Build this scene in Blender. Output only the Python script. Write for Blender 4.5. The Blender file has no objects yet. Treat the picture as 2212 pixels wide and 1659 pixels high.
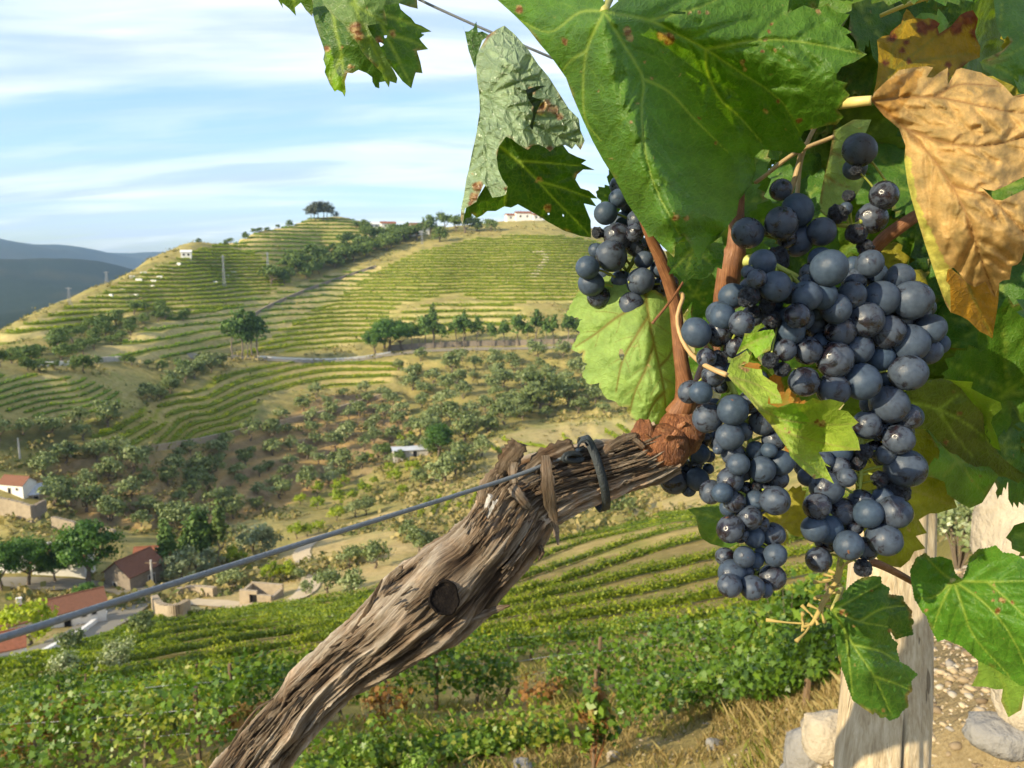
import bpy, bmesh, math, random
import numpy as np
from mathutils import Vector, Matrix
from mathutils.geometry import delaunay_2d_cdt

# ------------------------------------------------------------------ camera, sky, sun
scene = bpy.context.scene
FPX, CX, CY = 1702.0, 1106.0, 829.5          # focal length and centre, in units of a 2212-px-wide frame
PITCH = math.radians(9.16)
cam_d = bpy.data.cameras.new("camera")
cam = bpy.data.objects.new("camera", cam_d)
scene.collection.objects.link(cam)
cam_d.sensor_width = 36.0
cam_d.lens = 36.0 * FPX / 2212.0
cam_d.clip_start = 0.02
cam_d.clip_end = 40000.0
cam.location = (0, 0, 0)
cam.rotation_euler = (math.pi / 2 - PITCH, 0, 0)
cam_d.dof.use_dof = True
cam_d.dof.focus_distance = 0.44
cam_d.dof.aperture_fstop = 27.0
scene.camera = cam

SUN_AZ, SUN_EL = math.radians(56), math.radians(25)   # degrees left of straight behind the camera, and height
SUN_V = Vector((-math.sin(SUN_AZ) * math.cos(SUN_EL), -math.cos(SUN_AZ) * math.cos(SUN_EL), math.sin(SUN_EL)))
sun_d = bpy.data.lights.new("sun", 'SUN')
sun_d.energy = 5.0
sun_d.angle = math.radians(0.53)
sun_d.color = (1.0, 0.86, 0.60)
sun = bpy.data.objects.new("sun", sun_d)
scene.collection.objects.link(sun)
sun.rotation_euler = SUN_V.to_track_quat('Z', 'Y').to_euler()

world = bpy.data.worlds.new("World")
scene.world = world
world.use_nodes = True
wn, wl = world.node_tree.nodes, world.node_tree.links
wn.clear()
w_out = wn.new('ShaderNodeOutputWorld')
w_bg = wn.new('ShaderNodeBackground'); w_bg.inputs['Strength'].default_value = 0.11
w_sky = wn.new('ShaderNodeTexSky'); w_sky.sky_type = 'NISHITA'; w_sky.sun_disc = False
w_sky.sun_elevation = SUN_EL
w_sky.sun_rotation = math.atan2(SUN_V.x, SUN_V.y)
w_sky.air_density = 1.0; w_sky.dust_density = 1.0; w_sky.ozone_density = 1.6; w_sky.altitude = 300
# thin clouds, the same all round the sky: noise on a flat layer overhead
w_tc = wn.new('ShaderNodeTexCoord')
w_sep = wn.new('ShaderNodeSeparateXYZ'); wl.new(w_tc.outputs['Generated'], w_sep.inputs[0])
def wmath(op, a, b=None, clamp=False):
    n = wn.new('ShaderNodeMath'); n.operation = op; n.use_clamp = clamp
    for i, v in enumerate((a, b)):
        if v is None: continue
        if isinstance(v, (int, float)): n.inputs[i].default_value = v
        else: wl.new(v, n.inputs[i])
    return n.outputs[0]
w_h = wmath('ADD', wmath('MAXIMUM', w_sep.outputs[2], 0.0), 0.16)
w_u = wmath('DIVIDE', w_sep.outputs[0], w_h)
w_v = wmath('DIVIDE', w_sep.outputs[1], w_h)
w_cmb = wn.new('ShaderNodeCombineXYZ'); wl.new(w_u, w_cmb.inputs[0]); wl.new(w_v, w_cmb.inputs[1])
def wcloud(scale, rot, sx, sy, lo, hi, det, dist, loc=(0, 0, 0)):
    m = wn.new('ShaderNodeMapping'); wl.new(w_cmb.outputs[0], m.inputs[0])
    m.inputs['Rotation'].default_value = (0, 0, math.radians(rot)); m.inputs['Scale'].default_value = (sx, sy, 1)
    m.inputs['Location'].default_value = loc
    n = wn.new('ShaderNodeTexNoise'); wl.new(m.outputs[0], n.inputs['Vector'])
    n.inputs['Scale'].default_value = scale; n.inputs['Detail'].default_value = det
    n.inputs['Roughness'].default_value = 0.55; n.inputs['Distortion'].default_value = dist
    r = wn.new('ShaderNodeMapRange'); r.interpolation_type = 'SMOOTHSTEP'
    wl.new(n.outputs[0], r.inputs[0]); r.inputs[1].default_value = lo; r.inputs[2].default_value = hi
    return r.outputs[0]
w_c1 = wcloud(0.62, -62, 0.45, 1.5, 0.36, 0.58, 9, 0.7, (3.1, 1.2, 0))
w_c2 = wcloud(1.7, -46, 0.5, 1.7, 0.42, 0.66, 10, 0.9, (7.7, 2.9, 0))
w_c3 = wcloud(0.95, -60, 0.45, 1.7, 0.42, 0.60, 8, 0.9, (1.7, 8.4, 0))
w_cov = wmath('MULTIPLY', wmath('ADD', wmath('MULTIPLY', w_c1, 0.70), wmath('MULTIPLY', w_c2, 0.30), True), 0.92)
w_ccol = wn.new('ShaderNodeMix'); w_ccol.data_type = 'RGBA'
wl.new(w_c3, w_ccol.inputs['Factor'])
w_ccol.inputs['A'].default_value = (7.6, 7.6, 7.8, 1); w_ccol.inputs['B'].default_value = (3.9, 4.5, 6.4, 1)
w_gain = wn.new('ShaderNodeMix'); w_gain.data_type = 'RGBA'; w_gain.blend_type = 'MULTIPLY'; w_gain.inputs['Factor'].default_value = 1.0
wl.new(w_sky.outputs[0], w_gain.inputs['A']); w_gain.inputs['B'].default_value = (1.02, 1.16, 1.28, 1)
w_mix = wn.new('ShaderNodeMix'); w_mix.data_type = 'RGBA'
wl.new(w_cov, w_mix.inputs['Factor']); wl.new(w_gain.outputs['Result'], w_mix.inputs['A']); wl.new(w_ccol.outputs['Result'], w_mix.inputs['B'])
wl.new(w_mix.outputs['Result'], w_bg.inputs['Color']); wl.new(w_bg.outputs[0], w_out.inputs['Surface'])

scene.view_settings.view_transform = 'Standard'
scene.view_settings.look = 'None'
scene.view_settings.exposure = 0.95
scene.view_settings.gamma = 1.0
scene.view_settings.use_curve_mapping = False
scene.cycles.use_denoising = True
scene.cycles.max_bounces = 5
scene.cycles.diffuse_bounces = 3
scene.cycles.glossy_bounces = 2
scene.cycles.transmission_bounces = 4
scene.cycles.use_adaptive_sampling = True
scene.cycles.adaptive_threshold = 0.02
scene.cycles.transparent_max_bounces = 8
scene.cycles.volume_bounces = 0
scene.cycles.sample_clamp_indirect = 6.0

# ------------------------------------------------------------------ helpers
rnd = random.Random(7)
nrs = np.random.RandomState(11)
COL = scene.collection
CP, SP = math.cos(PITCH), math.sin(PITCH)

def ray(px, py):
    """direction in the world of a place in the frame, scaled so that its depth along the lens axis is 1"""
    x = (px - CX) / FPX; y = -(py - CY) / FPX
    return Vector((x, CP + y * SP, -SP + y * CP))
def at(px, py, d):
    return ray(px, py) * d
def rays(p):
    p = np.asarray(p, float)
    x = (p[:, 0] - CX) / FPX; y = -(p[:, 1] - CY) / FPX
    return np.stack([x, CP + y * SP, -SP + y * CP], 1)
def project(P):
    P = np.asarray(P, float)
    d = P[..., 1] * CP - P[..., 2] * SP
    u = P[..., 1] * SP + P[..., 2] * CP
    d = np.maximum(d, 1e-6)
    return CX + FPX * P[..., 0] / d, CY - FPX * u / d

def hash2(ix, iy, s=0):
    n = (ix.astype(np.int64) * 374761393 + iy.astype(np.int64) * 668265263 + s * 69069) & 0x7fffffff
    n = ((n ^ (n >> 13)) * 1274126177) & 0x7fffffff
    n = ((n ^ (n >> 15)) * 1911520717) & 0x7fffffff
    return (n & 0xffff) / 65535.0
def vnoise(x, y, s=0):
    x = np.asarray(x, float); y = np.asarray(y, float)
    ix = np.floor(x); iy = np.floor(y); fx = x - ix; fy = y - iy
    fx = fx * fx * (3 - 2 * fx); fy = fy * fy * (3 - 2 * fy)
    a = hash2(ix, iy, s); b = hash2(ix + 1, iy, s); c = hash2(ix, iy + 1, s); d = hash2(ix + 1, iy + 1, s)
    return (a * (1 - fx) + b * fx) * (1 - fy) + (c * (1 - fx) + d * fx) * fy
def fbm(x, y, o=4, s=0):
    t = 0; a = .5; k = 1.0
    for i in range(o):
        t = t + a * vnoise(np.asarray(x) * k, np.asarray(y) * k, s + i * 17); a *= .5; k *= 2.03
    return t
def sstep(a, b, x):
    t = np.clip((x - a) / (b - a), 0, 1); return t * t * (3 - 2 * t)
def inpoly(x, y, poly):
    x = np.asarray(x, float); y = np.asarray(y, float); r = np.zeros(x.shape, bool)
    n = len(poly)
    for i in range(n):
        x1, y1 = poly[i]; x2, y2 = poly[(i + 1) % n]
        if y1 == y2: continue
        c = ((y1 > y) != (y2 > y)) & (x < (x2 - x1) * (y - y1) / (y2 - y1) + x1)
        r ^= c
    return r
def catmull(P, n):
    """smooth curve through the points, n samples in all"""
    P = np.asarray(P, float); m = len(P)
    if m == 2: return P[0] + (P[1] - P[0]) * np.linspace(0, 1, n)[:, None]
    Q = np.vstack([2 * P[0] - P[1], P, 2 * P[-1] - P[-2]])
    t = np.linspace(0, m - 1, n); i = np.minimum(t.astype(int), m - 2); f = (t - i)[:, None]
    a, b, c, d = Q[i], Q[i + 1], Q[i + 2], Q[i + 3]
    return .5 * (2 * b + (c - a) * f + (2 * a - 5 * b + 4 * c - d) * f * f + (3 * b - a - 3 * c + d) * f ** 3)

def mesh_np(name, V, F, smooth=True):
    """V (n,3); F (m,3) or (m,4) or a list of such arrays"""
    me = bpy.data.meshes.new(name)
    V = np.ascontiguousarray(V, np.float32)
    Fs = F if isinstance(F, list) else [F]
    Fs = [np.asarray(f, np.int32) for f in Fs if len(f)]
    nl = sum(f.size for f in Fs); nf = sum(len(f) for f in Fs)
    me.vertices.add(len(V)); me.vertices.foreach_set('co', V.ravel())
    me.loops.add(nl); me.loops.foreach_set('vertex_index', np.concatenate([f.ravel() for f in Fs]) if nl else np.zeros(0, np.int32))
    st = []; o = 0
    for f in Fs:
        k = f.shape[1]; st.append(o + np.arange(len(f)) * k); o += f.size
    me.polygons.add(nf); me.polygons.foreach_set('loop_start', np.concatenate(st).astype(np.int32))
    if smooth: me.polygons.foreach_set('use_smooth', np.ones(nf, bool))
    me.update(calc_edges=True)
    return me
def set_attr(me, name, arr):
    arr = np.asarray(arr, np.float32)
    if arr.ndim == 1:
        a = me.attributes.new(name, 'FLOAT', 'POINT'); a.data.foreach_set('value', arr)
    elif arr.shape[1] == 2:
        a = me.attributes.new(name, 'FLOAT2', 'POINT'); a.data.foreach_set('vector', arr.ravel())
    elif arr.shape[1] == 4:
        a = me.attributes.new(name, 'FLOAT_COLOR', 'POINT'); a.data.foreach_set('color', arr.ravel())
    else:
        a = me.attributes.new(name, 'FLOAT_VECTOR', 'POINT'); a.data.foreach_set('vector', arr.ravel())
def link(name, me, m=None, parent=None, loc=None, label=None, cat=None, group=None, kind=None):
    o = bpy.data.objects.new(name, me); COL.objects.link(o)
    if m is not None and me is not None and len(me.materials) == 0: me.materials.append(m)
    if parent is not None: o.parent = parent
    if loc is not None: o.location = loc
    if label: o['label'] = label
    if cat: o['category'] = cat
    if group: o['group'] = group
    if kind: o['kind'] = kind
    return o
def empty(name, loc, label, cat, group=None, rz=0.0):
    o = link(name, None, loc=loc, label=label, cat=cat, group=group)
    o.rotation_euler = (0, 0, rz); o.empty_display_size = .1
    return o

class MB:
    """collects boxes, tubes and loose faces, then links them as ONE mesh object"""
    def __init__(s): s.v = []; s.f = []
    def add(s, V, F):
        o = len(s.v); s.v.extend([tuple(p) for p in V]); s.f.extend([tuple(i + o for i in f) for f in F]); return s
    def box(s, c, sz, rz=0.0, taper=1.0):
        hx, hy, hz = sz[0] / 2, sz[1] / 2, sz[2] / 2; C, S = math.cos(rz), math.sin(rz); V = []
        for z in (-1, 1):
            t = taper if z > 0 else 1
            for x, y in ((-1, -1), (1, -1), (1, 1), (-1, 1)):
                X, Y = x * hx * t, y * hy * t
                V.append((c[0] + X * C - Y * S, c[1] + X * S + Y * C, c[2] + z * hz))
        return s.add(V, [(0, 3, 2, 1), (4, 5, 6, 7), (0, 1, 5, 4), (1, 2, 6, 5), (2, 3, 7, 6), (3, 0, 4, 7)])
    def tube(s, P, R, n=8, cap=True):
        V, F = tube_np(P, R, n, cap); o = len(s.v)
        s.v.extend(map(tuple, V)); s.f.extend(tuple(int(i) + o for i in f) for f in F); return s
    def build(s, name, m, parent=None, smooth=False, **k):
        me = bpy.data.meshes.new(name); me.from_pydata(s.v, [], s.f)
        if smooth: me.polygons.foreach_set('use_smooth', np.ones(len(me.polygons), bool))
        me.update(); return link(name, me, m, parent, **k)
def frames(P):
    P = np.asarray(P, float); T = np.gradient(P, axis=0); T /= np.linalg.norm(T, axis=1)[:, None] + 1e-12
    up = np.array([0, 0, 1.]) if abs(T[0][2]) < .9 else np.array([1., 0, 0])
    N = np.zeros_like(T); n = np.cross(np.cross(T[0], up), T[0])
    for i in range(len(P)):
        n = n - T[i] * n.dot(T[i]); n /= np.linalg.norm(n) + 1e-12; N[i] = n
    return T, N, np.cross(T, N)
def tube_np(P, R, n=8, cap=True):
    P = np.asarray(P, float); m = len(P); R = np.broadcast_to(np.asarray(R, float), (m,))
    T, N, B = frames(P); a = np.arange(n) * 2 * math.pi / n
    V = P[:, None] + R[:, None, None] * (np.cos(a)[None, :, None] * N[:, None] + np.sin(a)[None, :, None] * B[:, None])
    V = V.reshape(-1, 3); F = []
    for i in range(m - 1):
        for j in range(n):
            k = (j + 1) % n; F.append((i * n + j, i * n + k, (i + 1) * n + k, (i + 1) * n + j))
    if cap:
        F.append(tuple(range(n - 1, -1, -1))); F.append(tuple((m - 1) * n + j for j in range(n)))
    return V, F

# ------------------------------------------------------------------ materials
def mat(name):
    m = bpy.data.materials.new(name); m.use_nodes = True; nt = m.node_tree; nt.nodes.clear(); return m, nt
class NT:
    def __init__(s, nt): s.n, s.l = nt.nodes, nt.links
    def node(s, t, ins=None, **k):
        n = s.n.new('ShaderNode' + t)
        for a, v in k.items(): setattr(n, a, v)
        for i, v in (ins or {}).items():
            if hasattr(v, 'is_output'): s.l.new(v, n.inputs[i])
            else: n.inputs[i].default_value = v
        return n
    def attr(s, name, out='Fac'): return s.node('Attribute', attribute_name=name).outputs[out]
    def math(s, op, a, b=0.0, clamp=False):
        n = s.node('Math', {0: a, 1: b}, operation=op); n.use_clamp = clamp; return n.outputs[0]
    def mix(s, f, a, b, blend='MIX'):
        n = s.node('Mix', data_type='RGBA', blend_type=blend)
        for k, v in (('Factor', f), ('A', a), ('B', b)):
            if hasattr(v, 'is_output'): s.l.new(v, n.inputs[k])
            else: n.inputs[k].default_value = (*v, 1) if isinstance(v, tuple) and len(v) == 3 else v
        return n.outputs['Result']
    def noise(s, vec, scale, det=4, rough=.55, dist=0.0, out=0):
        i = {'Scale': scale, 'Detail': det, 'Roughness': rough, 'Distortion': dist}
        if vec is not None: i['Vector'] = vec
        return s.node('TexNoise', i).outputs[out]
    def ramp(s, f, *stops):
        n = s.node('ValToRGB', {0: f}); e = n.color_ramp.elements
        while len(e) < len(stops): e.new(.5)
        for el, (p, c) in zip(e, stops):
            el.position = p; el.color = (*c, 1) if isinstance(c, tuple) else (c, c, c, 1)
        return n.outputs[0]
    def rng(s, f, a, b, c=0.0, d=1.0):
        return s.node('MapRange', {0: f, 1: a, 2: b, 3: c, 4: d}).outputs[0]
    def bump(s, h, strength=.5, dist=.01, normal=None):
        i = {'Height': h, 'Strength': strength, 'Distance': dist}
        if normal is not None: i['Normal'] = normal
        return s.node('Bump', i).outputs[0]
    def bsdf(s, col, rough=.8, spec=.3, normal=None, out=True, **k):
        i = {'Base Color': col if hasattr(col, 'is_output') else (*col, 1), 'Roughness': rough, 'Specular IOR Level': spec}
        if normal is not None: i['Normal'] = normal
        i.update(k); b = s.node('BsdfPrincipled', i)
        if out: s.out(b.outputs[0])
        return b.outputs[0]
    def out(s, sh): s.l.new(sh, s.node('OutputMaterial').inputs['Surface'])
def simple(name, col, rough=.8, var=.25, scale=8.0, spec=.2, bump=0.0, bscale=40.0, bdist=.02):
    m, nt = mat(name); g = NT(nt); tc = g.node('TexCoord').outputs['Object']
    n = g.noise(tc, scale, 5)
    c = g.mix(n, tuple(x * (1 - var) for x in col), tuple(min(1, x * (1 + var)) for x in col))
    nm = g.bump(g.noise(tc, bscale, 4), bump, bdist) if bump else None
    g.bsdf(c, rough, spec, nm); return m
def foliage_mat(name, cols, trans=.35, rough=.55, spec=.25, transcol=None):
    """leaf faces: colour picked for each tree and each leaf face, light passes through"""
    m, nt = mat(name); g = NT(nt)
    v = g.attr('leafv'); oi = g.node('ObjectInfo').outputs['Random']
    f = g.math('ADD', g.math('MULTIPLY', v, .75), g.math('MULTIPLY', oi, .25))
    k = len(cols)
    c = g.ramp(f, *[(i / max(1, k - 1), cc) for i, cc in enumerate(cols)])
    d = g.bsdf(c, rough, spec, out=False)
    t = g.node('BsdfTranslucent', {'Color': g.mix(1.0, c, transcol or (1.25, 1.3, .55), 'MULTIPLY')}).outputs[0]
    g.out(g.node('MixShader', {0: trans, 1: d, 2: t}).outputs[0]); return m

# ------------------------------------------------------------------ terrain
def rc(px, py, r):
    d = ray(px, py); h = math.hypot(d.x, d.y)
    return (math.atan2(d.x, d.y), r, d.z / h * r)
CTRL = [rc(*p) for p in [
    # near vineyard slope
    (0, 1640, 15), (-150, 1640, 15), (0, 1500, 33), (100, 1430, 45), (-150, 1480, 45), (480, 1322, 72), (300, 1365, 58), (400, 1500, 25), (600, 1420, 34),
    (1100, 1515, 15), (700, 1560, 14), (1100, 1420, 23), (1200, 1300, 40), (850, 1285, 58), (1500, 1150, 62), (1600, 1080, 82), (1700, 1380, 19),
    (1800, 1200, 42), (2000, 1110, 48), (1450, 1640, 9.2), (1100, 1650, 9.6), (700, 1655, 10), (300, 1655, 12), (1650, 1560, 9.5), (2350, 900, 30), (2350, 700, 60),
    (2350, 560, 120), (2000, 900, 95), (1700, 1000, 104),
    # own terrace, gravel
    (1800, 1590, 3.1), (2100, 1500, 2.7), (2150, 1350, 3.4), (2050, 1250, 4.4), (2400, 1250, 3.2), (2400, 1000, 8),
    # valley: dirt, village, ravine
    (540, 1285, 82), (650, 1210, 97), (850, 1130, 112), (1300, 1080, 118), (1480, 1040, 118), (1050, 1090, 118), (450, 1190, 112), (600, 1130, 128), (300, 1300, 88),
    (700, 1085, 146), (900, 1010, 158), (100, 1280, 94), (100, 1350, 80), (-150, 1350, 85), (270, 1200, 108), (100, 1150, 117), (200, 1050, 138), (50, 1000, 142), (-150, 1050, 140),
    (450, 1050, 150), (450, 950, 172),
    # olive slope
    (700, 1000, 168), (700, 900, 192), (700, 830, 220), (700, 775, 245), (950, 940, 172), (900, 880, 196), (900, 800, 230), (950, 750, 252), (1100, 950, 160), (1200, 900, 182),
    (1250, 800, 226), (1250, 745, 250), (1300, 930, 162), (1450, 900, 170), (1600, 850, 200), (1600, 700, 260),
    # spur with the pale vineyard, front mound, gully
    (550, 785, 232), (350, 915, 166), (200, 965, 148), (450, 880, 182), (420, 800, 215), (330, 875, 180), (150, 818, 170), (150, 905, 157), (0, 822, 164), (0, 905, 151), (-150, 870, 155),
    (100, 785, 196), (300, 796, 200), (0, 775, 196),
    # the hill
    (700, 700, 280), (700, 600, 340), (700, 520, 390), (730, 467, 432), (660, 474, 424), (550, 505, 396), (400, 547, 360), (200, 637, 300), (300, 591, 332), (100, 677, 280), (150, 657, 290), (50, 698, 270), (0, 719, 258), (-150, 785, 232), (-300, 850, 210),
    (200, 705, 250), (330, 690, 256), (350, 720, 236), (350, 650, 276), (500, 600, 316), (520, 690, 270), (850, 650, 306), (900, 700, 276), (950, 560, 352), (1000, 494, 420), (1140, 474, 452), (1200, 520, 384),
    (860, 505, 410), (1250, 640, 316), (1250, 490, 430), (1350, 520, 440), (1500, 560, 430), (1000, 620, 322), (2000, 560, 420),
]] + [(math.radians(a), r, z) for a, r, z in [
    (0, 1.6, -2.1), (0, 2.3, -4.3), (0, 4.5, -5.8), (-30, 1.6, -1.9), (-30, 2.6, -5.0), (-30, 5, -6.6), (-42, 3, -4.5), (-42, 8, -8), (20, 1.5, -1.65), (14, 2.6, -3.6), (15, 5, -5.2), (35, 1.5, -1.45),
    (42, 5, -1.6), (42, 20, 1), (42, 60, 2), (42, 150, 4), (42, 420, 20), (42, 1200, 0), (-42, 20, -14), (-42, 50, -27), (-42, 110, -44), (-42, 160, -40), (-42, 220, -38),
    # behind the ridges
    (-30, 330, -62), (-24, 400, -60), (-18, 520, -50), (-12, 640, -42), (-6, 700, -30), (2, 720, -20), (12, 720, -20), (25, 760, -25), (-36, 300, -62), (-42, 300, -62),
    (-42, 600, -75), (-30, 600, -75), (-20, 900, -75), (-5, 1200, -60), (15, 1200, -60), (30, 1200, -60), (-30, 1100, -60), (-42, 1100, -60),
]] + [rc(*p) for p in [
    # far hills beyond the valley
    (-150, 690, 1100), (0, 680, 1200), (150, 655, 1250), (-150, 620, 1700), (0, 610, 1700), (150, 610, 1700), (-150, 545, 2300), (0, 547, 2300), (110, 552, 2300), (240, 572, 2250), (330, 605, 2200), (450, 640, 2200),
    (-150, 600, 2900), (0, 600, 2900), (200, 610, 2900), (400, 625, 2900), (-150, 508, 4600), (0, 515, 4600), (70, 527, 4600), (130, 527, 4600), (200, 540, 4600), (330, 576, 4600), (480, 590, 4600),
    (700, 590, 4600), (1200, 590, 4600), (2000, 590, 4600), (-150, 540, 5400), (300, 545, 5600), (400, 549, 5600), (150, 545, 5600), (700, 565, 5600), (1500, 565, 5600), (2200, 560, 5600), (1000, 600, 1800), (2000, 600, 1800)]]
_c = np.array(CTRL); KAZ = 2.6
_X = np.stack([_c[:, 0] * KAZ, np.log(_c[:, 1])], 1); _q = _c[:, 2] / _c[:, 1]
def _k(d2): return .5 * d2 * np.log(d2 + 1e-9)
def tps_fit(X, q, lam=1e-4):
    n = len(X); D = ((X[:, None] - X[None]) ** 2).sum(-1); A = np.zeros((n + 3, n + 3))
    A[:n, :n] = _k(D) + lam * np.eye(n); A[:n, n] = 1; A[:n, n + 1:] = X; A[n:, :n] = A[:n, n:].T
    return np.linalg.solve(A, np.concatenate([q, np.zeros(3)]))
def tps_eval(X, w, Y):
    D = ((Y[:, None] - X[None]) ** 2).sum(-1); n = len(X)
    return _k(D) @ w[:n] + w[n] + Y @ w[n + 1:]
_w = tps_fit(_X, _q)
AZ_IN = np.radians(np.arange(-39, 39.001, .15)); LR_C = np.linspace(math.log(1.0), math.log(5800), 330)
_azc = np.radians(np.linspace(-42, 42, 130))
_g = np.stack(np.meshgrid(_azc * KAZ, LR_C, indexing='ij'), -1).reshape(-1, 2)
QC = np.concatenate([tps_eval(_X, _w, _g[i:i + 4000]) for i in range(0, len(_g), 4000)]).reshape(len(_azc), len(LR_C))
def base_q(az, lr):
    """height over distance of the smooth terrain"""
    az = np.asarray(az, float); lr = np.asarray(lr, float)
    u = np.clip((az - _azc[0]) / (_azc[1] - _azc[0]), 0, len(_azc) - 1.001); v = np.clip((lr - LR_C[0]) / (LR_C[1] - LR_C[0]), 0, len(LR_C) - 1.001)
    i = u.astype(int); j = v.astype(int); fu = u - i; fv = v - j
    return (QC[i, j] * (1 - fu) + QC[i + 1, j] * fu) * (1 - fv) + (QC[i, j + 1] * (1 - fu) + QC[i + 1, j + 1] * fu) * fv

# ground cover areas, each outlined on the hillside as seen from the path (frame units), kept as ground plan
AREAS = {
    'ridge':  [(-80, 745), (0, 722), (200, 640), (400, 548), (520, 512), (575, 560), (640, 610), (560, 645), (420, 690), (330, 668), (200, 705), (100, 722), (0, 748), (-80, 770)],
    'banks':  [(120, 780), (240, 745), (330, 700), (420, 668), (580, 640), (720, 590), (840, 565), (780, 620), (640, 700), (560, 748), (500, 766), (300, 780)],
    'face':   [(520, 768), (600, 715), (690, 660), (800, 590), (900, 545), (1030, 515), (1180, 505), (1290, 520), (1400, 560), (1400, 650), (1080, 655), (980, 635), (860, 660), (830, 730), (720, 752)],
    'lowface': [(830, 735), (870, 670), (990, 645), (1110, 660), (1150, 690), (1000, 720)],
    'mound':  [(-80, 815), (60, 806), (250, 815), (330, 830), (300, 870), (180, 915), (60, 905), (-80, 890)],
    'spur':   [(160, 962), (300, 885), (420, 835), (540, 785), (700, 783), (880, 775), (840, 826), (700, 838), (570, 850), (540, 925), (420, 962), (250, 975)],
    'summit': [(480, 525), (560, 503), (660, 474), (760, 468), (870, 482), (820, 500), (700, 545), (600, 560), (520, 545)],
    'upper':  [(575, 560), (700, 545), (660, 590), (640, 612)],
    'small':  [(1010, 975), (1090, 935), (1180, 915), (1330, 905), (1420, 920), (1400, 960), (1250, 990), (1150, 985), (1060, 990)],
    'young':  [(880, 1050), (1000, 1010), (1120, 1000), (1250, 1030), (1120, 1090), (960, 1120), (880, 1130)],
    'olive':  [(150, 985), (420, 965), (560, 930), (700, 850), (860, 850), (930, 980), (850, 1000), (700, 1060), (560, 1110), (400, 1160), (200, 1130), (60, 1050)],
    'olive2': [(850, 780), (1240, 770), (1500, 800), (1500, 900), (1300, 900), (1150, 905), (1000, 960), (930, 960), (880, 860)],
    'scrub':  [(30, 790), (120, 745), (330, 660), (420, 690), (330, 700), (250, 745), (120, 785)],
    'scrub2': [(570, 610), (650, 570), (800, 510), (900, 510), (830, 545), (700, 590), (610, 620)],
    'gully':  [(-80, 950), (130, 930), (300, 880), (420, 790), (480, 790), (400, 840), (290, 890), (160, 965), (-80, 980)],
    'dirt':   [(340, 1330), (450, 1270), (580, 1240), (640, 1160), (700, 1150), (830, 1110), (1000, 1090), (1100, 1100), (1100, 1150), (850, 1270), (600, 1300), (450, 1322)],
    'dirt2':  [(1100, 1030), (1250, 1010), (1500, 1050), (1560, 1080), (1450, 1110), (1300, 1130), (1150, 1140)],
}
def area(name, px, py): return inpoly(px, py, AREAS[name])
STEP = {'ridge': 1.25, 'banks': 1.7, 'face': 1.2, 'lowface': 1.7, 'mound': .85, 'spur': 1.1, 'summit': 1.9, 'upper': 1.6, 'olive': 1.5, 'small': 1.0, 'olive2': 2.2}
def warp(z, az, r):
    x = r * np.sin(az); y = r * np.cos(az)
    return z + 1.6 * (fbm(x / 60, y / 60, 3, 5) - .45)
def soft(m, k=1):
    for _ in range(k):
        m = (m + np.roll(m, 1, 0) + np.roll(m, -1, 0)) / 3; m = (m + np.roll(m, 1, 1) + np.roll(m, -1, 1)) / 3
    return m
# polar grid: fine where the photograph looks
LR = np.concatenate([np.linspace(math.log(1.0), math.log(70), 260, False), np.linspace(math.log(70), math.log(470), 860, False), np.linspace(math.log(470), math.log(5800), 110)])
AZg, LRg = np.meshgrid(AZ_IN, LR, indexing='ij'); Rg = np.exp(LRg)
Zs = base_q(AZg, LRg) * Rg                                    # smooth
_wn = sstep(1.7, 2.6, Rg); Zs = Zs * _wn + np.minimum(-1.7, -1.02 * Rg) * (1 - _wn)   # the path underfoot
Xg, Yg = Rg * np.sin(AZg), Rg * np.cos(AZg)
PXg, PYg = project(np.stack([Xg, Yg, Zs], -1))
hill = (Rg > 60) & (Rg < 470)
# what the eye sees first along each bearing (to keep areas off the hidden back slopes)
tanv = Zs / Rg; vis = tanv >= np.maximum.accumulate(tanv, 1) - .012
MASK = {k: (area(k, PXg, PYg) & hill & vis) for k in AREAS}
Zt = Zs.copy(); riser = np.zeros_like(Zs); flat = np.zeros_like(Zs)
Zw = warp(Zs, AZg, Rg)
for k, h in STEP.items():
    w = soft(MASK[k].astype(float), 3)
    if not w.any(): continue
    f = (Zw / h) % 1.0; lo = .55 if k in ('banks', 'ridge', 'mound') else .62
    s = sstep(lo, .98, f); d = h * (s - f)
    amt = .97 if k not in ('spur', 'small') else .75
    Zt += w * d * amt; riser = np.maximum(riser, w * (f > lo)); flat = np.maximum(flat, w * (f <= lo))
nfar = sstep(300, 1500, Rg)
Zt += (fbm(Xg / 9, Yg / 9, 4, 2) - .47) * np.clip(Rg / 90, .12, 1.0) * np.where(Rg < 600, 1.0, 0)
Zt += (fbm(Xg / 1.1, Yg / 1.1, 4, 3) - .47) * .16 * (Rg < 60)
Zt += nfar * (fbm(Xg / 420, Yg / 420, 5, 9) - .47) * 70 * sstep(500, 2500, Rg)
# dry-stone terrace edge under the path and small clods
Zt += (fbm(Xg * 6, Yg * 6, 3, 31) - .45) * .035 * (Rg < 12)

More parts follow.
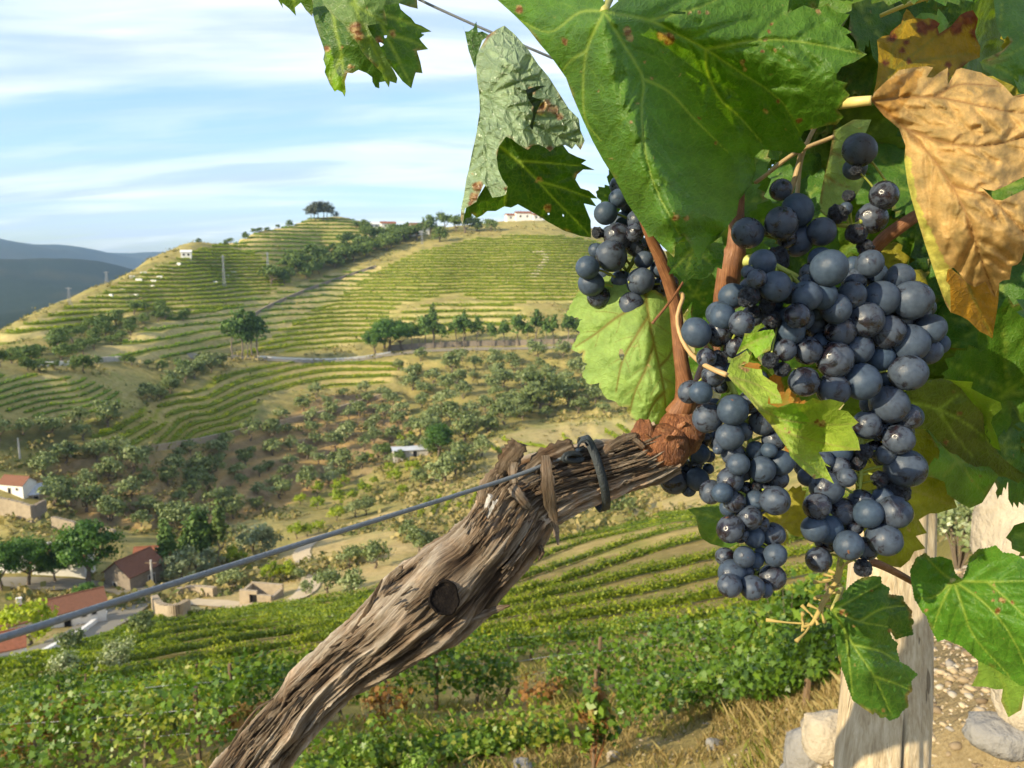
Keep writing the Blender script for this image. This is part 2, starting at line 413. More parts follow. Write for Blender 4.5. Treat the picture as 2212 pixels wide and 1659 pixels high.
def ground(px, py, rmin=4.0, rmax=9000.0):
    """first place where the view through a frame point meets the ground"""
    d = ray(px, py); az = math.atan2(d.x, d.y); t = d.z / math.hypot(d.x, d.y)
    u = (az - AZ_IN[0]) / (AZ_IN[1] - AZ_IN[0]); u = min(max(u, 0), len(AZ_IN) - 1.001); i = int(u); f = u - i
    col = Zt[i] * (1 - f) + Zt[i + 1] * f; R = np.exp(LR)
    ok = np.nonzero((col - t * R > 0) & (R > rmin) & (R < rmax))[0]
    if len(ok) == 0: return None
    j = ok[0]
    if j > 0:
        a = col[j - 1] - t * R[j - 1]; b = col[j] - t * R[j]; k = 0 if b == a else np.clip(-a / (b - a), 0, 1); r = R[j - 1] + (R[j] - R[j - 1]) * k
    else: r = R[j]
    return Vector((r * math.sin(az), r * math.cos(az), zat(r * math.sin(az), r * math.cos(az))))
def zat(x, y):
    az = np.arctan2(x, y); lr = np.log(np.maximum(np.hypot(x, y), 1.0))
    u = np.clip((az - AZ_IN[0]) / (AZ_IN[1] - AZ_IN[0]), 0, len(AZ_IN) - 1.001); i = np.asarray(u).astype(int); fu = u - i
    v = np.interp(lr, LR, np.arange(len(LR))); v = np.clip(v, 0, len(LR) - 1.001); j = np.asarray(v).astype(int); fv = v - j
    return (Zt[i, j] * (1 - fu) + Zt[i + 1, j] * fu) * (1 - fv) + (Zt[i, j + 1] * (1 - fu) + Zt[i + 1, j + 1] * fu) * fv

# base colours of the ground by cover
def colmap():
    C = np.zeros(Zs.shape + (3,)); n = fbm(Xg / 14, Yg / 14, 4, 40)[..., None]; n2 = fbm(Xg / 3.5, Yg / 3.5, 3, 50)[..., None]
    tan = np.array([.34, .29, .115]); grass = np.array([.22, .24, .045]); scrubc = np.array([.105, .115, .05]); pale = np.array([.48, .40, .19])
    C[:] = tan * (.75 + .5 * n) ; C += (scrubc - C) * np.clip((n2 - .42) * 2.2, 0, .75) * .8
    def put(m, col, amt=1.0):
        nonlocal C
        w = (soft(m.astype(float), 1) * amt)[..., None]; C = C * (1 - w) + np.asarray(col) * (.8 + .4 * n2) * w
    for k in ('scrub', 'scrub2', 'gully'): put(MASK[k], scrubc, .8)
    for k in ('ridge', 'banks', 'mound', 'summit', 'upper'): put(MASK[k] & (riser < .5), grass)
    for k in ('ridge', 'banks', 'mound', 'summit', 'upper', 'face', 'lowface'): put(MASK[k] & (riser >= .5), pale, .95)
    for k in ('face', 'lowface', 'spur'): put(MASK[k] & (riser < .5), grass * np.array([1.15, 1.1, .8]))
    put(MASK['spur'] & (riser >= .5), (.44, .35, .15))
    for k in ('olive',): put(MASK[k] & (riser < .5), (.42, .285, .13)); put(MASK[k] & (riser >= .5), (.27, .20, .12))  # olive risers darker: their shadow lines put into the ground colour
    for k in ('dirt', 'dirt2'): put(MASK[k], (.45, .35, .18), .85)
    for k in ('small', 'young'): put(MASK[k], (.38, .32, .16))
    slope = (Rg > 5) & (Rg < 85) & ~MASK['dirt'] & ~MASK['dirt2']
    put(slope, (.38, .30, .13), .9); put(slope & (n2[..., 0] > .5), (.22, .21, .06), .7)
    put(Rg < 4.6, (.34, .265, .16), .9)
    far = Rg > 600
    put(far, (.035, .055, .04), 1.0); put(far & (fbm(Xg / 160, Yg / 160, 4, 60) > .54), (.075, .08, .05), .8)
    return np.clip(C * np.where((Rg > 60) & (Rg < 600), 1.38, 1.0)[..., None], .01, .9)
COLg = colmap()
# the rest of the circle, coarse, so that the place goes on round the camera
AZ_OUT = np.radians(np.concatenate([np.arange(41, 318, 4.0), [320.]]))
A0, A1 = Zt[-1], Zt[0]
fo = np.linspace(0, 1, len(AZ_OUT) + 2)[1:-1]; fo = fo * fo * (3 - 2 * fo)
Zo = A0[None] * (1 - fo[:, None]) + A1[None] * fo[:, None]
Ro = np.exp(LR)[None] * np.ones((len(AZ_OUT), 1)); Zo = np.where(Ro < 3, np.minimum(Zo, -1.45), Zo)
XA = np.concatenate([Xg, Ro * np.sin(AZ_OUT)[:, None]]); YA = np.concatenate([Yg, Ro * np.cos(AZ_OUT)[:, None]]); ZA = np.concatenate([Zt, Zo])
CA = np.concatenate([COLg, np.broadcast_to(COLg[-1][None], Zo.shape + (3,))])
na, nr = XA.shape
V = np.stack([XA, YA, ZA], -1).reshape(-1, 3)
ia, ir = np.meshgrid(np.arange(na), np.arange(nr - 1), indexing='ij'); ib = (ia + 1) % na
F = np.stack([ia * nr + ir, ib * nr + ir, ib * nr + ir + 1, ia * nr + ir + 1], -1).reshape(-1, 4)[:, ::-1]
# close the middle under the camera
V = np.vstack([V, [[0, 0, -1.6]]]); cidx = len(V) - 1
Fc = np.array([(i * nr, cidx, ((i + 1) % na) * nr) for i in range(na)])[:, ::-1]
me = mesh_np('ground', V, [F, Fc])
set_attr(me, 'gcol', np.concatenate([np.c_[CA.reshape(-1, 3), np.ones(na * nr)], [[.4, .33, .2, 1]]]))
def ground_mat():
    m, nt = mat('dry hillside soil'); g = NT(nt); P = g.node('TexCoord').outputs['Object']
    c = g.attr('gcol', 'Color')
    n1 = g.noise(P, .9, 8, .62); n2 = g.noise(P, 14, 6, .6); n3 = g.noise(P, .12, 5, .6)
    c = g.mix(g.rng(n1, .35, .68), c, g.mix(1.0, c, (.72, .74, .68), 'MULTIPLY'))
    c = g.mix(g.math('MULTIPLY', g.rng(n3, .48, .66), .5), c, g.mix(1.0, c, (.66, .86, .60), 'MULTIPLY'))
    c = g.mix(g.rng(n2, .3, .75), g.mix(1.0, c, (.78, .76, .72), 'MULTIPLY'), g.mix(1.0, c, (1.18, 1.15, 1.08), 'MULTIPLY'))
    n4 = g.noise(P, 90, 5, .65); c = g.mix(g.rng(n4, .35, .7), g.mix(1.0, c, (.70, .66, .60), 'MULTIPLY'), c)
    h = g.math('ADD', g.math('MULTIPLY', n1, .7), g.math('ADD', g.math('MULTIPLY', n2, .06), g.math('MULTIPLY', n4, .02)))
    g.bsdf(c, .95, .05, g.bump(h, .7, .5)); return m
ter = link('ground', me, ground_mat(), kind='structure')

# ------------------------------------------------------------------ leaf masses
def leaf_quads(C, size, nrm=None, spread=1.0, rs=nrs, long=1.35, lobed=False):
    """one small leaf face at every point of C"""
    n = len(C); C = np.asarray(C, float)
    d = rs.normal(size=(n, 3))
    if nrm is not None: d = d * spread + nrm * 1.2
    d /= np.linalg.norm(d, axis=1)[:, None] + 1e-9
    a = rs.normal(size=(n, 3)); a -= d * (a * d).sum(1)[:, None]; a /= np.linalg.norm(a, axis=1)[:, None] + 1e-9
    b = np.cross(d, a); s = (np.asarray(size) * (.45 + .95 * rs.uniform(size=n) ** 1.2))[:, None]
    if lobed:                                        # five-pointed leaf outline
        prof = [(-.42, 0), (-.50, .34), (-.08, .28), (.02, .56), (.20, .24), (.62, 0), (.20, -.24), (.02, -.56), (-.08, -.28), (-.50, -.34)]
        V = np.stack([C + a * s * u_ + b * s * v_ + d * s * (.22 * abs(v_) - .10 * max(0, u_)) for u_, v_ in prof], 1).reshape(-1, 3)
        return V, np.arange(n * 10).reshape(-1, 10)
    V = np.stack([C - a * s * long * .5, C + b * s * .5 + a * s * .08 + d * s * .14, C + a * s * long * .5, C - b * s * .5 + a * s * .08 + d * s * .14], 1).reshape(-1, 3)
    F = np.arange(n * 4).reshape(-1, 4)
    return V, F
def crown_mesh(name, w, h, z0, nclump, nleaf, size, seed, round_=1.0, fill=.35, flatb=.0, cone=0.0, clump_r=.24):
    """uneven crown: leaf faces gathered in clumps through an ellipsoid (or a cone)"""
    rs = np.random.RandomState(seed); P = []; N = []; Vv = []
    for c in range(nclump):
        d = rs.normal(size=3); d /= np.linalg.norm(d)
        if d[2] < -.5: d[2] *= -.5
        rr = (fill + (1 - fill) * rs.uniform() ** .45) * rs.uniform(.78, 1.12)
        p = d * rr; zz = (p[2] + 1) / 2
        if cone: f = (1 - zz) * cone + (1 - cone); p[0] *= f; p[1] *= f
        if flatb and p[2] < -flatb: p[2] = -flatb * rs.uniform(.6, 1)
        k = max(3, int(nleaf / nclump * rs.uniform(.6, 1.4))); cr = clump_r * rs.uniform(.6, 1.35)
        q = p + rs.normal(size=(k, 3)) * cr * .62 * np.array([1, 1, .75])
        P.append(q); nn = q - p * .5; N.append(nn / (np.linalg.norm(nn, axis=1)[:, None] + 1e-9)); Vv.append(np.clip(rs.uniform() * .65 + rs.uniform(size=k) * .35, 0, 1))
    P = np.vstack(P) * np.array([w / 2, w / 2, h / 2]) + np.array([0, 0, z0 + h / 2]); N = np.vstack(N); v = np.concatenate(Vv)
    V, F = leaf_quads(P, size, N, .8, rs)
    me = mesh_np(name, V, F, smooth=False); set_attr(me, 'leafv', np.repeat(v, 4)); return me
def trunk_mesh(name, h, r, w, seed, limbs=3, lean=.1):
    rs = np.random.RandomState(seed); mb = MB()
    top = np.array([rs.normal() * lean, rs.normal() * lean, h * .55])
    mb.tube(catmull([(0, 0, -.3), (0, 0, 0), top * .5 + rs.normal(size=3) * .03, top], 6), np.linspace(r * 1.25, r * .75, 6), 7)
    for i in range(limbs):
        a = i * 2 * math.pi / limbs + rs.uniform(0, 1); e = top + np.array([math.cos(a) * w * .3, math.sin(a) * w * .3, h * .5 * rs.uniform(.8, 1.3)])
        mb.tube(catmull([top * .92, (top + e) / 2 + rs.normal(size=3) * .08, e], 5), np.linspace(r * .6, r * .18, 5), 5)
    me = bpy.data.meshes.new(name); me.from_pydata(mb.v, [], mb.f); me.polygons.foreach_set('use_smooth', np.ones(len(me.polygons), bool)); return me

M_OLIVE = foliage_mat('olive leaves', [(0.075, 0.106, 0.027), (0.144, 0.188, 0.056), (0.237, 0.281, 0.106), (0.350, 0.388, 0.175)], .22, .5, .35, (1.1, 1.15, .7))
M_OAK = foliage_mat('dark evergreen leaves', [(0.047, 0.078, 0.019), (0.088, 0.135, 0.032), (0.142, 0.203, 0.049), (0.216, 0.277, 0.081)], .22, .6)
M_PINE = foliage_mat('pine needles', [(0.037, 0.069, 0.015), (0.069, 0.125, 0.027), (0.112, 0.188, 0.037), (0.163, 0.237, 0.062)], .2, .65)
M_BROAD = foliage_mat('broadleaf crown leaves', [(0.029, 0.069, 0.011), (0.057, 0.127, 0.021), (0.098, 0.196, 0.032), (0.149, 0.253, 0.052)], .3, .5)
M_CITRUS = foliage_mat('yellow-green citrus leaves', [(.11, .16, .012), (.20, .27, .018), (.33, .40, .03), (.45, .48, .06)], .38, .45)
M_EUC = foliage_mat('grey eucalyptus leaves', [(.05, .06, .04), (.09, .105, .07), (.14, .15, .11)], .2, .6)
M_ROW = foliage_mat('distant vine leaves', [(0.104, 0.150, 0.008), (0.195, 0.260, 0.013), (0.325, 0.377, 0.018), (0.468, 0.468, 0.026)], .38, .5)
M_ROWG = foliage_mat('green vine leaves', [(0.062, 0.119, 0.010), (0.125, 0.213, 0.015), (0.225, 0.338, 0.025), (0.413, 0.450, 0.044)], .42, .45)
M_ROWN = foliage_mat('slope vine row leaves', [(0.044, 0.081, 0.007), (0.094, 0.150, 0.013), (0.175, 0.237, 0.018), (0.312, 0.350, 0.027), (0.500, 0.475, 0.050)], .40, .45)  # greens and yellows of the near slope rows
M_VINE = foliage_mat('near vine leaves', [(0.021, 0.046, 0.006), (0.048, 0.101, 0.010), (0.086, 0.167, 0.014), (0.149, 0.241, 0.023), (0.310, 0.322, 0.046), (0.276, 0.138, 0.034)], .34, .42, .4)
M_DRY = foliage_mat('dry russet vine leaves', [(.10, .045, .015), (.22, .10, .03), (.34, .19, .06), (.30, .30, .06)], .35, .6)
M_BARK = simple('grey tree bark', (.16, .125, .09), .9, .4, 3, .1, .6, 12)
M_BARKL = simple('pale tree bark', (.20, .165, .125), .9, .35, 3, .1, .6, 12)
M_WOODP = simple('weathered brown post wood', (.17, .115, .07), .85, .4, 6, .15, .4, 30)

TREE = {}
def kind(key, crowns, trunk, mleaf, mbark):
    TREE[key] = ([c for c in crowns], trunk, mleaf, mbark)
    for c in crowns: c.materials.append(mleaf)
    trunk.materials.append(mbark)
kind('olive', [crown_mesh('crown', 1.0, .82, .16, 26, 1100, .075, 100 + i, fill=.3, clump_r=.26) for i in range(5)], trunk_mesh('trunk', .45, .045, .8, 5, 3, .04), M_OLIVE, M_BARK)
kind('oak', [crown_mesh('crown', 1.0, .9, .06, 24, 850, .085, 120 + i, fill=.3, clump_r=.28) for i in range(4)], trunk_mesh('trunk', .4, .05, .7, 6, 3, .03), M_OAK, M_BARK)
kind('broad', [crown_mesh('crown', 1.0, .95, .26, 60, 8000, .042, 140 + i, fill=.3, clump_r=.24) for i in range(3)], trunk_mesh('trunk', .6, .045, .8, 7, 4, .03), M_BROAD, M_BARK)
kind('citrus', [crown_mesh('crown', 1.0, .95, .12, 20, 800, .085, 160 + i, fill=.35, clump_r=.25) for i in range(3)], trunk_mesh('trunk', .4, .035, .7, 8, 3, .02), M_CITRUS, M_BARK)
kind('pine', [crown_mesh('crown', .55, .68, .36, 24, 800, .06, 180 + i, fill=.25, cone=.35, clump_r=.3) for i in range(4)], trunk_mesh('trunk', .8, .02, .3, 9, 3, .02), M_PINE, M_BARKL)
kind('cypress', [crown_mesh('crown', .22, .95, .05, 30, 900, .05, 200 + i, fill=.2, cone=.6, clump_r=.3) for i in range(2)], trunk_mesh('trunk', .5, .018, .1, 10, 2, .0), M_OAK, M_BARK)
kind('conifer', [crown_mesh('crown', .46, .94, .06, 46, 1800, .045, 220 + i, fill=.25, cone=.75, clump_r=.2) for i in range(2)], trunk_mesh('trunk', .8, .02, .2, 11, 3, .0), M_PINE, M_BARK)
kind('euc', [crown_mesh('crown', 1.0, .80, .22, 22, 1100, .055, 240 + i, fill=.45, clump_r=.22) for i in range(3)], trunk_mesh('trunk', .9, .025, .9, 12, 5, .06), M_EUC, M_BARK)
kind('pale', [crown_mesh('crown', 1.0, .9, .05, 26, 1300, .06, 260 + i, fill=.3, clump_r=.24) for i in range(3)], trunk_mesh('trunk', .35, .03, .7, 13, 3, .03), foliage_mat('pale silvery shrub leaves', [(.13, .16, .08), (.20, .24, .13), (.30, .34, .20)], .25, .5), M_BARK)
TREE_N = {'olive': 'olive_tree', 'oak': 'evergreen_oak', 'broad': 'broadleaf_tree', 'citrus': 'citrus_tree', 'pine': 'pine_tree', 'cypress': 'cypress_tree', 'conifer': 'conifer_tree', 'euc': 'eucalyptus_tree', 'pale': 'silvery_shrub'}
TCAT = {k: ('shrub' if k == 'pale' else 'tree') for k in TREE_N}
def tree(key, pos, size, label, group=None, squash=1.0):
    crowns, trunk, ml, mb = TREE[key]; r = rnd.uniform(0, 6.28)
    e = empty(TREE_N[key], pos, label, TCAT[key], group, r)
    e.scale = (size, size, size * squash)
    link('crown', rnd.choice(crowns), None, e); link('trunk', trunk, None, e)
    return e
def gpx(px, py, rmin=30):
    for k in range(30):
        g = ground(px, py + k * 2, rmin, 600)
        if g is not None: return g
def tree_px(key, px, py, wpx, label, group=None, squash=1.0, rmin=30):
    """a tree whose foot stands where the ground meets frame point (px, py); wpx its spread there"""
    g = gpx(px, py, rmin)
    if g is None: return None
    return tree(key, g, wpx * g.length / FPX, label, group, squash)
def scatter(key, areas, dmin, smin, smax, label, group, nmax=400, avoid=(), jit=rnd, squash=(.85, 1.1)):
    done = []
    xs = [p[0] for a in areas for p in AREAS[a]]; ys = [p[1] for a in areas for p in AREAS[a]]
    tries = 0
    while len(done) < nmax and tries < nmax * 14:
        tries += 1
        px, py = jit.uniform(min(xs), max(xs)), jit.uniform(min(ys), max(ys))
        if not any(area(a, px, py) for a in areas) or any(inpoly(px, py, a) for a in avoid): continue
        g = ground(px, py, 60, 480)
        if g is None or any((g - q).length_squared < dmin * dmin for q in done): continue
        done.append(g); tree(key, g, jit.uniform(smin, smax), label, group, jit.uniform(*squash))
    return done

# ------------------------------------------------------------------ vine rows
def row_mesh(P, h, w, per_m, size, seed, gap=.12, low=.25, lobed=False):
    """leaf faces along a ground line P (n,3)"""
    rs = np.random.RandomState(seed); P = np.asarray(P, float)
    seg = np.linalg.norm(np.diff(P, axis=0), axis=1); L = np.concatenate([[0], np.cumsum(seg)]); n = max(6, int(L[-1] * per_m))
    t = rs.uniform(0, L[-1], n)
    t = t[vnoise(t / 1.3, t * 0 + seed * 1.7, 3) > gap]; n = len(t)
    C = np.stack([np.interp(t, L, P[:, k]) for k in range(3)], 1)
    T = np.stack([np.interp(t + .5, L, P[:, k]) - np.interp(t - .5, L, P[:, k]) for k in range(3)], 1); T /= np.linalg.norm(T, axis=1)[:, None] + 1e-9
    S = np.stack([T[:, 1], -T[:, 0], np.zeros(n)], 1)
    hh = h * (.72 + .55 * vnoise(t / 1.1, t * 0 + 9.1 + seed, 7)); u = rs.uniform(size=n) ** .75
    ww = w * (.6 + .6 * vnoise(t / .9, t * 0 + 3.3 + seed, 8)) * np.sqrt(np.clip(1.05 - (u - .55) ** 2 * 2.2, .15, 1))
    off = rs.normal(size=n) * .45
    C = C + S * (off * ww)[:, None]; C[:, 2] += hh * (low + (1 - low) * u)
    N = S * np.sign(off)[:, None] * .6 + np.array([0, 0, .5])
    V, F = leaf_quads(C, size, N, .8, rs, lobed=lobed)
    v = np.clip(.55 * vnoise(t / .8, u * 3 + seed, 11) + .5 * rs.uniform(size=n) - .02, 0, 1)
    return V, F, np.repeat(v, 10 if lobed else 4)
def vine_row(P, h, w, per_m, size, m, label, group, name='vine_row', parts=True, post_every=0, gap=.12, low=.25, lobed=False):
    P = np.asarray(P, float); V, F, v = row_mesh(P, h, w, per_m, size, rnd.randrange(9999), gap, low, lobed)
    o0 = P[len(P) // 2]
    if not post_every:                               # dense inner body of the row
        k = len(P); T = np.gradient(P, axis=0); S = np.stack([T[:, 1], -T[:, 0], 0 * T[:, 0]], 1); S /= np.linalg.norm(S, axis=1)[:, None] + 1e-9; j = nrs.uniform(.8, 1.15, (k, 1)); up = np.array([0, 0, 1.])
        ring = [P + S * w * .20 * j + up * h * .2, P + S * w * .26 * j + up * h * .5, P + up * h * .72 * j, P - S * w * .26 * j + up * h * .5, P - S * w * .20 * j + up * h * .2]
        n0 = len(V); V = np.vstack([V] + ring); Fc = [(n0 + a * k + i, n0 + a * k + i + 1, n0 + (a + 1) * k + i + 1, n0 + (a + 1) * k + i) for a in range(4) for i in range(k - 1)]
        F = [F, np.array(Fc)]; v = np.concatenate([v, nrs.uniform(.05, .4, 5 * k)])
    me = mesh_np('foliage', V - o0, F, smooth=False); set_attr(me, 'leafv', v)
    if not post_every:
        return link(name, me, m, loc=o0, label=label, cat='vine row', group=group)
    e = empty(name, o0, label, 'vine row', group); link('foliage', me, m, e)
    seg = np.linalg.norm(np.diff(P, axis=0), axis=1); L = np.concatenate([[0], np.cumsum(seg)])
    s = rnd.uniform(.3, post_every)
    k = 0
    while s < L[-1]:
        p = np.array([np.interp(s, L, P[:, i]) for i in range(3)]) - o0
        mb = MB()
        if k % 4 == 0:
            mb.tube([(p[0], p[1], p[2] - .3), (p[0] + .02, p[1], p[2] + h * 1.08)], [.045, .035], 6); mb.build('post', M_WOODP, e)
        else:
            q = [(p[0], p[1], p[2] - .1)] + [(p[0] + rnd.uniform(-.07, .07), p[1] + rnd.uniform(-.07, .07), p[2] + h * f) for f in (.2, .42, .6)]
            mb.tube(catmull(q, 8), np.linspace(.045, .022, 8), 6); mb.build('vine_trunk', M_BARK, e, smooth=True)
        s += post_every * rnd.uniform(.3, .42) if k % 4 else post_every * .4; k += 1
    mb = MB(); Q = P - o0
    for f in (.5, .8): mb.tube(Q + np.array([0, 0, h * f]), .004, 4)
    mb.build('wire', M_STEEL, e)
    return e
M_STEEL = simple('dull galvanised steel', (.30, .31, .33), .45, .2, 60, .5)
ROWLAB = {
    'ridge': ('thin green vine row on the terraces of the ridge sloping down to the far valley', 'vine rows on the ridge'),
    'banks': ('green vine row along a broad pale earth bank below the dark scrub belt', 'vine rows on the broad banks'),
    'face': ('yellow-green vine row curving across the main hill face above the road', 'vine rows on the main hill face'),
    'lowface': ('short vine row on the pale cut slope just above the roadside pines', 'vine rows above the pines'),
    'mound': ('green vine row with pale bank on the low mound beside the spur', 'vine rows on the low mound'),
    'spur': ('yellowish vine row wrapping over the rounded spur below the road', 'vine rows on the rounded spur'),
    'summit': ('vine row on the smooth green summit under the lone tree clump', 'vine rows on the summit'),
    'upper': ('vine row on the shaded shoulder below the summit field', 'vine rows on the shoulder'),
    'small': ('short vine row in the small steep plot above the ravine', 'vine rows in the small plot'),
}
def contour_rows():
    ja = np.arange(0, len(AZ_IN), 3); A = AZ_IN[ja]; R = np.exp(LR)
    for k, (lab, grp) in ROWLAB.items():
        h = STEP[k]; M = MASK[k][ja]
        zz = Zw[ja][M]
        if not len(zz): continue
        sub = {'spur': (.15, .5), 'face': (.12, .42), 'small': (.2, .7), 'banks': (.22,), 'mound': (.2,), 'summit': (.1, .4)}.get(k, (.15, .45))
        for lev in range(int(zz.min() / h) - 1, int(zz.max() / h) + 2):
            for fr in sub:
                z = (lev + fr) * h; run = []
                def flush():
                    nonlocal run
                    if len(run) >= 5:
                        P = np.array(run); L = np.linalg.norm(np.diff(P, axis=0), axis=1).sum()
                        if L > 7:
                            big = k in ('banks', 'mound')
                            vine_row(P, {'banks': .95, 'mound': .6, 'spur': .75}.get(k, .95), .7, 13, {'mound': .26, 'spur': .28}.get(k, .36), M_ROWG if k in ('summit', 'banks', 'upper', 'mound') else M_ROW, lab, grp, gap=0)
                    run = []
                for a, i in zip(A, ja):
                    c = Zw[i]; mk = MASK[k][i]
                    x = np.nonzero(mk[:-1] & (c[:-1] <= z) & (c[1:] > z))[0]
                    if len(x) == 0: flush(); continue
                    j = x[0]; f = (z - c[j]) / (c[j + 1] - c[j]); r = R[j] + (R[j + 1] - R[j]) * f
                    p = np.array([r * math.sin(a), r * math.cos(a), 0]); p[2] = zat(p[0], p[1])
                    if run and np.linalg.norm(p - run[-1]) > 7: flush()
                    run.append(p)
                flush()
contour_rows()
print('ROWS', sum(o.name.startswith('vine_row') for o in bpy.data.objects))

# rows down the near slope, between three lines traced along the hillside
G_EDGE = [(-120, 1478), (150, 1415), (330, 1345), (480, 1325), (700, 1302), (900, 1262), (1150, 1160), (1480, 1112), (1650, 1080), (1800, 1050)]
G_MID = [(-120, 1530), (150, 1465), (500, 1392), (800, 1350), (1100, 1310), (1400, 1240), (1650, 1185), (1800, 1150), (1950, 1120)]
G_NEAR = [(-120, 1610), (250, 1560), (600, 1525), (900, 1490), (1150, 1450), (1450, 1420), (1650, 1392), (1780, 1372)]
def px_line(A, B, t, n=60):
    a, b = catmull(A, n), catmull(B, n)
    out = []
    for (xa, ya), (xb, yb) in zip(a, b):
        g1, g2 = ground(xa, ya, 7, 130), ground(xb, yb, 7, 130)
        if g1 is None or g2 is None: continue
        p = g1.lerp(g2, t); out.append((p.x, p.y, zat(p.x, p.y)))
    P = np.array(out)
    if len(P) > 3:                    # keep the row a clean line
        for _ in range(4): P[1:-1, :2] = (P[:-2, :2] + P[1:-1, :2] * 2 + P[2:, :2]) / 4
        P[:, 2] = zat(P[:, 0], P[:, 1])
    return P
NM, NN = 5, 4
for i in range(NM):
    P = px_line(G_EDGE, G_MID, i / NM)
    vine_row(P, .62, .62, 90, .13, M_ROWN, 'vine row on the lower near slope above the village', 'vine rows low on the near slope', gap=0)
for i in range(NN):
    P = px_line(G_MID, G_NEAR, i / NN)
    vine_row(P, .68, .6, 210, .095, M_ROWN, 'leafy vine row midway down the near slope', 'vine rows midway down the near slope', gap=0)

for i in range(11):                                  # the young plot between the ravine and the slope
    a_, b_ = (905 + i * 27, 1122 - i * 5), (965 + i * 25, 1022 - i * 2.5); P = px_line([a_, ((a_[0] + b_[0]) / 2 - 6, (a_[1] + b_[1]) / 2), b_], [a_, ((a_[0] + b_[0]) / 2 - 6, (a_[1] + b_[1]) / 2), b_], 0.0, 24)
    if len(P) > 6: vine_row(P, .6, .5, 40, .17, M_ROW, 'young vine row in the plot above the ravine', 'vine rows in the young plot', gap=0)
# ------------------------------------------------------------------ trees
scatter('olive', ['olive'], 4.1, 2.4, 4.8, 'grey-green olive tree on the brown terraced grove above the citrus trees', 'olive trees of the terraced grove', 130)
scatter('olive', ['olive2'], 5.4, 3.0, 6.2, 'olive tree on the rough slope between the road and the ravine', 'olive trees below the road', 90)
scatter('oak', ['scrub'], 4.6, 2.6, 5.0, 'dark evergreen tree in the scrub gully behind the bank terraces', 'evergreens in the scrub gully', 75)
scatter('oak', ['scrub2'], 5.2, 5, 9.0, 'dark evergreen tree in the belt climbing to the hilltop houses', 'evergreens in the hill belt', 95)
scatter('olive', ['gully'], 4.0, 3.0, 5.0, 'olive tree in the gully between the mound and the spur', 'olive trees in the gully', 50)
RIDGE_T = [(1340, 700), (430, 522), (487, 527), (497, 520), (530, 503), (548, 500), (560, 500), (577, 497), (600, 490), (625, 487)]
for px, py in RIDGE_T[1:]:
    tree_px('oak', px, py + 4, rnd.uniform(9, 16), 'small dark tree on the skyline of the ridge', 'trees along the skyline')
for px, py, w in [(672, 479, 30), (690, 478, 36), (706, 477, 34), (722, 477, 18), (682, 478, 34), (698, 478, 36)]:
    tree_px('euc', px, py, w, 'grey airy tree of the lone clump on the summit', 'trees of the summit clump', squash=1.15)
for px, py, w in [(960, 497, 40), (985, 500, 36), (1005, 503, 44), (1030, 500, 30), (1010, 487, 26), (880, 500, 20), (930, 505, 40), (1060, 500, 30), (900, 520, 42), (950, 522, 34), (860, 515, 30), (790, 500, 26), (770, 495, 20)]:
    tree_px('oak', px, py, w, 'dark green tree beside the white hilltop houses', 'trees by the hilltop houses')
for px, py, h in [(921, 752, 88), (937, 752, 82), (954, 752, 66), (985, 752, 78), (1003, 750, 84), (1031, 749, 72), (1063, 749, 64), (1089, 749, 66), (1119, 748, 84), (1140, 748, 60), (1159, 748, 86), (1180, 748, 66), (1195, 748, 74), (1228, 747, 84), (1250, 746, 76), (905, 754, 60), (890, 756, 66)]:
    tree_px('pine', px, py, h * .84, 'slender pine with bare trunk in the line above the road wall', 'pines along the road')
for px, py, w in [(935, 740, 90), (1003, 735, 70)]:
    tree_px('cypress', px, py, w, 'narrow dark cypress among the roadside pines', 'cypresses along the road')
for px, py, w in [(811, 765, 48), (840, 760, 66), (868, 757, 60), (830, 752, 52)]:
    tree_px('broad', px, py, w, 'dense dark round tree at the bend of the road', 'round trees at the road bend', .9)
for px, py, h in [(503, 768, 78), (523, 769, 88), (545, 768, 82), (558, 768, 90), (534, 770, 60)]:
    tree_px('pine', px, py, h, 'dark pine in the small group where the white parapet begins', 'pines at the parapet end')
for px, py, w in [(60, 800, 26), (85, 805, 30), (180, 803, 38), (160, 800, 24), (270, 785, 18), (285, 790, 20), (393, 808, 34), (410, 812, 26), (430, 797, 24), (210, 790, 20), (0, 792, 34), (25, 785, 30), (40, 775, 24), (120, 800, 20), (320, 795, 18), (350, 800, 22)]:
    tree_px('oak', px, py, w, 'bushy dark tree beside the broken white road wall', 'trees by the broken road wall')
big_olive = [(1173, 893, 95), (1326, 1120, 75), (707, 1283, 58), (762, 1284, 55), (757, 1225, 48), (810, 1228, 60), (880, 1165, 42), (905, 1195, 56), (935, 1190, 40), (505, 1275, 50), (308, 1378, 52), (154, 1420, 52), (962, 1045, 70), (909, 1052, 46), (985, 1030, 60), (770, 1118, 40), (790, 1112, 40), (1000, 1000, 50), (1040, 985, 46),
             (240, 1125, 48), (311, 1105, 34), (362, 1130, 36), (120, 1095, 50), (155, 1105, 45), (1120, 900, 50), (1230, 880, 70), (1290, 860, 60), (1090, 890, 44), (660, 1285, 30), (645, 1255, 26)]
for px, py, w in big_olive:
    tree_px('olive', px, py, w, 'rounded olive tree on the pale dirt around the ravine', 'olive trees around the ravine')
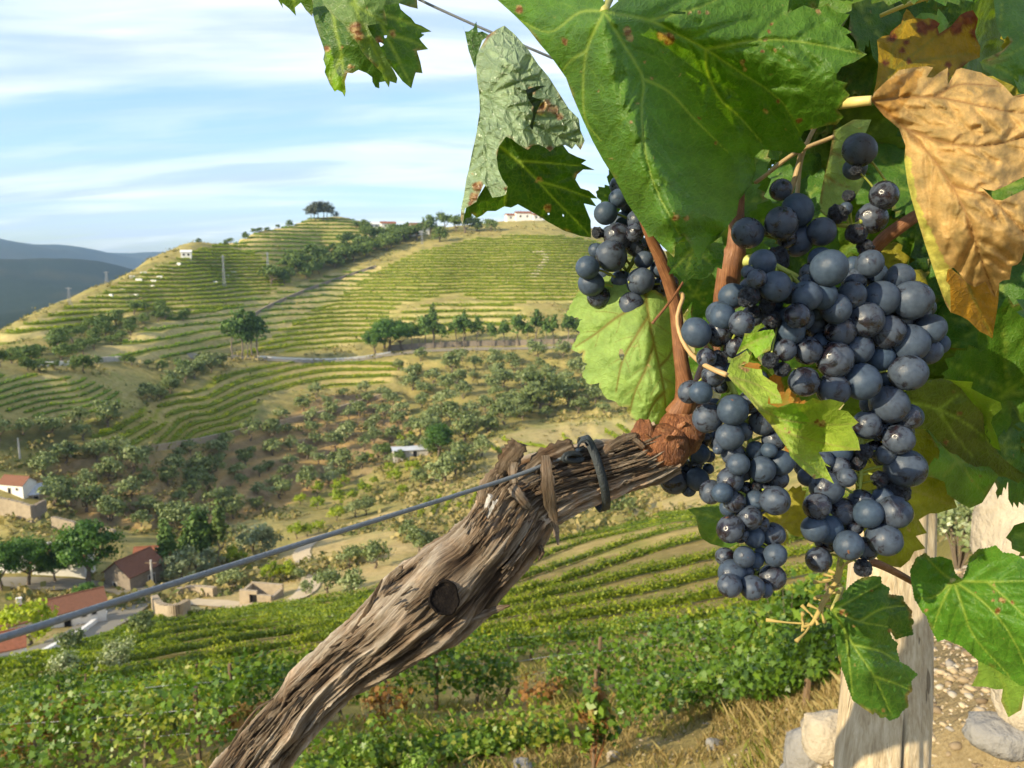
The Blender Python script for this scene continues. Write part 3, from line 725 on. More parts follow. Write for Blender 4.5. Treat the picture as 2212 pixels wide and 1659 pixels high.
for px, py, w in [(656, 1048, 27), (687, 1072, 30), (727, 1068, 30), (786, 1072, 32), (733, 1098, 38), (685, 1100, 30), (650, 1090, 26), (854, 1046, 34), (892, 1026, 36), (865, 958, 20), (887, 954, 22), (799, 998, 20), (615, 1068, 22), (729, 1125, 36), (762, 1085, 26), (641, 1164, 34), (665, 1160, 26), (690, 1150, 28), (840, 1018, 22), (870, 1070, 26), (501, 1222, 36), (520, 1218, 28), (745, 1050, 22), (810, 1050, 20), (620, 1255, 40), (588, 1262, 44)]:
    tree_px('citrus', px, py, w, 'bright yellow-green citrus tree in the ravine below the olive grove', 'citrus trees in the ravine')
for px, py, w in [(193, 1268, 104), (61, 1266, 76), (6, 1275, 72), (120, 1258, 50)]:
    tree_px('broad', px, py, w, 'large dense green tree in front of the red-roofed farm buildings', 'big trees at the farm', 1.0)
tree_px('broad', 190, 1322, 46, 'small fresh green tree at the end of the long low house')
tree_px('citrus', 62, 1395, 90, 'yellowing bushy tree in front of the lowest white house')
tree_px('conifer', 365, 1246, 118, 'pointed conifer beside the gabled stone barn')
for px, py, w in [(425, 1228, 124), (447, 1226, 116), (408, 1230, 96)]:
    tree_px('conifer', px, py, w, 'broad dark conifer of the pair behind the stone barn', 'conifers behind the barn')
tree_px('cypress', 478, 1224, 140, 'tall dark cypress standing behind the stone barn')
for px, py, w in [(394, 1258, 72), (375, 1258, 40), (451, 1238, 52), (550, 1202, 76), (578, 1198, 56), (711, 1050, 36), (715, 1030, 30)]:
    tree_px('pale', px, py, w, 'pale silvery bush at the edge of the dirt yard', 'silvery bushes by the yard')
tree_px('broad', 948, 990, 62, 'dense dark tree beside the sheet-metal shed')
for px, py, w in [(930, 985, 36), (860, 1000, 30), (830, 990, 34), (1005, 940, 40), (1060, 930, 36)]:
    tree_px('oak', px, py, w, 'dark tree in the hollow round the sheet-metal shed', 'trees round the shed')

# ------------------------------------------------------------------ buildings
M_WHITE = simple('old whitewash', (.74, .71, .64), .9, .12, 2.0, .1, .3, 8)
M_STONE = simple('rough tan stone', (.36, .29, .20), .95, .4, 1.6, .05, .8, 5)
M_STONED = simple('grey schist masonry', (.24, .20, .155), .95, .4, 1.8, .05, .8, 5)
M_TILE = simple('red clay roof tiles', (.25, .10, .058), .9, .45, 3.0, .05, .6, 9)
M_TILEO = simple('old brown roof tiles', (.20, .095, .06), .9, .35, 3.0, .05, .6, 9)
M_DARK = simple('dark opening', (.015, .014, .013), .9, .2)
M_SHEET = simple('grey corrugated sheet', (.48, .50, .53), .5, .15, 2, .4)
M_CONC = simple('pale concrete', (.50, .47, .42), .9, .2, 3, .1, .3, 12)
def gable(name, p, L, W, H, rise, rz, mw, mr, label, group=None, wins=(), doors=(), chimney=None, over=.35, ridge_tiles=True, sc=.62):
    """p: middle of the footprint on the ground. long side along local x; wins/doors: (side, x, z, w, h), side 'f' 'b' 'l' 'r'"""
    e = empty(name, p, label, 'building', group, rz); e.scale = (sc, sc, sc)
    w = MB(); hx, hy = L / 2, W / 2; z0 = -1.5
    w.add([(-hx, -hy, z0), (hx, -hy, z0), (hx, hy, z0), (-hx, hy, z0), (-hx, -hy, H), (hx, -hy, H), (hx, hy, H), (-hx, hy, H), (-hx, 0, H + rise), (hx, 0, H + rise)],
          [(0, 1, 5, 4), (2, 3, 7, 6), (1, 2, 6, 9, 5), (3, 0, 4, 8, 7)])
    w.build('wall', mw, e)
    r = MB(); t = .16; ox, oy = hx + over, hy + over; zl = H - rise * over / hy
    for s in (-1, 1):
        r.add([(-ox, s * oy, zl + .03), (ox, s * oy, zl + .03), (ox, 0, H + rise + .03), (-ox, 0, H + rise + .03), (-ox, s * oy, zl + t), (ox, s * oy, zl + t), (ox, 0, H + rise + t), (-ox, 0, H + rise + t)],
              [(0, 1, 2, 3), (4, 7, 6, 5), (0, 4, 5, 1), (1, 5, 6, 2), (3, 2, 6, 7), (0, 3, 7, 4)])
    ro = r.build('roof', mr, e)
    if ridge_tiles:
        q = MB(); q.tube([(-ox, 0, H + rise + t), (ox, 0, H + rise + t)], .13, 6); q.build('ridge_tile', mr, ro)
    if chimney is not None:
        c = MB(); c.box((chimney, W * .12, H + rise + .4), (.6, .5, 1.3)); c.box((chimney, W * .12, H + rise + 1.1), (.75, .65, .14)); c.build('chimney', mw, ro)
    for nm, lst, mm in (('window', wins, M_DARK), ('door', doors, M_DARK)):
        for sd, x, z, ww, hh in lst:
            f = MB(); g = MB()
            if sd in 'fb':
                s = -1 if sd == 'f' else 1
                f.box((x, s * (hy + .02), z), (ww, .06, hh))
                for dx, dz, bw, bh in ((0, hh / 2 + .06, ww + .3, .12), (0, -hh / 2 - .06, ww + .3, .12), (-ww / 2 - .07, 0, .14, hh), (ww / 2 + .07, 0, .14, hh)): g.box((x + dx, s * (hy + .04), z + dz), (bw, .1, bh))
            else:
                s = -1 if sd == 'l' else 1
                f.box((s * (hx + .02), x, z), (.06, ww, hh))
                for dy, dz, bw, bh in ((0, hh / 2 + .06, ww + .3, .12), (-ww / 2 - .07, 0, .14, hh), (ww / 2 + .07, 0, .14, hh)): g.box((s * (hx + .04), x + dy, z + dz), (.1, bw, bh))
            o = f.build(nm, mm, e); g.build('frame', M_CONC, o)
    return e
deg = math.radians
gable('stone_barn', gpx(292, 1262), 7.6, 6.2, 3.4, 2.3, deg(68), M_STONED, M_TILEO, 'gabled stone barn with brown tiled roof between the big tree and conifer', wins=[('l', .6, 1.4, .8, .7)], doors=[('f', 1.0, 1.0, 1.4, 2.0)])
gable('stone_house', gpx(335, 1232), 6.5, 5.0, 3.2, 1.7, deg(12), M_STONE, M_TILE, 'stone house with bright red roof directly behind the gabled barn', wins=[('f', 1.2, 1.8, .7, .8)])
gable('farm_house', gpx(140, 1236), 9.0, 5.0, 3.0, 1.6, deg(8), M_WHITE, M_TILE, 'red-roofed farm house mostly hidden behind the largest dense tree', wins=[('f', -2.4, 1.7, .8, 1.0)], chimney=-2.5)
gable('farm_house', gpx(18, 1228), 7.0, 5.0, 3.0, 1.5, deg(4), M_WHITE, M_TILE, 'red-roofed farm house at the edge of the picture behind the paired trees', wins=[('f', 1.2, 1.7, .8, 1.0)])
gable('long_house', gpx(118, 1352), 13.0, 4.6, 2.7, 1.4, deg(38), M_WHITE, M_TILEO, 'long low white house with brown tiled roof beside the valley road', wins=[('f', -3.6, 1.5, .7, .8), ('f', -1.2, 1.5, .7, .8), ('f', 3.6, 1.6, .6, .7), ('f', 4.9, 1.6, .6, .7)], doors=[('f', 1.4, 1.0, .9, 1.9)], chimney=-4)
gable('small_house', gpx(4, 1432), 5.0, 4.6, 2.6, 1.2, deg(30), M_WHITE, M_TILE, 'small white house with orange roof below the yellowing bushy tree', sc=.42, wins=[('f', .4, 1.4, .7, .8)])
gable('ruined_house', gpx(40, 1062), 8.5, 5.0, 2.9, 1.8, deg(-14), M_WHITE, M_TILEO, 'weathered white farmhouse with dark doorway above the retaining wall', sc=.5, doors=[('f', -.5, .9, 1.0, 1.8)], wins=[('f', 2.2, 1.6, .7, .7)])
gable('stone_shed', gpx(98, 1076), 6.5, 4.2, 1.9, 1.7, deg(24), M_STONE, M_SHEET, 'stone shed with grey sheet roof next to the weathered farmhouse', doors=[('f', -1.6, .8, 1.0, 1.0)])
gable('metal_shed', gpx(886, 985), 8.6, 4.2, 2.0, .35, deg(14), M_CONC, M_SHEET, 'shed with shiny pale sheet roof in the ravine among trees', doors=[('f', 1, .9, 1.0, 1.7)], ridge_tiles=False, sc=.85)
gable('hilltop_house', gpx(906, 506), 9.0, 6.0, 4.0, 1.4, deg(20), M_WHITE, M_TILE, 'largest white hilltop house with orange tiled roof', wins=[('f', -2.4, 2.4, 1, 1.2), ('f', 2.2, 2.4, 1, 1.2)], sc=1.0)
for px, py, L, W, H, lb in [(862, 509, 12, 5, 2.6, 'long low white building left of the largest hilltop house'), (838, 494, 8, 5, 2.8, 'white house highest in the hilltop cluster'), (811, 508, 7, 5, 3, 'white house with garden wall lowest in the hilltop cluster'), (806, 495, 6, 5, 2.6, 'small white house at the upper end of the hilltop cluster'),
                            (403, 557, 5.4, 4.4, 3.2, 'lone white hut halfway down the terraced ridge'), (639, 561, 6.5, 4, 2.4, 'lone white hut below the dark tree belt'), (1107, 477, 8, 5, 3, 'white house on the second crest next to the leaf edge'), (1130, 472, 9, 5, 4, 'tall pale house on top of the second crest'), (1160, 474, 6, 5, 3, 'pale house furthest along the second crest')]:
    gable('white_house', gpx(px, py), L, W, H, 1.0, deg(rnd.uniform(5, 28)), M_WHITE, M_TILE if px > 1100 or px in (838,) else M_WHITE, lb, wins=[('f', -L * .22, H * .55, .9, 1.0), ('f', L * .22, H * .55, .9, 1.0)], ridge_tiles=False, sc=.66 if px in (403, 639) else .95)
# roofless store with a dark doorway
def ruin():
    p = gpx(549, 1303); e = empty('roofless_store', p, 'roofless pale stone store with dark doorway on the dirt track', 'building', rz=deg(-10)); e.scale = (.7, .7, .7)
    mb = MB(); mb.box((-1.25, 0, .4), (1.4, .4, 2.8)); mb.box((1.55, 0, .15), (2.0, .4, 2.3)); mb.box((-.02, 0, 1.55), (1.1, .36, .5)); mb.box((-1.9, 1.6, .2), (.4, 3.2, 2.4)); mb.box((2.5, 1.6, 0), (.4, 3.2, 2.0)); mb.box((.3, 3.2, .3), (4.6, .4, 2.4))
    mb.build('wall', M_STONE, e); d = MB(); d.box((0, .15, .35), (1.06, .1, 1.9)); d.build('door', M_DARK, e)
ruin()
def wall_line(name, pts, h, t, m, label, cat='wall', group=None, n=40, crenel=0, rmin=30, up=0.0):
    P = catmull(pts, n); Q = []
    for x, y in P:
        g = ground(x, y, rmin)
        if g is not None: Q.append(g)
    mb = MB(); o = Q[len(Q) // 2]
    for i in range(len(Q) - 1):
        a, b = Q[i], Q[i + 1]; d = b - a; L = math.hypot(d.x, d.y)
        if L < .02 or L > 25: continue
        nx, ny = -d.y / L * t / 2, d.x / L * t / 2; hh = h * (1 + rnd.uniform(-.03, .03)) + up; j = 0
        V = []
        for q, z in ((a, -.8), (b, -.8), (a, hh + j), (b, hh + j)):
            for s in (-1, 1): V.append((q.x + s * nx - o.x, q.y + s * ny - o.y, q.z + z - o.z))
        mb.add(V, [(0, 2, 6, 4), (1, 5, 7, 3), (4, 6, 7, 5), (0, 4, 5, 1), (2, 3, 7, 6)])
    return mb.build(name, m, loc=o, label=label, cat=cat, group=group)
wall_line('road_parapet', [(557, 772), (600, 775), (640, 777), (702, 778), (774, 774), (844, 763)], .55, .35, M_WHITE, 'long white parapet along the hillside road bend')
wall_line('road_parapet', [(52, 790), (100, 791), (156, 789)], .9, .45, M_WHITE, 'short broken white road wall among dark bushes')
wall_line('road_parapet', [(205, 784), (240, 781), (262, 780)], 1.2, .45, M_CONC, 'crumbling pale road wall between the dark bush and bank')
wall_line('retaining_wall', [(844, 757), (930, 752), (1009, 748), (1120, 746), (1236, 743), (1400, 742)], 1.7, .5, M_STONED, 'dark stone retaining wall under the roadside pines')
wall_line('retaining_wall', [(-20, 1108), (30, 1116), (72, 1129)], 2.4, .5, M_STONE, 'tall pale retaining wall below the weathered farmhouse')
wall_line('retaining_wall', [(72, 1129), (85, 1120), (99, 1112)], 2.2, .5, M_STONED, 'shaded return of the retaining wall at its corner')  # same wall turning the corner; its shade put in as darker stone
wall_line('stone_wall', [(300, 978), (420, 958), (540, 932), (700, 895), (838, 854)], 1.0, .5, M_STONE, 'long low pale wall climbing across the olive grove')
wall_line('stone_wall', [(115, 1140), (165, 1152)], 1.6, .5, M_STONE, 'short stone wall on the eroded bank above the farm')
wall_line('stone_wall', [(195, 1158), (250, 1170)], 1.6, .5, M_STONE, 'overgrown stone wall on the eroded bank nearer the barn')
wall_line('stone_wall', [(383, 1290), (420, 1284), (465, 1288)], 1.0, .6, M_STONE, 'ruined field wall beside the roofless store')
wall_line('stone_wall', [(335, 1315), (352, 1338), (385, 1340), (406, 1328)], 1.5, .6, M_STONE, 'curved stone terrace wall below the dirt track')
wall_line('stone_wall', [(530, 692), (600, 655), (700, 615), (812, 577)], 1.0, .6, M_STONED, 'dark diagonal wall splitting the terraced hill')
wall_line('road_balustrade', [(60, 1440), (110, 1412), (170, 1375), (228, 1330)], .5, .4, M_WHITE, 'low white roadside wall in front of the long house')
WE = [(300, 606), (332, 609), (345, 600), (330, 620), (293, 640), (370, 580), (385, 572), (310, 592), (505, 590), (490, 598), (530, 577), (465, 612), (285, 600), (265, 625), (240, 640)]
for px, py in WE:
    g = ground(px, py, 60)
    if g is None: continue
    mb = MB(); mb.box((0, 0, .25), (rnd.uniform(.8, 2.2), .5, rnd.uniform(.6, 1.0)), rnd.uniform(-.4, .4)); mb.build('terrace_wall_end', M_WHITE, loc=g, label='small white terrace wall end on the ridge', cat='wall', group='white wall ends on the ridge')  # stone ends catching the sun; that light is put in as whitewash colour
# roads and tracks laid on the ground
def ribbon(name, pts, w, m, lift=.12, n=60, rmin=30):
    Q = [g for g in (ground(x, y, rmin) for x, y in catmull(pts, n)) if g is not None]
    P = np.array([tuple(q) for q in Q]); 
    for _ in range(3): P[1:-1] = (P[:-2] + 2 * P[1:-1] + P[2:]) / 4
    T = np.gradient(P, axis=0); S = np.stack([-T[:, 1], T[:, 0], 0 * T[:, 0]], 1); S /= np.linalg.norm(S, axis=1)[:, None] + 1e-9
    V = []
    for s in np.linspace(-1, 1, 5):
        q = P + S * s * w / 2; zz = np.maximum(zat(q[:, 0], q[:, 1]), P[:, 2] - .3) + lift; V.append(np.stack([q[:, 0], q[:, 1], zz], 1))
    k = len(P); V = np.concatenate(V); F = []
    for a in range(4):
        for i in range(k - 1): F.append((a * k + i, a * k + i + 1, (a + 1) * k + i + 1, (a + 1) * k + i))
    return link(name, mesh_np(name, V, np.array(F)), m, kind='structure')
M_ASPH = simple('worn pale asphalt', (.25, .22, .165), .9, .2, .8, .1)
M_DIRT = simple('pale dirt track', (.50, .40, .26), .95, .2, .8, .05)
ribbon('hillside_road', [(410, 773), (500, 771), (557, 775), (640, 780), (702, 781), (774, 777), (844, 766), (930, 758), (1009, 755), (1236, 750)], 3.0, M_ASPH)
ribbon('valley_road', [(-30, 1262), (60, 1262), (150, 1266), (240, 1272), (290, 1278), (300, 1292), (250, 1330), (180, 1372), (110, 1412), (40, 1440)], 4.2, M_ASPH, .15)
ribbon('dirt_track', [(405, 1300), (470, 1305), (560, 1312), (640, 1295), (672, 1260), (668, 1225), (650, 1195), (690, 1160), (760, 1150)], 2.2, M_DIRT)
ribbon('dirt_track', [(1150, 600), (1170, 575), (1180, 560), (1172, 548), (1150, 546)], 2.6, M_DIRT)
# poles
def pole(px, py, hpx, label, lattice=False, rmin=30):
    g = gpx(px, py, rmin); h = hpx * g.length / FPX
    e = empty('utility_pole', g, label, 'pole'); mb = MB()
    if lattice:
        for sx in (-1, 1):
            for sy in (-1, 1): mb.tube([(sx * .45, sy * .45, -.3), (sx * .12, sy * .12, h)], [.06, .05], 4)
        z = 0; k = 0
        while z < h * .95:
            a = .45 - .33 * z / h; z2 = min(h, z + 1.1); b = .45 - .33 * z2 / h
            for sy in (-1, 1): mb.tube([(a * (-1) ** k, sy * a, z), (-b * (-1) ** k, sy * b, z2)], [.03, .03], 4)
            z = z2; k += 1
        mb.build('mast', M_STEEL, e); c = MB(); c.box((0, 0, h * .94), (1.8, .12, .12)); c.build('crossarm', M_STEEL, e)
    else:
        mb.tube([(0, 0, -.5), (0, 0, h)], [.17, .11], 8); mb.build('mast', M_CONC, e); c = MB(); c.box((0, 0, h - .35), (1.3, .1, .1)); c.build('crossarm', M_WOODP, e)
pole(330, 1272, 58, 'grey concrete pole beside the gabled stone barn')
pole(43, 990, 38, 'concrete pole above the weathered farmhouse')
pole(153, 988, 30, 'slim pole at the foot of the spur vineyard')
pole(485, 622, 66, 'tall lattice pylon on the scrubby shoulder', True)
pole(579, 585, 38, 'lattice pylon below the lone white hut', True)
pole(231, 610, 22, 'small pylon on the ridge skyline nearer the hut', True)
pole(151, 660, 34, 'small pylon lowest on the ridge skyline', True)
pole(912, 528, 30, 'thin pylon in front of the hilltop houses', True)

# tufts of dry grass and scrub over the open slopes
def undergrowth(n, seed):
    rs = np.random.RandomState(seed); P = []; C = []; S = []
    az = np.radians(rs.uniform(-34, 20, n * 3)); r = np.exp(rs.uniform(math.log(84), math.log(420), n * 3)); x, y = r * np.sin(az), r * np.cos(az); z = zat(x, y); px, py = project(np.stack([x, y, z], 1))
    ok = fbm(x / 11, y / 11, 4, seed) > .44
    for k in ('ridge', 'banks', 'face', 'mound', 'spur', 'summit', 'upper', 'small'): ok &= ~(area(k, px, py) & (rs.uniform(size=n * 3) > .12))
    x, y, z = x[ok][:n], y[ok][:n], z[ok][:n]
    for i in range(len(x)):
        k = rs.randint(5, 12); s = rs.uniform(.35, 1.0) if rs.uniform() < .8 else rs.uniform(1.0, 1.9); P.append(np.array([x[i], y[i], z[i] + s * .25]) + rs.normal(size=(k, 3)) * np.array([.5, .5, .22]) * s); C.append(np.clip(rs.uniform() + rs.normal(size=k) * .1, 0, 1)); S.append(np.full(k, .34 * s + .12))
    P = np.vstack(P); S = np.concatenate(S); V, F = leaf_quads(P, S, np.tile([0, -.3, .8], (len(P), 1)), .8, rs); me = mesh_np('undergrowth', V, F, smooth=False); set_attr(me, 'leafv', np.repeat(np.concatenate(C), 4))
    return link('undergrowth', me, foliage_mat('dry scrub', [(.06, .085, .02), (.12, .14, .035), (.20, .18, .06), (.34, .27, .10), (.42, .34, .15)], .25, .7), label='dry scrub and grass tufts dotted over the open slopes', cat='undergrowth', kind='stuff')
undergrowth(9500, 17)

# ------------------------------------------------------------------ the slope just below: near vine rows, grass, stones, shrubs
def near_row(pts, h, w, per_m, size, label, m=None, group=None, post_every=2.6, gap=.06, low=.28, n=50, rmin=4):
    P = px_line(pts, pts, 0.0, n); return vine_row(P, h, w, per_m, size, m or M_VINE, label, group, post_every=post_every, gap=gap, low=low, lobed=True)
near_row([(-160, 1640), (200, 1606), (560, 1574), (900, 1540), (1150, 1512), (1500, 1478), (1780, 1440)], 1.15, .75, 520, .09, 'long near vine row with russet leaves, posts and drip line behind the arm', gap=.1)
near_row([(-160, 1560), (200, 1524), (600, 1486), (900, 1458), (1200, 1420), (1500, 1390), (1790, 1350)], .95, .7, 260, .095, 'second near vine row just beyond the long posted row', gap=.16)
near_row([(-140, 1700), (100, 1690), (330, 1674), (520, 1660)], 1.2, 1.1, 620, .085, 'tangled vine row in the bottom left corner', gap=.2)
near_row([(640, 1690), (900, 1645), (1100, 1618), (1220, 1600)], .42, .9, 620, .075, 'low bright green vine growth below the arm', post_every=0)
near_row([(1330, 1565), (1450, 1552), (1560, 1544), (1700, 1534), (1800, 1505)], .8, .9, 760, .078, 'leafy green vine clump beside the dry grass', post_every=5.0)
def bush(px, py, w, h, n, size, m, label, name='shrub', cat='shrub', seed=1, rmin=4, twigs=10, clumps=24, long=1.35, loc=None, base=0.0):
    g = loc or ground(px, py, rmin, 60); e = empty(name, g, label, cat); me = crown_mesh('foliage', w, h, base, clumps, n, size, seed, fill=.2, clump_r=.3); link('foliage', me, m, e)
    mb = MB(); rs = np.random.RandomState(seed)
    for i in range(twigs):
        a = rs.uniform(0, 6.28); r = rs.uniform(.1, .45) * w; t = (math.cos(a) * r, math.sin(a) * r, h * rs.uniform(.6, 1.08)); mb.tube(catmull([(0, 0, -.05), (t[0] * .35, t[1] * .35, t[2] * .5), t], 6), np.linspace(.010, .003, 6), 5)
    mb.build('stem', M_BARK, e); return e
# vine on a stake with withered leaves
g0 = ground(1282, 1668, 4, 40)
e = empty('staked_vine', g0, 'half withered vine tied to a thin stake in the dry grass', 'vine')
mb = MB(); mb.tube([(0, 0, -.4), (.01, 0, 1.42)], [.028, .024], 8); mb.build('stake', M_WOODP, e)
for nm, m_, n, sd, wd in (('dry_leaves', M_DRY, 420, 3, .34), ('green_leaves', M_VINE, 420, 4, .52)):
    me = crown_mesh(nm, wd, 1.25, .08, 22, n, .085, sd, fill=.15, clump_r=.22); link(nm, me, m_, e)
mb = MB()
for i in range(14):
    r = np.random.RandomState(i); mb.tube(catmull([(0, 0, .0), (r.normal() * .08, r.normal() * .08, .5), (r.normal() * .1, r.normal() * .1, 1.0 + r.uniform(-.3, .25))], 7), .006, 5)
mb.build('shoots', simple('dry shoots', (.30, .13, .05), .8), e)
M_SPRIG = foliage_mat('fresh sprig leaves', [(.10, .20, .03), (.20, .32, .05), (.34, .44, .10)], .4)
M_OLIVN = foliage_mat('near olive leaves', [(.11, .15, .05), (.20, .25, .10), (.34, .38, .20), (.46, .48, .30)], .3, .42, .45)
bush(165, 1650, 1.1, 1.25, 1700, .07, foliage_mat('rusty shrub leaves', [(.10, .15, .02), (.18, .22, .03), (.26, .13, .04), (.30, .28, .06)], .35), 'rusty twiggy shrub in front of the bottom left vines', 'twiggy_shrub', seed=51)
bush(260, 1452, 1.6, 1.5, 1500, .09, M_OLIVN, 'silvery shrub standing between near vine rows', 'silvery_shrub', seed=52)
bush(140, 1470, 1.3, 1.2, 1100, .09, M_OLIVN, 'smaller silvery shrub beside the corner vines', 'silvery_shrub', seed=53)
bush(770, 1672, .75, .55, 900, .045, M_SPRIG, 'pale sprouting sprig under the vine arm', 'sprouting_sprig', seed=54)
bush(905, 1690, .5, .35, 400, .045, M_SPRIG, 'small green sprig at the bottom edge', 'sprouting_sprig', seed=55)
bush(1700, 1500, 1.5, 1.25, 1900, .085, M_VINE, 'bushy vine next to the terrace stones', 'bushy_vine', 'vine', seed=56)
for k_, (x0, y0, lb) in enumerate(((60, 1648, 'russet withering vine in the bottom left corner'), (1170, 1525, 'russet withering vine behind the staked vine'), (500, 1596, 'russet withering vine low in the long row'), (830, 1560, 'russet withering vine under the middle of the arm'), (1640, 1475, 'russet withering vine near the bushy vine'))):
    bush(x0, y0, .95, .6, 260, .08, M_DRY, lb, 'withered_vine', 'vine', seed=70 + k_, twigs=8)
# olive sapling and pale boulders at the edge of the terrace
bush(2070, 1232, .95, .80, 2200, .036, M_OLIVN, 'olive shrub with pale leaves behind the post', 'olive_shrub', seed=57, rmin=2.5, twigs=16)
bush(1960, 1190, .7, .7, 900, .034, M_OLIVN, 'sparser olive shoots beside the post', 'olive_shrub', seed=58, rmin=2.5, twigs=10)
M_ROCK = simple('pale weathered rock', (.40, .335, .24), .95, .4, 9, .1, 1.0, 28)
M_ROCKB = simple('blue-grey schist', (.24, .225, .20), .9, .35, 9, .15, 1.0, 28)
def rock(px, py, r, m, seed, label, rmin=1.9, asp=(1, .9, .8), up=.25, group=None):
    g = ground(px, py, rmin, 30); nu, nv = 18, 11; i, j = np.meshgrid(np.arange(nv + 1), np.arange(nu), indexing='ij'); th = math.pi * i / nv; a = 2 * math.pi * j / nu; p = np.stack([np.sin(th) * np.cos(a), np.sin(th) * np.sin(a), np.cos(th)], -1)
    q = np.sign(p) * np.abs(p) ** .72; k = 1 + .75 * (fbm(p[..., 0] * 1.6 + seed, p[..., 1] * 1.6 + p[..., 2] * 1.2, 5, seed) - .47) + .10 * np.floor(4 * vnoise(p[..., 0] * 2 + seed, p[..., 2] * 5, seed)) / 4
    V = (q * k[..., None] * r * np.array(asp)).reshape(-1, 3); F = [(x * nu + y, x * nu + (y + 1) % nu, (x + 1) * nu + (y + 1) % nu, (x + 1) * nu + y) for x in range(nv) for y in range(nu)]
    o = link('boulder', mesh_np('boulder', V, np.array(F), smooth=False), m, loc=g + Vector((0, 0, r * up)), label=label, cat='rock', group=group); return o
rock(2262, 1250, .27, M_ROCK, 3, 'large pale boulder at the right edge', asp=(1.0, .8, 1.0), up=.55)
rock(1800, 1612, .10, M_ROCK, 5, 'white angular stone on the terrace edge beside the post', asp=(1.1, .9, .9), up=.3)
rock(1768, 1640, .12, M_ROCKB, 7, 'blue-grey slab under the white terrace stone', asp=(1.0, .8, 1.1), up=.1)
rock(1730, 1690, .14, M_ROCKB, 8, 'grey stone at the bottom edge of the terrace', up=.1)
rock(2010, 1345, .09, M_ROCKB, 9, 'grey stone on the gravel right behind the post', asp=(1.3, .9, .5), up=.1)
rock(2170, 1590, .09, M_ROCKB, 11, 'flat shaded stone low on the gravel', asp=(1.2, .8, .5), up=.1)
rock(2230, 1525, .10, M_ROCK, 12, 'pale stone half hidden by the right edge leaf', asp=(1, .8, .8), up=.2)
rock(1130, 1662, .13, M_ROCKB, 13, 'grey stone lying in the dry grass under the stake', rmin=5, up=.1)
rock(1325, 1640, .09, M_ROCK, 14, 'small pale stone in the dry grass', rmin=5, up=.1)
rock(1545, 1612, .10, M_ROCKB, 15, 'little grey stone nearest the green clump', rmin=5, up=.1)
# loose stone chips on the terrace
def chips(n, seed, rects, r0, r1, name, label, m):
    rs = np.random.RandomState(seed); t = (1 + 5 ** .5) / 2; B8 = np.array([(-1, t, 0), (1, t, 0), (-1, -t, 0), (1, -t, 0), (0, -1, t), (0, 1, t), (0, -1, -t), (0, 1, -t), (t, 0, -1), (t, 0, 1), (-t, 0, -1), (-t, 0, 1)]) / 1.9
    FI = np.array([(0, 11, 5), (0, 5, 1), (0, 1, 7), (0, 7, 10), (0, 10, 11), (1, 5, 9), (5, 11, 4), (11, 10, 2), (10, 7, 6), (7, 1, 8), (3, 9, 4), (3, 4, 2), (3, 2, 6), (3, 6, 8), (3, 8, 9), (4, 9, 5), (2, 4, 11), (6, 2, 10), (8, 6, 7), (9, 8, 1)])
    V, F, C = [], [], []; k = 0
    for i in range(n):
        a, r = math.radians(rs.uniform(rects[0], rects[1])), rs.uniform(rects[2], rects[3]); x, y = r * math.sin(a), r * math.cos(a); s = r0 + (r1 - r0) * rs.uniform() ** 3
        b = B8 * (1 + rs.normal(size=(12, 1)) * .22) * s * np.array([1.2, .9, .55]); an = rs.uniform(0, 6.28); c_, s_ = math.cos(an), math.sin(an); b = b @ np.array([[c_, -s_, 0], [s_, c_, 0], [0, 0, 1]])
        V.append(b + np.array([x, y, float(zat(x, y)) + s * .2])); F.append(FI + k); k += 12; C.append(np.full(12, rs.uniform()))
    me = mesh_np(name, np.vstack(V), np.vstack(F), smooth=False); set_attr(me, 'leafv', np.concatenate(C)); return link(name, me, m, label=label, cat=name, kind='stuff')
def chip_mat():
    m, nt = mat('mixed stone chips'); g = NT(nt); v = g.attr('leafv'); c = g.ramp(v, (0, (.16, .115, .07)), (.35, (.34, .255, .15)), (.65, (.48, .38, .24)), (.85, (.26, .23, .19)), (1, (.56, .48, .34))); g.bsdf(c, .9, .1); return m
chips(9000, 5, (22, 46, 1.9, 5.5), .004, .022, 'gravel', 'sunlit tan stone chips covering the terrace ground', chip_mat())
chips(1500, 6, (-6, 24, 6.5, 12), .006, .03, 'rubble', 'small stones scattered in the dry grass', chip_mat())
def blades(n, seed, az, rr, h0, h1, cols, name, label, keep=None):
    rs = np.random.RandomState(seed); a = np.radians(rs.uniform(*az, n)); r = rs.uniform(*rr, n); x, y = r * np.sin(a), r * np.cos(a)
    k = fbm(x * .9, y * .9, 3, seed) > .40; x, y = x[k], y[k]; n = len(x); z = zat(x, y); h = rs.uniform(h0, h1, n); an = rs.uniform(0, 6.28, n); w = .004 + .003 * rs.uniform(size=n)
    ln = rs.normal(size=(n, 2)) * .45 * h[:, None]; dx, dy = np.cos(an) * w, np.sin(an) * w
    V = np.stack([np.stack([x - dx, y - dy, z - .01], 1), np.stack([x + dx, y + dy, z - .01], 1), np.stack([x + ln[:, 0] * .4 + dx * .7, y + ln[:, 1] * .4 + dy * .7, z + h * .6], 1), np.stack([x + ln[:, 0], y + ln[:, 1], z + h], 1)], 1).reshape(-1, 3)
    me = mesh_np(name, V, np.arange(n * 4).reshape(-1, 4), smooth=False); set_attr(me, 'leafv', np.repeat(rs.uniform(size=n), 4)); return link(name, me, foliage_mat(name, cols, .3, .7), label=label, cat='grass', kind='stuff')
blades(26000, 3, (-4, 26), (6.0, 12.5), .04, .14, [(.22, .15, .06), (.32, .23, .09), (.42, .33, .15), (.20, .20, .05)], 'dry_grass', 'dry straw-coloured grass on the terrace below the grapes')
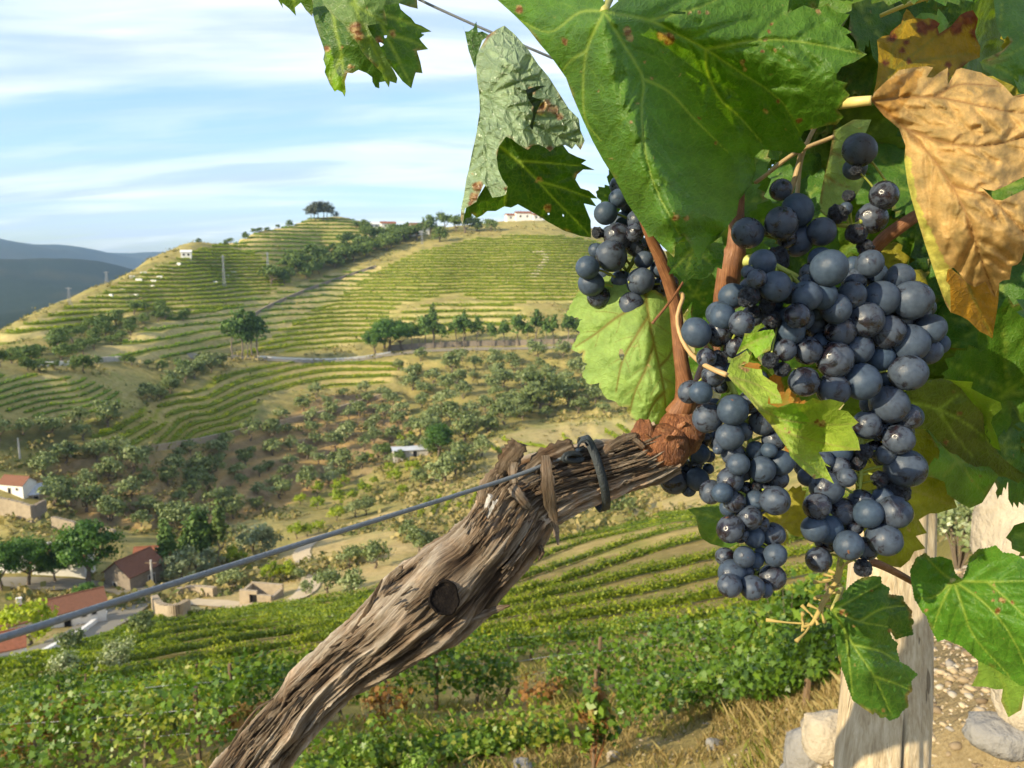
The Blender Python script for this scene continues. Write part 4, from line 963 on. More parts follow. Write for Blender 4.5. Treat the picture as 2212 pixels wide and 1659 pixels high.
blades(26000, 4, (-36, 20), (7, 24), .06, .28, [(.10, .13, .02), (.20, .22, .04), (.34, .26, .10), (.42, .32, .14)], 'weeds', 'mixed dry and green weeds between the near vine rows')

# ================================================================== the grapevine in front
ZOOM = {'P': (0, 0, 1, 1), 'A': (540.0, 0, .3662), 'B': (1188.1, 0, .3662), 'C': (1728.1, 0, .4556), 'D': (1188.1, 378.0, .39057), 'E': (1566.1, 378.0, .32552), 'F': (1404.1, 810.1, .32549),
        'G': (1674.1, 1026.1, .38146), 'H': (1620.1, 702.1, .32557), 'I': (432.0, 891.1, .51269), 'J': (540.0, 810.1, .43945), 'K': (1944.1, 0, .16273), 'L': (1566.1, 270.0, .19531)}
def Z(k, pts):
    ox, oy, s = ZOOM[k][:3]
    return [(ox + p[0] * s, oy + p[1] * s) + tuple(p[2:]) for p in pts]
def ZS(k, pts):
    return [(x, y, r * ZOOM[k][2]) for x, y, r in Z(k, pts)]
vine = empty('grapevine', at(1430, 960, .44), 'old grapevine with shaggy bark, lobed leaves and dark blue grape clusters in front', 'grapevine')
VINE_O = np.array(vine.location)

# ---- leaves
def seg_dist(P, segs):
    """least distance of points to segments, and the width given there"""
    best = np.full(len(P), 1e9); bw = np.ones(len(P))
    for (a, b, wa, wb) in segs:
        a = np.asarray(a); b = np.asarray(b); d = b - a; L2 = d @ d + 1e-9
        t = np.clip(((P - a) @ d) / L2, 0, 1); q = a + t[:, None] * d; dd = np.hypot(*(P - q).T); w = wa + (wb - wa) * t
        m = dd / w < best / bw; best = np.where(m, dd, best); bw = np.where(m, w, bw)
    return best, bw
def vein_tree(mains, scale, side=True, seed=0, gap=1.0):
    rs = np.random.RandomState(seed); segs = []; segs2 = []
    for v in mains:
        P = catmull(v, 14); n = len(P); L = np.linalg.norm(np.diff(P, axis=0), axis=1).sum()
        for i in range(n - 1): segs.append((P[i], P[i + 1], scale * (2.0 - 1.45 * i / n), scale * (2.0 - 1.45 * (i + 1) / n)))
        if not side: continue
        k = max(3, int(L / (46 * gap * scale)))
        for j in range(1, k):
            t = j / k; p = P[int(t * (n - 1))]; d = P[min(n - 1, int(t * (n - 1)) + 1)] - P[max(0, int(t * (n - 1)) - 1)]; d = d / (np.linalg.norm(d) + 1e-9)
            for s in (-1, 1):
                a = s * rs.uniform(.7, .95); ln = L * (1 - t * .75) * rs.uniform(.3, .45); q = [p]
                for m_ in range(6):
                    aa = a * (1 - .07 * m_); e = np.array([d[0] * math.cos(aa) - d[1] * math.sin(aa), d[0] * math.sin(aa) + d[1] * math.cos(aa)]); q.append(q[-1] + e * ln / 6)
                for m_ in range(6): segs2.append((q[m_], q[m_ + 1], scale * (.8 - .09 * m_), scale * (.7 - .09 * m_)))
    return segs, segs2
def tps2(ctrl, Q):
    c = np.asarray(ctrl, float); X = c[:, :2] / 300; w = tps_fit(X, c[:, 2], 1e-5) if len(c) > 3 else None
    if w is None: return np.full(len(Q), c[:, 2].mean())
    return tps_eval(X, w, Q / 300)
def leaf_mesh(name, outline, depth, mains, base, paint=(), spots=(), holes=(), sp=6.0, vs=1.0, quilt=.0012, wrinkle=.0015, seed=0, teeth=0.0, gap=1.0, flat_at=None, side=True, edge_brown=.5):
    rs = np.random.RandomState(seed + 5)
    O = np.asarray(outline, float)
    if teeth:                                        # small teeth on long plain stretches of the margin
        Q = []
        for i in range(len(O)):
            a, b = O[i], O[(i + 1) % len(O)]; L = np.linalg.norm(b - a); k = int(L / (teeth * 2.6)); n = np.array([b[1] - a[1], a[0] - b[0]]) / (L + 1e-9); Q.append(a)
            for j in range(1, max(1, k * 2)):
                t = j / (k * 2); Q.append(a + (b - a) * t + n * (teeth * rs.uniform(.2, .8) if j % 2 else -teeth * .15) * orient(O))
        O = np.array(Q)
    lo, hi = O.min(0), O.max(0)
    gx, gy = np.meshgrid(np.arange(lo[0] + sp / 2, hi[0], sp), np.arange(lo[1] + sp / 2, hi[1], sp * .866))
    gx = gx + (np.arange(gx.shape[0]) % 2)[:, None] * sp / 2; G = np.stack([gx.ravel(), gy.ravel()], 1) + rs.normal(size=(gx.size, 2)) * sp * .12
    keep = inpoly(G[:, 0], G[:, 1], O)
    ed, _ = seg_dist(G, [(O[i], O[(i + 1) % len(O)], 1, 1) for i in range(len(O))]); keep &= ed > sp * .45
    for h in holes:
        h = np.asarray(h, float); keep &= ~inpoly(G[:, 0], G[:, 1], h)
    G = G[keep]; pts = [Vector(p) for p in O]; edges = []; faces = [list(range(len(O)))]
    hp = []
    for h in holes:
        k0 = len(pts); pts += [Vector(p) for p in h]; edges += [(k0 + i, k0 + (i + 1) % len(h)) for i in range(len(h))]
    pts += [Vector(p) for p in G]
    r = delaunay_2d_cdt(pts, edges, faces, 1, 1e-4)
    V2 = np.array([tuple(v) for v in r[0]]); F = [f for f in r[2] if len(f) == 3]; F = np.array(F)
    if holes:
        c = V2[F].mean(1); bad = np.zeros(len(F), bool)
        for h in holes: bad |= inpoly(c[:, 0], c[:, 1], h)
        F = F[~bad]
    sm, s2 = vein_tree(mains, vs * 2.1, side, seed, gap)
    d1, w1 = seg_dist(V2, sm); vein = np.exp(-(d1 / w1) ** 2)
    if s2: d2, w2 = seg_dist(V2, s2); vein2 = np.exp(-(d2 / w2) ** 2) * .7
    else: d2, w2 = d1 * 0 + 99, 1; vein2 = 0
    dv = np.minimum(d1, d2); dep = tps2(depth, V2) if flat_at is None else None
    E, _ = seg_dist(V2, [(O[i], O[(i + 1) % len(O)], 1, 1) for i in range(len(O))])
    q = quilt * (1 - np.exp(-(dv / (9 * vs)) ** 2)) - quilt * .35 * vein
    q = q + wrinkle * (fbm(V2[:, 0] / 42 + seed, V2[:, 1] / 42, 3, seed) - .45) * 2 + wrinkle * .35 * (fbm(V2[:, 0] / 13 + seed, V2[:, 1] / 13, 2, seed + 3) - .45)
    q = q + .0016 * np.exp(-(E / 9) ** 2) * (fbm(V2[:, 0] / 20, V2[:, 1] / 20 + seed, 2, 77) - .4) * 2
    lc = np.tile(np.asarray(base, float), (len(V2), 1)); nz = fbm(V2[:, 0] / 16, V2[:, 1] / 16 + seed, 3, 21)
    jx, jy = V2[:, 0] + 14 * (nz - .45), V2[:, 1] + 14 * (fbm(V2[:, 0] / 13, V2[:, 1] / 13, 3, 23) - .45)
    for poly, col in paint:
        m = inpoly(jx, jy, poly); lc[m] = np.asarray(col)
    spot = np.zeros(len(V2))
    for (sx, sy, sr) in spots:
        dd = np.hypot(jx - sx, jy - sy); spot = np.maximum(spot, 1 - sstep(sr * .7, sr * 1.15, dd))
    eb = (1 - sstep(1.5, 9.0, E)) * sstep(.42, .62, fbm(V2[:, 0] / 34, V2[:, 1] / 34 + seed, 2, 31)) * edge_brown
    spot = np.maximum(spot, eb)
    if flat_at is None:
        P3 = rays(V2) * (dep - q)[:, None]
    else:                                            # a free leaf in its own plane, metres
        sc, curl = flat_at; x, y = (V2[:, 0]) * sc, -(V2[:, 1]) * sc
        P3 = np.stack([x, y, q + curl * ((x / .06) ** 2) + curl * .7 * ((y / .06) ** 2) * np.sign(y) + .006 * (fbm(x / .03 + seed, y / .03, 2, 5) - .4)], 1)
    return V2, F, P3, vein, vein2, lc, spot
def orient(O): return 1.0 if ((O[:, 0] * np.roll(O[:, 1], -1) - np.roll(O[:, 0], -1) * O[:, 1]).sum() > 0) else -1.0
def leaf_build(name, parts, m, parent=vine, petiole=None, label=None, pet_r=.0016, pet_m=None):
    Vs, Fs, A, B_, Cc, S, U = [], [], [], [], [], [], []; o = 0
    for (V2, F, P3, v, v2, lc, sp) in parts:
        Vs.append(P3); Fs.append(F + o); o += len(P3); A.append(v); B_.append(v2 * np.ones(len(v))); Cc.append(lc); S.append(sp); U.append(V2 * .00026)
    V = np.vstack(Vs); c = V.mean(0)
    me = mesh_np(name, V - c, np.vstack(Fs)); set_attr(me, 'vein', np.concatenate(A)); set_attr(me, 'vein2', np.concatenate(B_)); set_attr(me, 'spot', np.concatenate(S))
    L = np.vstack(Cc); set_attr(me, 'lcol', np.c_[L, np.ones(len(L))]); U = np.vstack(U); set_attr(me, 'luv', np.c_[U, np.zeros(len(U))])
    ob = link(name, me, m, parent, label=label); ob.location = Vector(c) - parent.location
    if petiole is not None:
        P = np.array([tuple(at(x, y, d)) for x, y, d in petiole]) - c; V_, F_ = tube_np(catmull(P, 14), np.linspace(pet_r * 1.25, pet_r, 14), 8)
        pm = bpy.data.meshes.new('petiole'); pm.from_pydata([tuple(v) for v in V_], [], [tuple(map(int, f)) for f in F_]); pm.polygons.foreach_set('use_smooth', np.ones(len(pm.polygons), bool))
        link('petiole', pm, pet_m or M_PET, ob)
    return ob
def leaf_mat(name, veincol, trans=.3, rough=.42, spec=.45, vor=.5, tcol=(1.7, 1.65, .3), vsc=330.0, vein_mix=.75, v2m=.4, bst=.4, bumpd=.0012, spotcol=((.17, .065, .02), (.40, .27, .12)), var=.3, coat=0.0):
    m, nt = mat(name); g = NT(nt); uv = g.attr('luv', 'Vector'); c = g.attr('lcol', 'Color')
    n = g.noise(uv, 90, 5, .6); n2 = g.noise(uv, 420, 4, .6)
    c = g.mix(g.rng(n, .3, .72), g.mix(1.0, c, (1 - var, 1 - var * .9, 1 - var, 1), 'MULTIPLY'), g.mix(1.0, c, (1 + var, 1 + var * .9, 1 + var * .6, 1), 'MULTIPLY'))
    ve = g.node('TexVoronoi', {'Vector': uv, 'Scale': vsc}, feature='DISTANCE_TO_EDGE').outputs['Distance']
    ve2 = g.node('TexVoronoi', {'Vector': uv, 'Scale': 900.0}, feature='DISTANCE_TO_EDGE').outputs['Distance']
    net = g.rng(ve, .0, .09, 1, 0)
    v = g.attr('vein'); v2 = g.attr('vein2')
    c = g.mix(g.math('MULTIPLY', net, .16), c, veincol)
    c = g.mix(g.math('MULTIPLY', g.math('MAXIMUM', v, g.math('MULTIPLY', v2, v2m)), vein_mix), c, veincol)
    sp = g.math('MULTIPLY', g.attr('spot'), 1.0)
    fle = g.math('MULTIPLY', g.rng(g.noise(uv, 130, 3, .5), .70, .76), .8)          # scattered rusty flecks
    sp = g.math('MAXIMUM', sp, fle)
    c = g.mix(sp, c, g.mix(g.rng(g.noise(uv, 260, 3), .42, .6), spotcol[0], spotcol[1]))
    h = g.math('SUBTRACT', g.math('MULTIPLY', g.rng(ve, 0, .22), vor), g.math('MULTIPLY', g.math('MAXIMUM', v, v2), .35))
    h = g.math('ADD', h, g.math('ADD', g.math('MULTIPLY', g.rng(ve2, 0, .2), .22), g.math('MULTIPLY', n2, .16)))
    nm = g.bump(h, bst, bumpd)
    k = {}
    if coat: k = {'Coat Weight': coat, 'Coat Roughness': .25}
    d = g.bsdf(c, g.rng(n2, .2, .8, rough - .06, rough + .1), spec, nm, out=False, **k)
    t = g.node('BsdfTranslucent', {'Color': g.mix(1.0, c, tcol, 'MULTIPLY'), 'Normal': nm}).outputs[0]
    g.out(g.node('MixShader', {0: trans, 1: d, 2: t}).outputs[0]); return m
ML_GREEN = leaf_mat('green vine leaf', (.24, .33, .05), .40, .42, .34, vein_mix=.9)
ML_SHEEN = leaf_mat('crinkled glossy vine leaf', (.08, .145, .035), .22, .34, .75, 1.0, vsc=170.0, bst=.8, bumpd=.0022, vein_mix=.6, v2m=.9)
ML_PALE = leaf_mat('pale leaf underside', (.17, .145, .03), .34, .60, .25, .4, vein_mix=1.0, v2m=.9)
ML_DRYT = leaf_mat('dry tan leaf', (.22, .115, .04), .30, .6, .2, .3, tcol=(1.3, .95, .45), vein_mix=.9, v2m=.6, bumpd=.0008, var=.5)
ML_ORANGE = leaf_mat('rusty orange leaf', (.20, .20, .03), .45, .55, .25, .6, tcol=(1.5, 1.1, .3), spotcol=((.13, .035, .012), (.20, .06, .02)), var=.35)
ML_LIME = leaf_mat('lime yellow leaf', (.30, .25, .09), .36, .5, .3, .6, tcol=(1.3, 1.3, .35), vein_mix=.6)
M_PET = simple('green leaf stalk', (.34, .32, .09), .5, .3, 60, .35)
M_PETT = simple('tan leaf stalk', (.42, .27, .12), .5, .3, 60, .35)
M_PETY = simple('yellow leaf stalk', (.60, .47, .16), .5, .25, 60, .35)
GREEN = (.06, .15, .014); GREEN2 = (.074, .168, .018); DGREEN = (.045, .11, .012)

def L(name, zo, out, dep, veins, base, m, pet=None, label=None, pet_m=None, pet_r=.0016, more=(), **k):
    parts = [leaf_mesh(name, Z(zo, out), Z(zo, dep), [Z(zo, v) for v in veins], base, **k)]
    for (zo2, out2, dep2, veins2, base2, k2) in more:
        parts.append(leaf_mesh(name, Z(zo2, out2), Z(zo2, dep2), [Z(zo2, v) for v in veins2], base2, **k2))
    return leaf_build(name, parts, m, petiole=None if pet is None else Z(*pet), label=label, pet_m=pet_m, pet_r=pet_r)

# the large leaf that drapes over the shoots
_ridge = [(330, 90), (420, 400), (520, 700), (640, 1000), (760, 1300), (860, 1520)]
L('leaf', 'B', [(280, -60), (60, -60), (-370, -60), (-310, 0), (-215, 85), (-130, 170), (-60, 260), (10, 340), (95, 460), (130, 560), (190, 700), (250, 830), (310, 940), (385, 1060), (450, 1190), (510, 1280), (555, 1345), (580, 1400), (610, 1392), (650, 1440), (690, 1478), (733, 1520), (738, 1455), (790, 1392), (830, 1450), (880, 1540), (915, 1470), (985, 1410), (1050, 1330), (1100, 1270), (1115, 1180), (1190, 1090), (1215, 1000), (1200, 930),
               (1250, 880), (1380, 895), (1480, 905), (1512, 862), (1480, 810), (1500, 772), (1560, 760), (1620, 742), (1690, 735), (1732, 690), (1700, 650), (1722, 620), (1768, 560), (1735, 520), (1760, 490), (1690, 470), (1690, 440), (1720, 395), (1790, 370), (1870, 320), (1800, 285), (1790, 250), (1745, 205), (1780, 190), (1718, 150), (1768, 85), (1690, 70), (1640, 20), (1560, 55), (1500, 30), (1400, 80), (1420, -60), (900, -60), (480, -60), (345, 55)],
  [(x, y, .338) for x, y in _ridge] + [(x + 110, y + 10, .352) for x, y in _ridge[1:]] + [(x + 230, y + 10, .385) for x, y in _ridge[1:5]] + [(x - 120, y + 20, .344) for x, y in _ridge[1:]] + [(-370, -60, .46), (-215, 85, .445), (95, 460, .415), (250, 830, .40), (450, 1190, .385), (560, 1350, .375), (60, 200, .385), (950, 1400, .40),
   (640, 280, .385), (900, 500, .425), (1000, 800, .445), (1100, 1150, .45), (1250, 830, .46), (800, 150, .385), (1050, 300, .405), (1250, 480, .42), (1500, 800, .45), (1400, 300, .405), (1600, 550, .41), (1850, 320, .405), (1700, 100, .415), (1300, 0, .42), (900, -60, .41), (480, -60, .38), (0, -60, .41)],
  [[(320, 65), (215, 300), (195, 560), (215, 720), (300, 830)], [(325, 80), (450, 290), (550, 465), (540, 640), (560, 900), (640, 1150), (820, 1480)], [(330, 70), (590, 120), (770, 210), (920, 290), (1100, 410), (1360, 590), (1480, 800)], [(590, 120), (860, 50), (1060, -40)],
   [(920, 290), (1240, 235), (1500, 250), (1850, 320)], [(920, 290), (930, 430), (1010, 590), (1120, 690), (1250, 840)], [(320, 65), (170, 75), (0, 190), (-180, 120)], [(550, 465), (700, 540), (850, 700), (1050, 900)], [(215, 300), (120, 360), (60, 440)]],
  GREEN2, ML_GREEN, pet=('B', [(320, 65, .343), (350, 0, .37), (400, -90, .41)]), label='largest green leaf draped over the canes, full of rusty flecks', sp=3.4, vs=.95, quilt=.0022, wrinkle=.003, seed=3, gap=1.0,
  spots=ZS('B', [(80, 240, 22), (700, 225, 40), (650, 215, 30), (450, 180, 26), (470, 220, 24), (740, 1280, 22), (800, 1290, 20), (880, 75, 14), (930, 75, 14), (830, 80, 12), (1300, 140, 10), (1300, 190, 10), (1270, 230, 14), (1250, 310, 14), (1330, 295, 12), (1380, 275, 8), (1130, 370, 16), (1150, 400, 16), (1340, 600, 14), (1280, 660, 14), (1470, 715, 18), (1590, 70, 14), (280, 530, 8), (470, 720, 10), (880, 700, 9), (980, 850, 10), (560, 360, 9), (600, 460, 10)] + [(-215 + 30, 60, 22), (-190, 40, 18)]),
  holes=[Z('B', [(700, 72), (740, 66), (800, 70), (800, 82), (740, 84)])])
# the crinkled leaf and its dark lower lobe
L('leaf', 'A', [(1455, 172), (1400, 210), (1360, 280), (1337, 330), (1333, 400), (1340, 480), (1352, 560), (1355, 660), (1345, 720), (1335, 790), (1310, 900), (1290, 1000), (1275, 1060), (1262, 1150), (1245, 1230), (1243, 1300), (1256, 1322), (1268, 1230), (1300, 1212), (1335, 1190), (1380, 1085), (1400, 1110), (1430, 1165), (1470, 1160), (1510, 1150), (1520, 1100), (1490, 1060), (1465, 1000), (1455, 930), (1470, 860), (1510, 805), (1545, 820), (1580, 850), (1640, 885), (1665, 860), (1700, 850), (1740, 870), (1770, 895), (1800, 868), (1860, 855), (1900, 880), (1920, 850), (1950, 885), (1975, 830), (1950, 770), (1940, 700), (1880, 640), (1830, 560), (1760, 450), (1700, 380), (1640, 290), (1560, 200), (1500, 150)],
  [(1455, 172, .46), (1337, 400, .458), (1355, 660, .452), (1300, 950, .450), (1245, 1300, .458), (1500, 400, .44), (1600, 650, .432), (1450, 760, .436), (1400, 1000, .436), (1440, 1150, .432), (1800, 860, .437), (1950, 850, .445), (1760, 480, .45), (1550, 200, .458)],
  [[(1343, 540), (1440, 545), (1600, 480), (1700, 470)], [(1343, 540), (1440, 600), (1600, 690), (1800, 800), (1940, 840)], [(1350, 700), (1400, 850), (1390, 960), (1420, 1100), (1440, 1160)], [(1500, 400), (1600, 440), (1650, 350)]],
  (.25, .34, .20), ML_SHEEN, label='crinkled shiny grey-green leaf with torn brown hole', sp=3.0, vs=.85, quilt=.0030, wrinkle=.0012, seed=8, gap=.42, holes=[Z('A', [(1625, 530), (1690, 508), (1745, 505), (1668, 545), (1665, 570), (1722, 592), (1690, 660), (1675, 720), (1668, 765), (1648, 745), (1668, 690), (1672, 630), (1640, 580)])],
  spots=ZS('A', [(1700, 640, 40), (1750, 625, 40), (1800, 650, 28), (1660, 540, 26), (1830, 690, 30), (1340, 1100, 34), (1320, 1160, 32), (1650, 870, 22), (1770, 880, 26), (1300, 1200, 20), (1460, 900, 12), (1515, 1110, 14)]), edge_brown=.9,
  more=[('A', [(1250, 140), (1268, 190), (1280, 250), (1290, 300), (1328, 408), (1350, 300), (1370, 240), (1412, 207), (1370, 185), (1345, 190), (1335, 125), (1318, 165), (1290, 185), (1265, 185)], [(1250, 140, .475), (1328, 400, .47), (1412, 207, .468), (1330, 200, .47)], [[(1400, 210), (1330, 240), (1280, 200)]], DGREEN, dict(sp=6, vs=1.0, quilt=.001, seed=12)), ('A', [(1590, 500), (1760, 470), (1800, 600), (1760, 800), (1620, 800), (1600, 640)], [(1590, 500, .462), (1760, 470, .466), (1760, 800, .462), (1620, 800, .458)], [[(1700, 490), (1680, 780)]], (.022, .045, .008), dict(sp=8, seed=13))])  # last piece: near-black sheet added behind the hole in place of shade
L('leaf', 'A', [(1256, 1322), (1275, 1225), (1330, 1190), (1390, 1090), (1430, 1000), (1440, 900), (1455, 830), (1500, 770), (1600, 800), (1700, 800), (1800, 800), (1850, 860), (1880, 900), (1930, 925), (1985, 945), (1955, 965), (2035, 1003), (1965, 1000), (1930, 1030), (1920, 1060), (1950, 1110), (2000, 1125), (2052, 1172), (2010, 1170), (2045, 1218), (1970, 1200), (1985, 1240), (2010, 1300), (2012, 1402), (1950, 1392), (1850, 1360), (1760, 1310), (1680, 1260), (1580, 1205), (1540, 1225), (1500, 1218), (1450, 1245), (1400, 1245), (1370, 1270), (1340, 1285), (1310, 1262), (1302, 1282), (1275, 1285)],
  [(1256, 1322, .462), (1330, 1190, .455), (1455, 830, .462), (1600, 900, .468), (1700, 1100, .472), (2000, 950, .49), (2040, 1215, .50), (2010, 1400, .505), (1760, 1310, .488), (1500, 1220, .468), (1400, 1245, .464)],
  [[(1470, 860), (1580, 950), (1700, 1070), (1800, 1180), (1950, 1330), (2010, 1400)], [(1580, 950), (1750, 960), (1950, 980)], [(1700, 1070), (1850, 1110), (2040, 1180)], [(1510, 1150), (1500, 1220)]],
  (.040, .10, .010), ML_GREEN, label='dark ragged lower lobe hanging below the crinkled leaf', sp=3.4, vs=.8, quilt=.0016, wrinkle=.003, seed=15, gap=.8, edge_brown=.9, spots=ZS('A', [(1760, 1230, 26), (1700, 1050, 16), (1690, 1060, 12)]),
  holes=[Z('A', [(1755, 1258), (1765, 1255), (1768, 1265), (1758, 1268)]), Z('A', [(1845, 1262), (1853, 1270), (1850, 1280), (1843, 1272)])])
# the leaf hanging from the top edge
L('leaf', 'A', [(345, -60), (355, 20), (370, 80), (385, 140), (405, 200), (430, 270), (440, 310), (432, 350), (447, 395), (440, 425), (458, 465), (470, 495), (500, 542), (515, 530), (545, 545), (558, 572), (566, 540), (560, 480), (575, 430), (605, 432), (640, 412), (690, 432), (720, 455), (722, 482), (740, 515), (764, 522), (762, 486), (800, 480), (780, 300), (700, 100), (600, -60)],
  [(345, -60, .50), (430, 270, .495), (558, 570, .50), (600, 200, .48), (760, 500, .50), (600, -60, .48)], [[(480, -60), (500, 150), (540, 330), (555, 560)], [(540, 330), (470, 480)]], (.05, .115, .022), ML_GREEN, label='drooping torn leaf high above the hill', sp=5, vs=1.1, quilt=.0012, wrinkle=.003, seed=21, edge_brown=.8,
  paint=[(Z('A', [(440, 310), (470, 280), (480, 350), (520, 450), (560, 470), (566, 580), (500, 550), (430, 400)]), (.16, .30, .01))], spots=ZS('A', [(450, 290, 26), (610, 160, 34), (620, 200, 30), (540, 280, 10), (600, 400, 16)]),
  more=[('A', [(560, -60), (600, 60), (660, 170), (740, 270), (800, 350), (870, 440), (900, 480), (952, 522), (965, 470), (978, 428), (1018, 432), (1005, 365), (985, 300), (1052, 290), (1012, 245), (1000, 228), (1030, 205), (1008, 195), (1072, 186), (1010, 150), (975, 138), (950, 105), (920, 82), (890, 55), (880, 25), (860, -60)], [(560, -60, .475), (740, 270, .472), (952, 520, .485), (1072, 186, .50), (860, -60, .49), (900, 250, .485)], [[(700, -60), (800, 200), (900, 400), (950, 515)], [(800, 200), (950, 240), (1050, 290)], [(760, 80), (900, 120), (1060, 184)]], (.06, .14, .008), dict(sp=5, vs=1.1, quilt=.0014, wrinkle=.003, seed=24, spots=ZS('A', [(840, 200, 20), (760, 240, 26), (700, 230, 16)]), holes=[Z('A', [(745, 255), (770, 250), (790, 262), (775, 275), (752, 270)]), Z('A', [(790, 210), (808, 208), (806, 222), (795, 226)])])),
        ('A', [(415, -60), (430, 20), (480, 80), (560, 150), (600, 215), (640, 262), (660, 305), (700, 352), (740, 392), (778, 430), (790, 470), (820, 516), (826, 480), (864, 492), (870, 462), (850, 420), (800, 340), (760, 270), (715, 200), (690, 150), (760, 140), (812, 150), (800, 90), (788, 32), (880, 20), (940, 40), (990, 52), (985, 0), (980, -60)], [(415, -60, .465), (600, 215, .452), (740, 390, .46), (830, 490, .468), (812, 150, .455), (990, 50, .47), (700, 0, .45), (650, 150, .448)], [[(600, -60), (640, 100), (720, 260), (820, 500)], [(600, 20), (700, 80), (800, 140)]], (.12, .20, .055), dict(sp=5, vs=1.1, quilt=.0016, wrinkle=.003, seed=27, spots=ZS('A', [(620, 170, 40), (640, 210, 30)]))),
        ('A', [(140, -60), (160, -10), (195, 50), (190, 18), (230, 50), (272, 94), (265, 45), (300, 15), (330, 60), (368, 98), (372, 40), (360, -60)], [(140, -60, .49), (272, 94, .495), (368, 98, .49), (250, -60, .485)], [[(250, -60), (265, 60)]], (.06, .13, .01), dict(sp=6, seed=30))])
# rusty orange leaf behind the tan one, and the dry tan leaf itself
L('leaf', 'C', [(365, 190), (372, 260), (370, 320), (360, 400), (340, 470), (400, 470), (480, 420), (560, 430), (640, 420), (700, 400), (715, 365), (762, 325), (785, 305), (805, 290), (852, 272), (855, 220), (835, 180), (830, 150), (845, 90), (820, 48), (790, 55), (760, 70), (720, 120), (660, 160), (652, 130), (664, 112), (640, 95), (610, 85), (590, 92), (545, 85), (520, 52), (505, 42), (490, 70), (480, 110), (430, 150), (425, 165), (390, 172)],
  [(365, 190, .455), (350, 440, .43), (855, 220, .47), (505, 42, .47), (700, 380, .45), (820, 50, .46), (600, 250, .455)], [[(380, 420), (470, 310), (560, 240), (660, 160)], [(470, 310), (620, 280), (840, 250)], [(430, 350), (440, 240), (500, 90)]], (.34, .22, .014), ML_ORANGE, label='rusty orange leaf behind the dry tan leaf', sp=5.5, vs=1.1, quilt=.0014, wrinkle=.003, seed=40, edge_brown=1.0,
  spots=ZS('C', [(500, 200, 18), (480, 240, 16), (520, 290, 18), (410, 300, 16), (440, 180, 22), (580, 130, 34), (640, 110, 30), (740, 130, 40), (800, 90, 40), (830, 160, 26), (700, 310, 18), (690, 350, 16), (620, 130, 20), (780, 70, 30)]))
L('leaf', 'C', [(335, 475), (352, 440), (400, 392), (470, 332), (550, 318), (600, 313), (632, 320), (600, 366), (630, 368), (660, 345), (702, 320), (700, 402), (715, 375), (742, 330), (765, 322), (800, 330), (862, 345), (890, 362), (930, 380), (962, 402), (1010, 455), (1090, 440), (1150, 450), (1150, 840), (1090, 850), (1062, 838), (980, 880), (920, 905), (880, 898), (848, 884), (868, 895), (918, 945), (960, 950), (1010, 925), (1062, 900), (1150, 880), (1150, 1150), (1090, 1180), (1062, 1190), (1050, 1235), (1030, 1255), (1005, 1262), (995, 1325), (960, 1330), (945, 1342), (925, 1412), (905, 1385), (880, 1335), (830, 1362), (790, 1342), (750, 1292), (730, 1270), (700, 1278), (692, 1332), (712, 1355), (716, 1485), (690, 1440), (650, 1330), (600, 1180), (560, 1050), (530, 950), (510, 870), (495, 760), (500, 690), (470, 610), (400, 552)],
  [(335, 475, .40), (500, 690, .405), (600, 1180, .40), (716, 1480, .41), (600, 330, .415), (700, 420, .405), (860, 350, .42), (850, 430, .395), (900, 600, .382), (700, 700, .385), (800, 900, .37), (750, 1150, .375), (925, 1400, .40), (1000, 1100, .365), (1150, 500, .39), (1150, 1000, .37), (1090, 860, .378)],
  [[(340, 480), (480, 465), (640, 460), (800, 490), (1000, 530), (1150, 540)], [(340, 480), (500, 610), (620, 740), (720, 880), (800, 1040), (850, 1200), (925, 1405)], [(500, 610), (700, 680), (900, 690), (1100, 640)], [(720, 880), (900, 940), (1080, 1120)], [(640, 460), (760, 400), (950, 410)]],
  (.45, .295, .12), ML_DRYT, pet=('C', [(190, 492, .42), (260, 484, .405), (338, 476, .40)]), pet_m=M_PETY, pet_r=.0024, label='big dry tan leaf with prominent veins and a torn notch', sp=3.4, vs=.95, quilt=.0028, wrinkle=.0030, seed=44, gap=.6, edge_brown=.5,
  paint=[(Z('C', [(480, 700), (520, 740), (560, 960), (630, 1120), (700, 1260), (720, 1300), (730, 1500), (640, 1360), (480, 900)]), (.46, .43, .10)), (Z('C', [(330, 470), (420, 380), (600, 320), (520, 460), (460, 560), (400, 560)]), (.40, .22, .06))])
L('leaf', 'C', [(700, 1260), (790, 1330), (880, 1325), (925, 1395), (945, 1345), (940, 1430), (930, 1500), (912, 1605), (890, 1590), (852, 1572), (800, 1520), (760, 1497), (712, 1480), (690, 1380)], [(700, 1260, .42), (912, 1600, .44), (940, 1345, .43), (712, 1480, .425)], [[(790, 1330), (840, 1450), (910, 1595)]], (.42, .22, .02), ML_ORANGE, label='orange leaf tip hanging below the dry tan leaf', sp=6, seed=49)
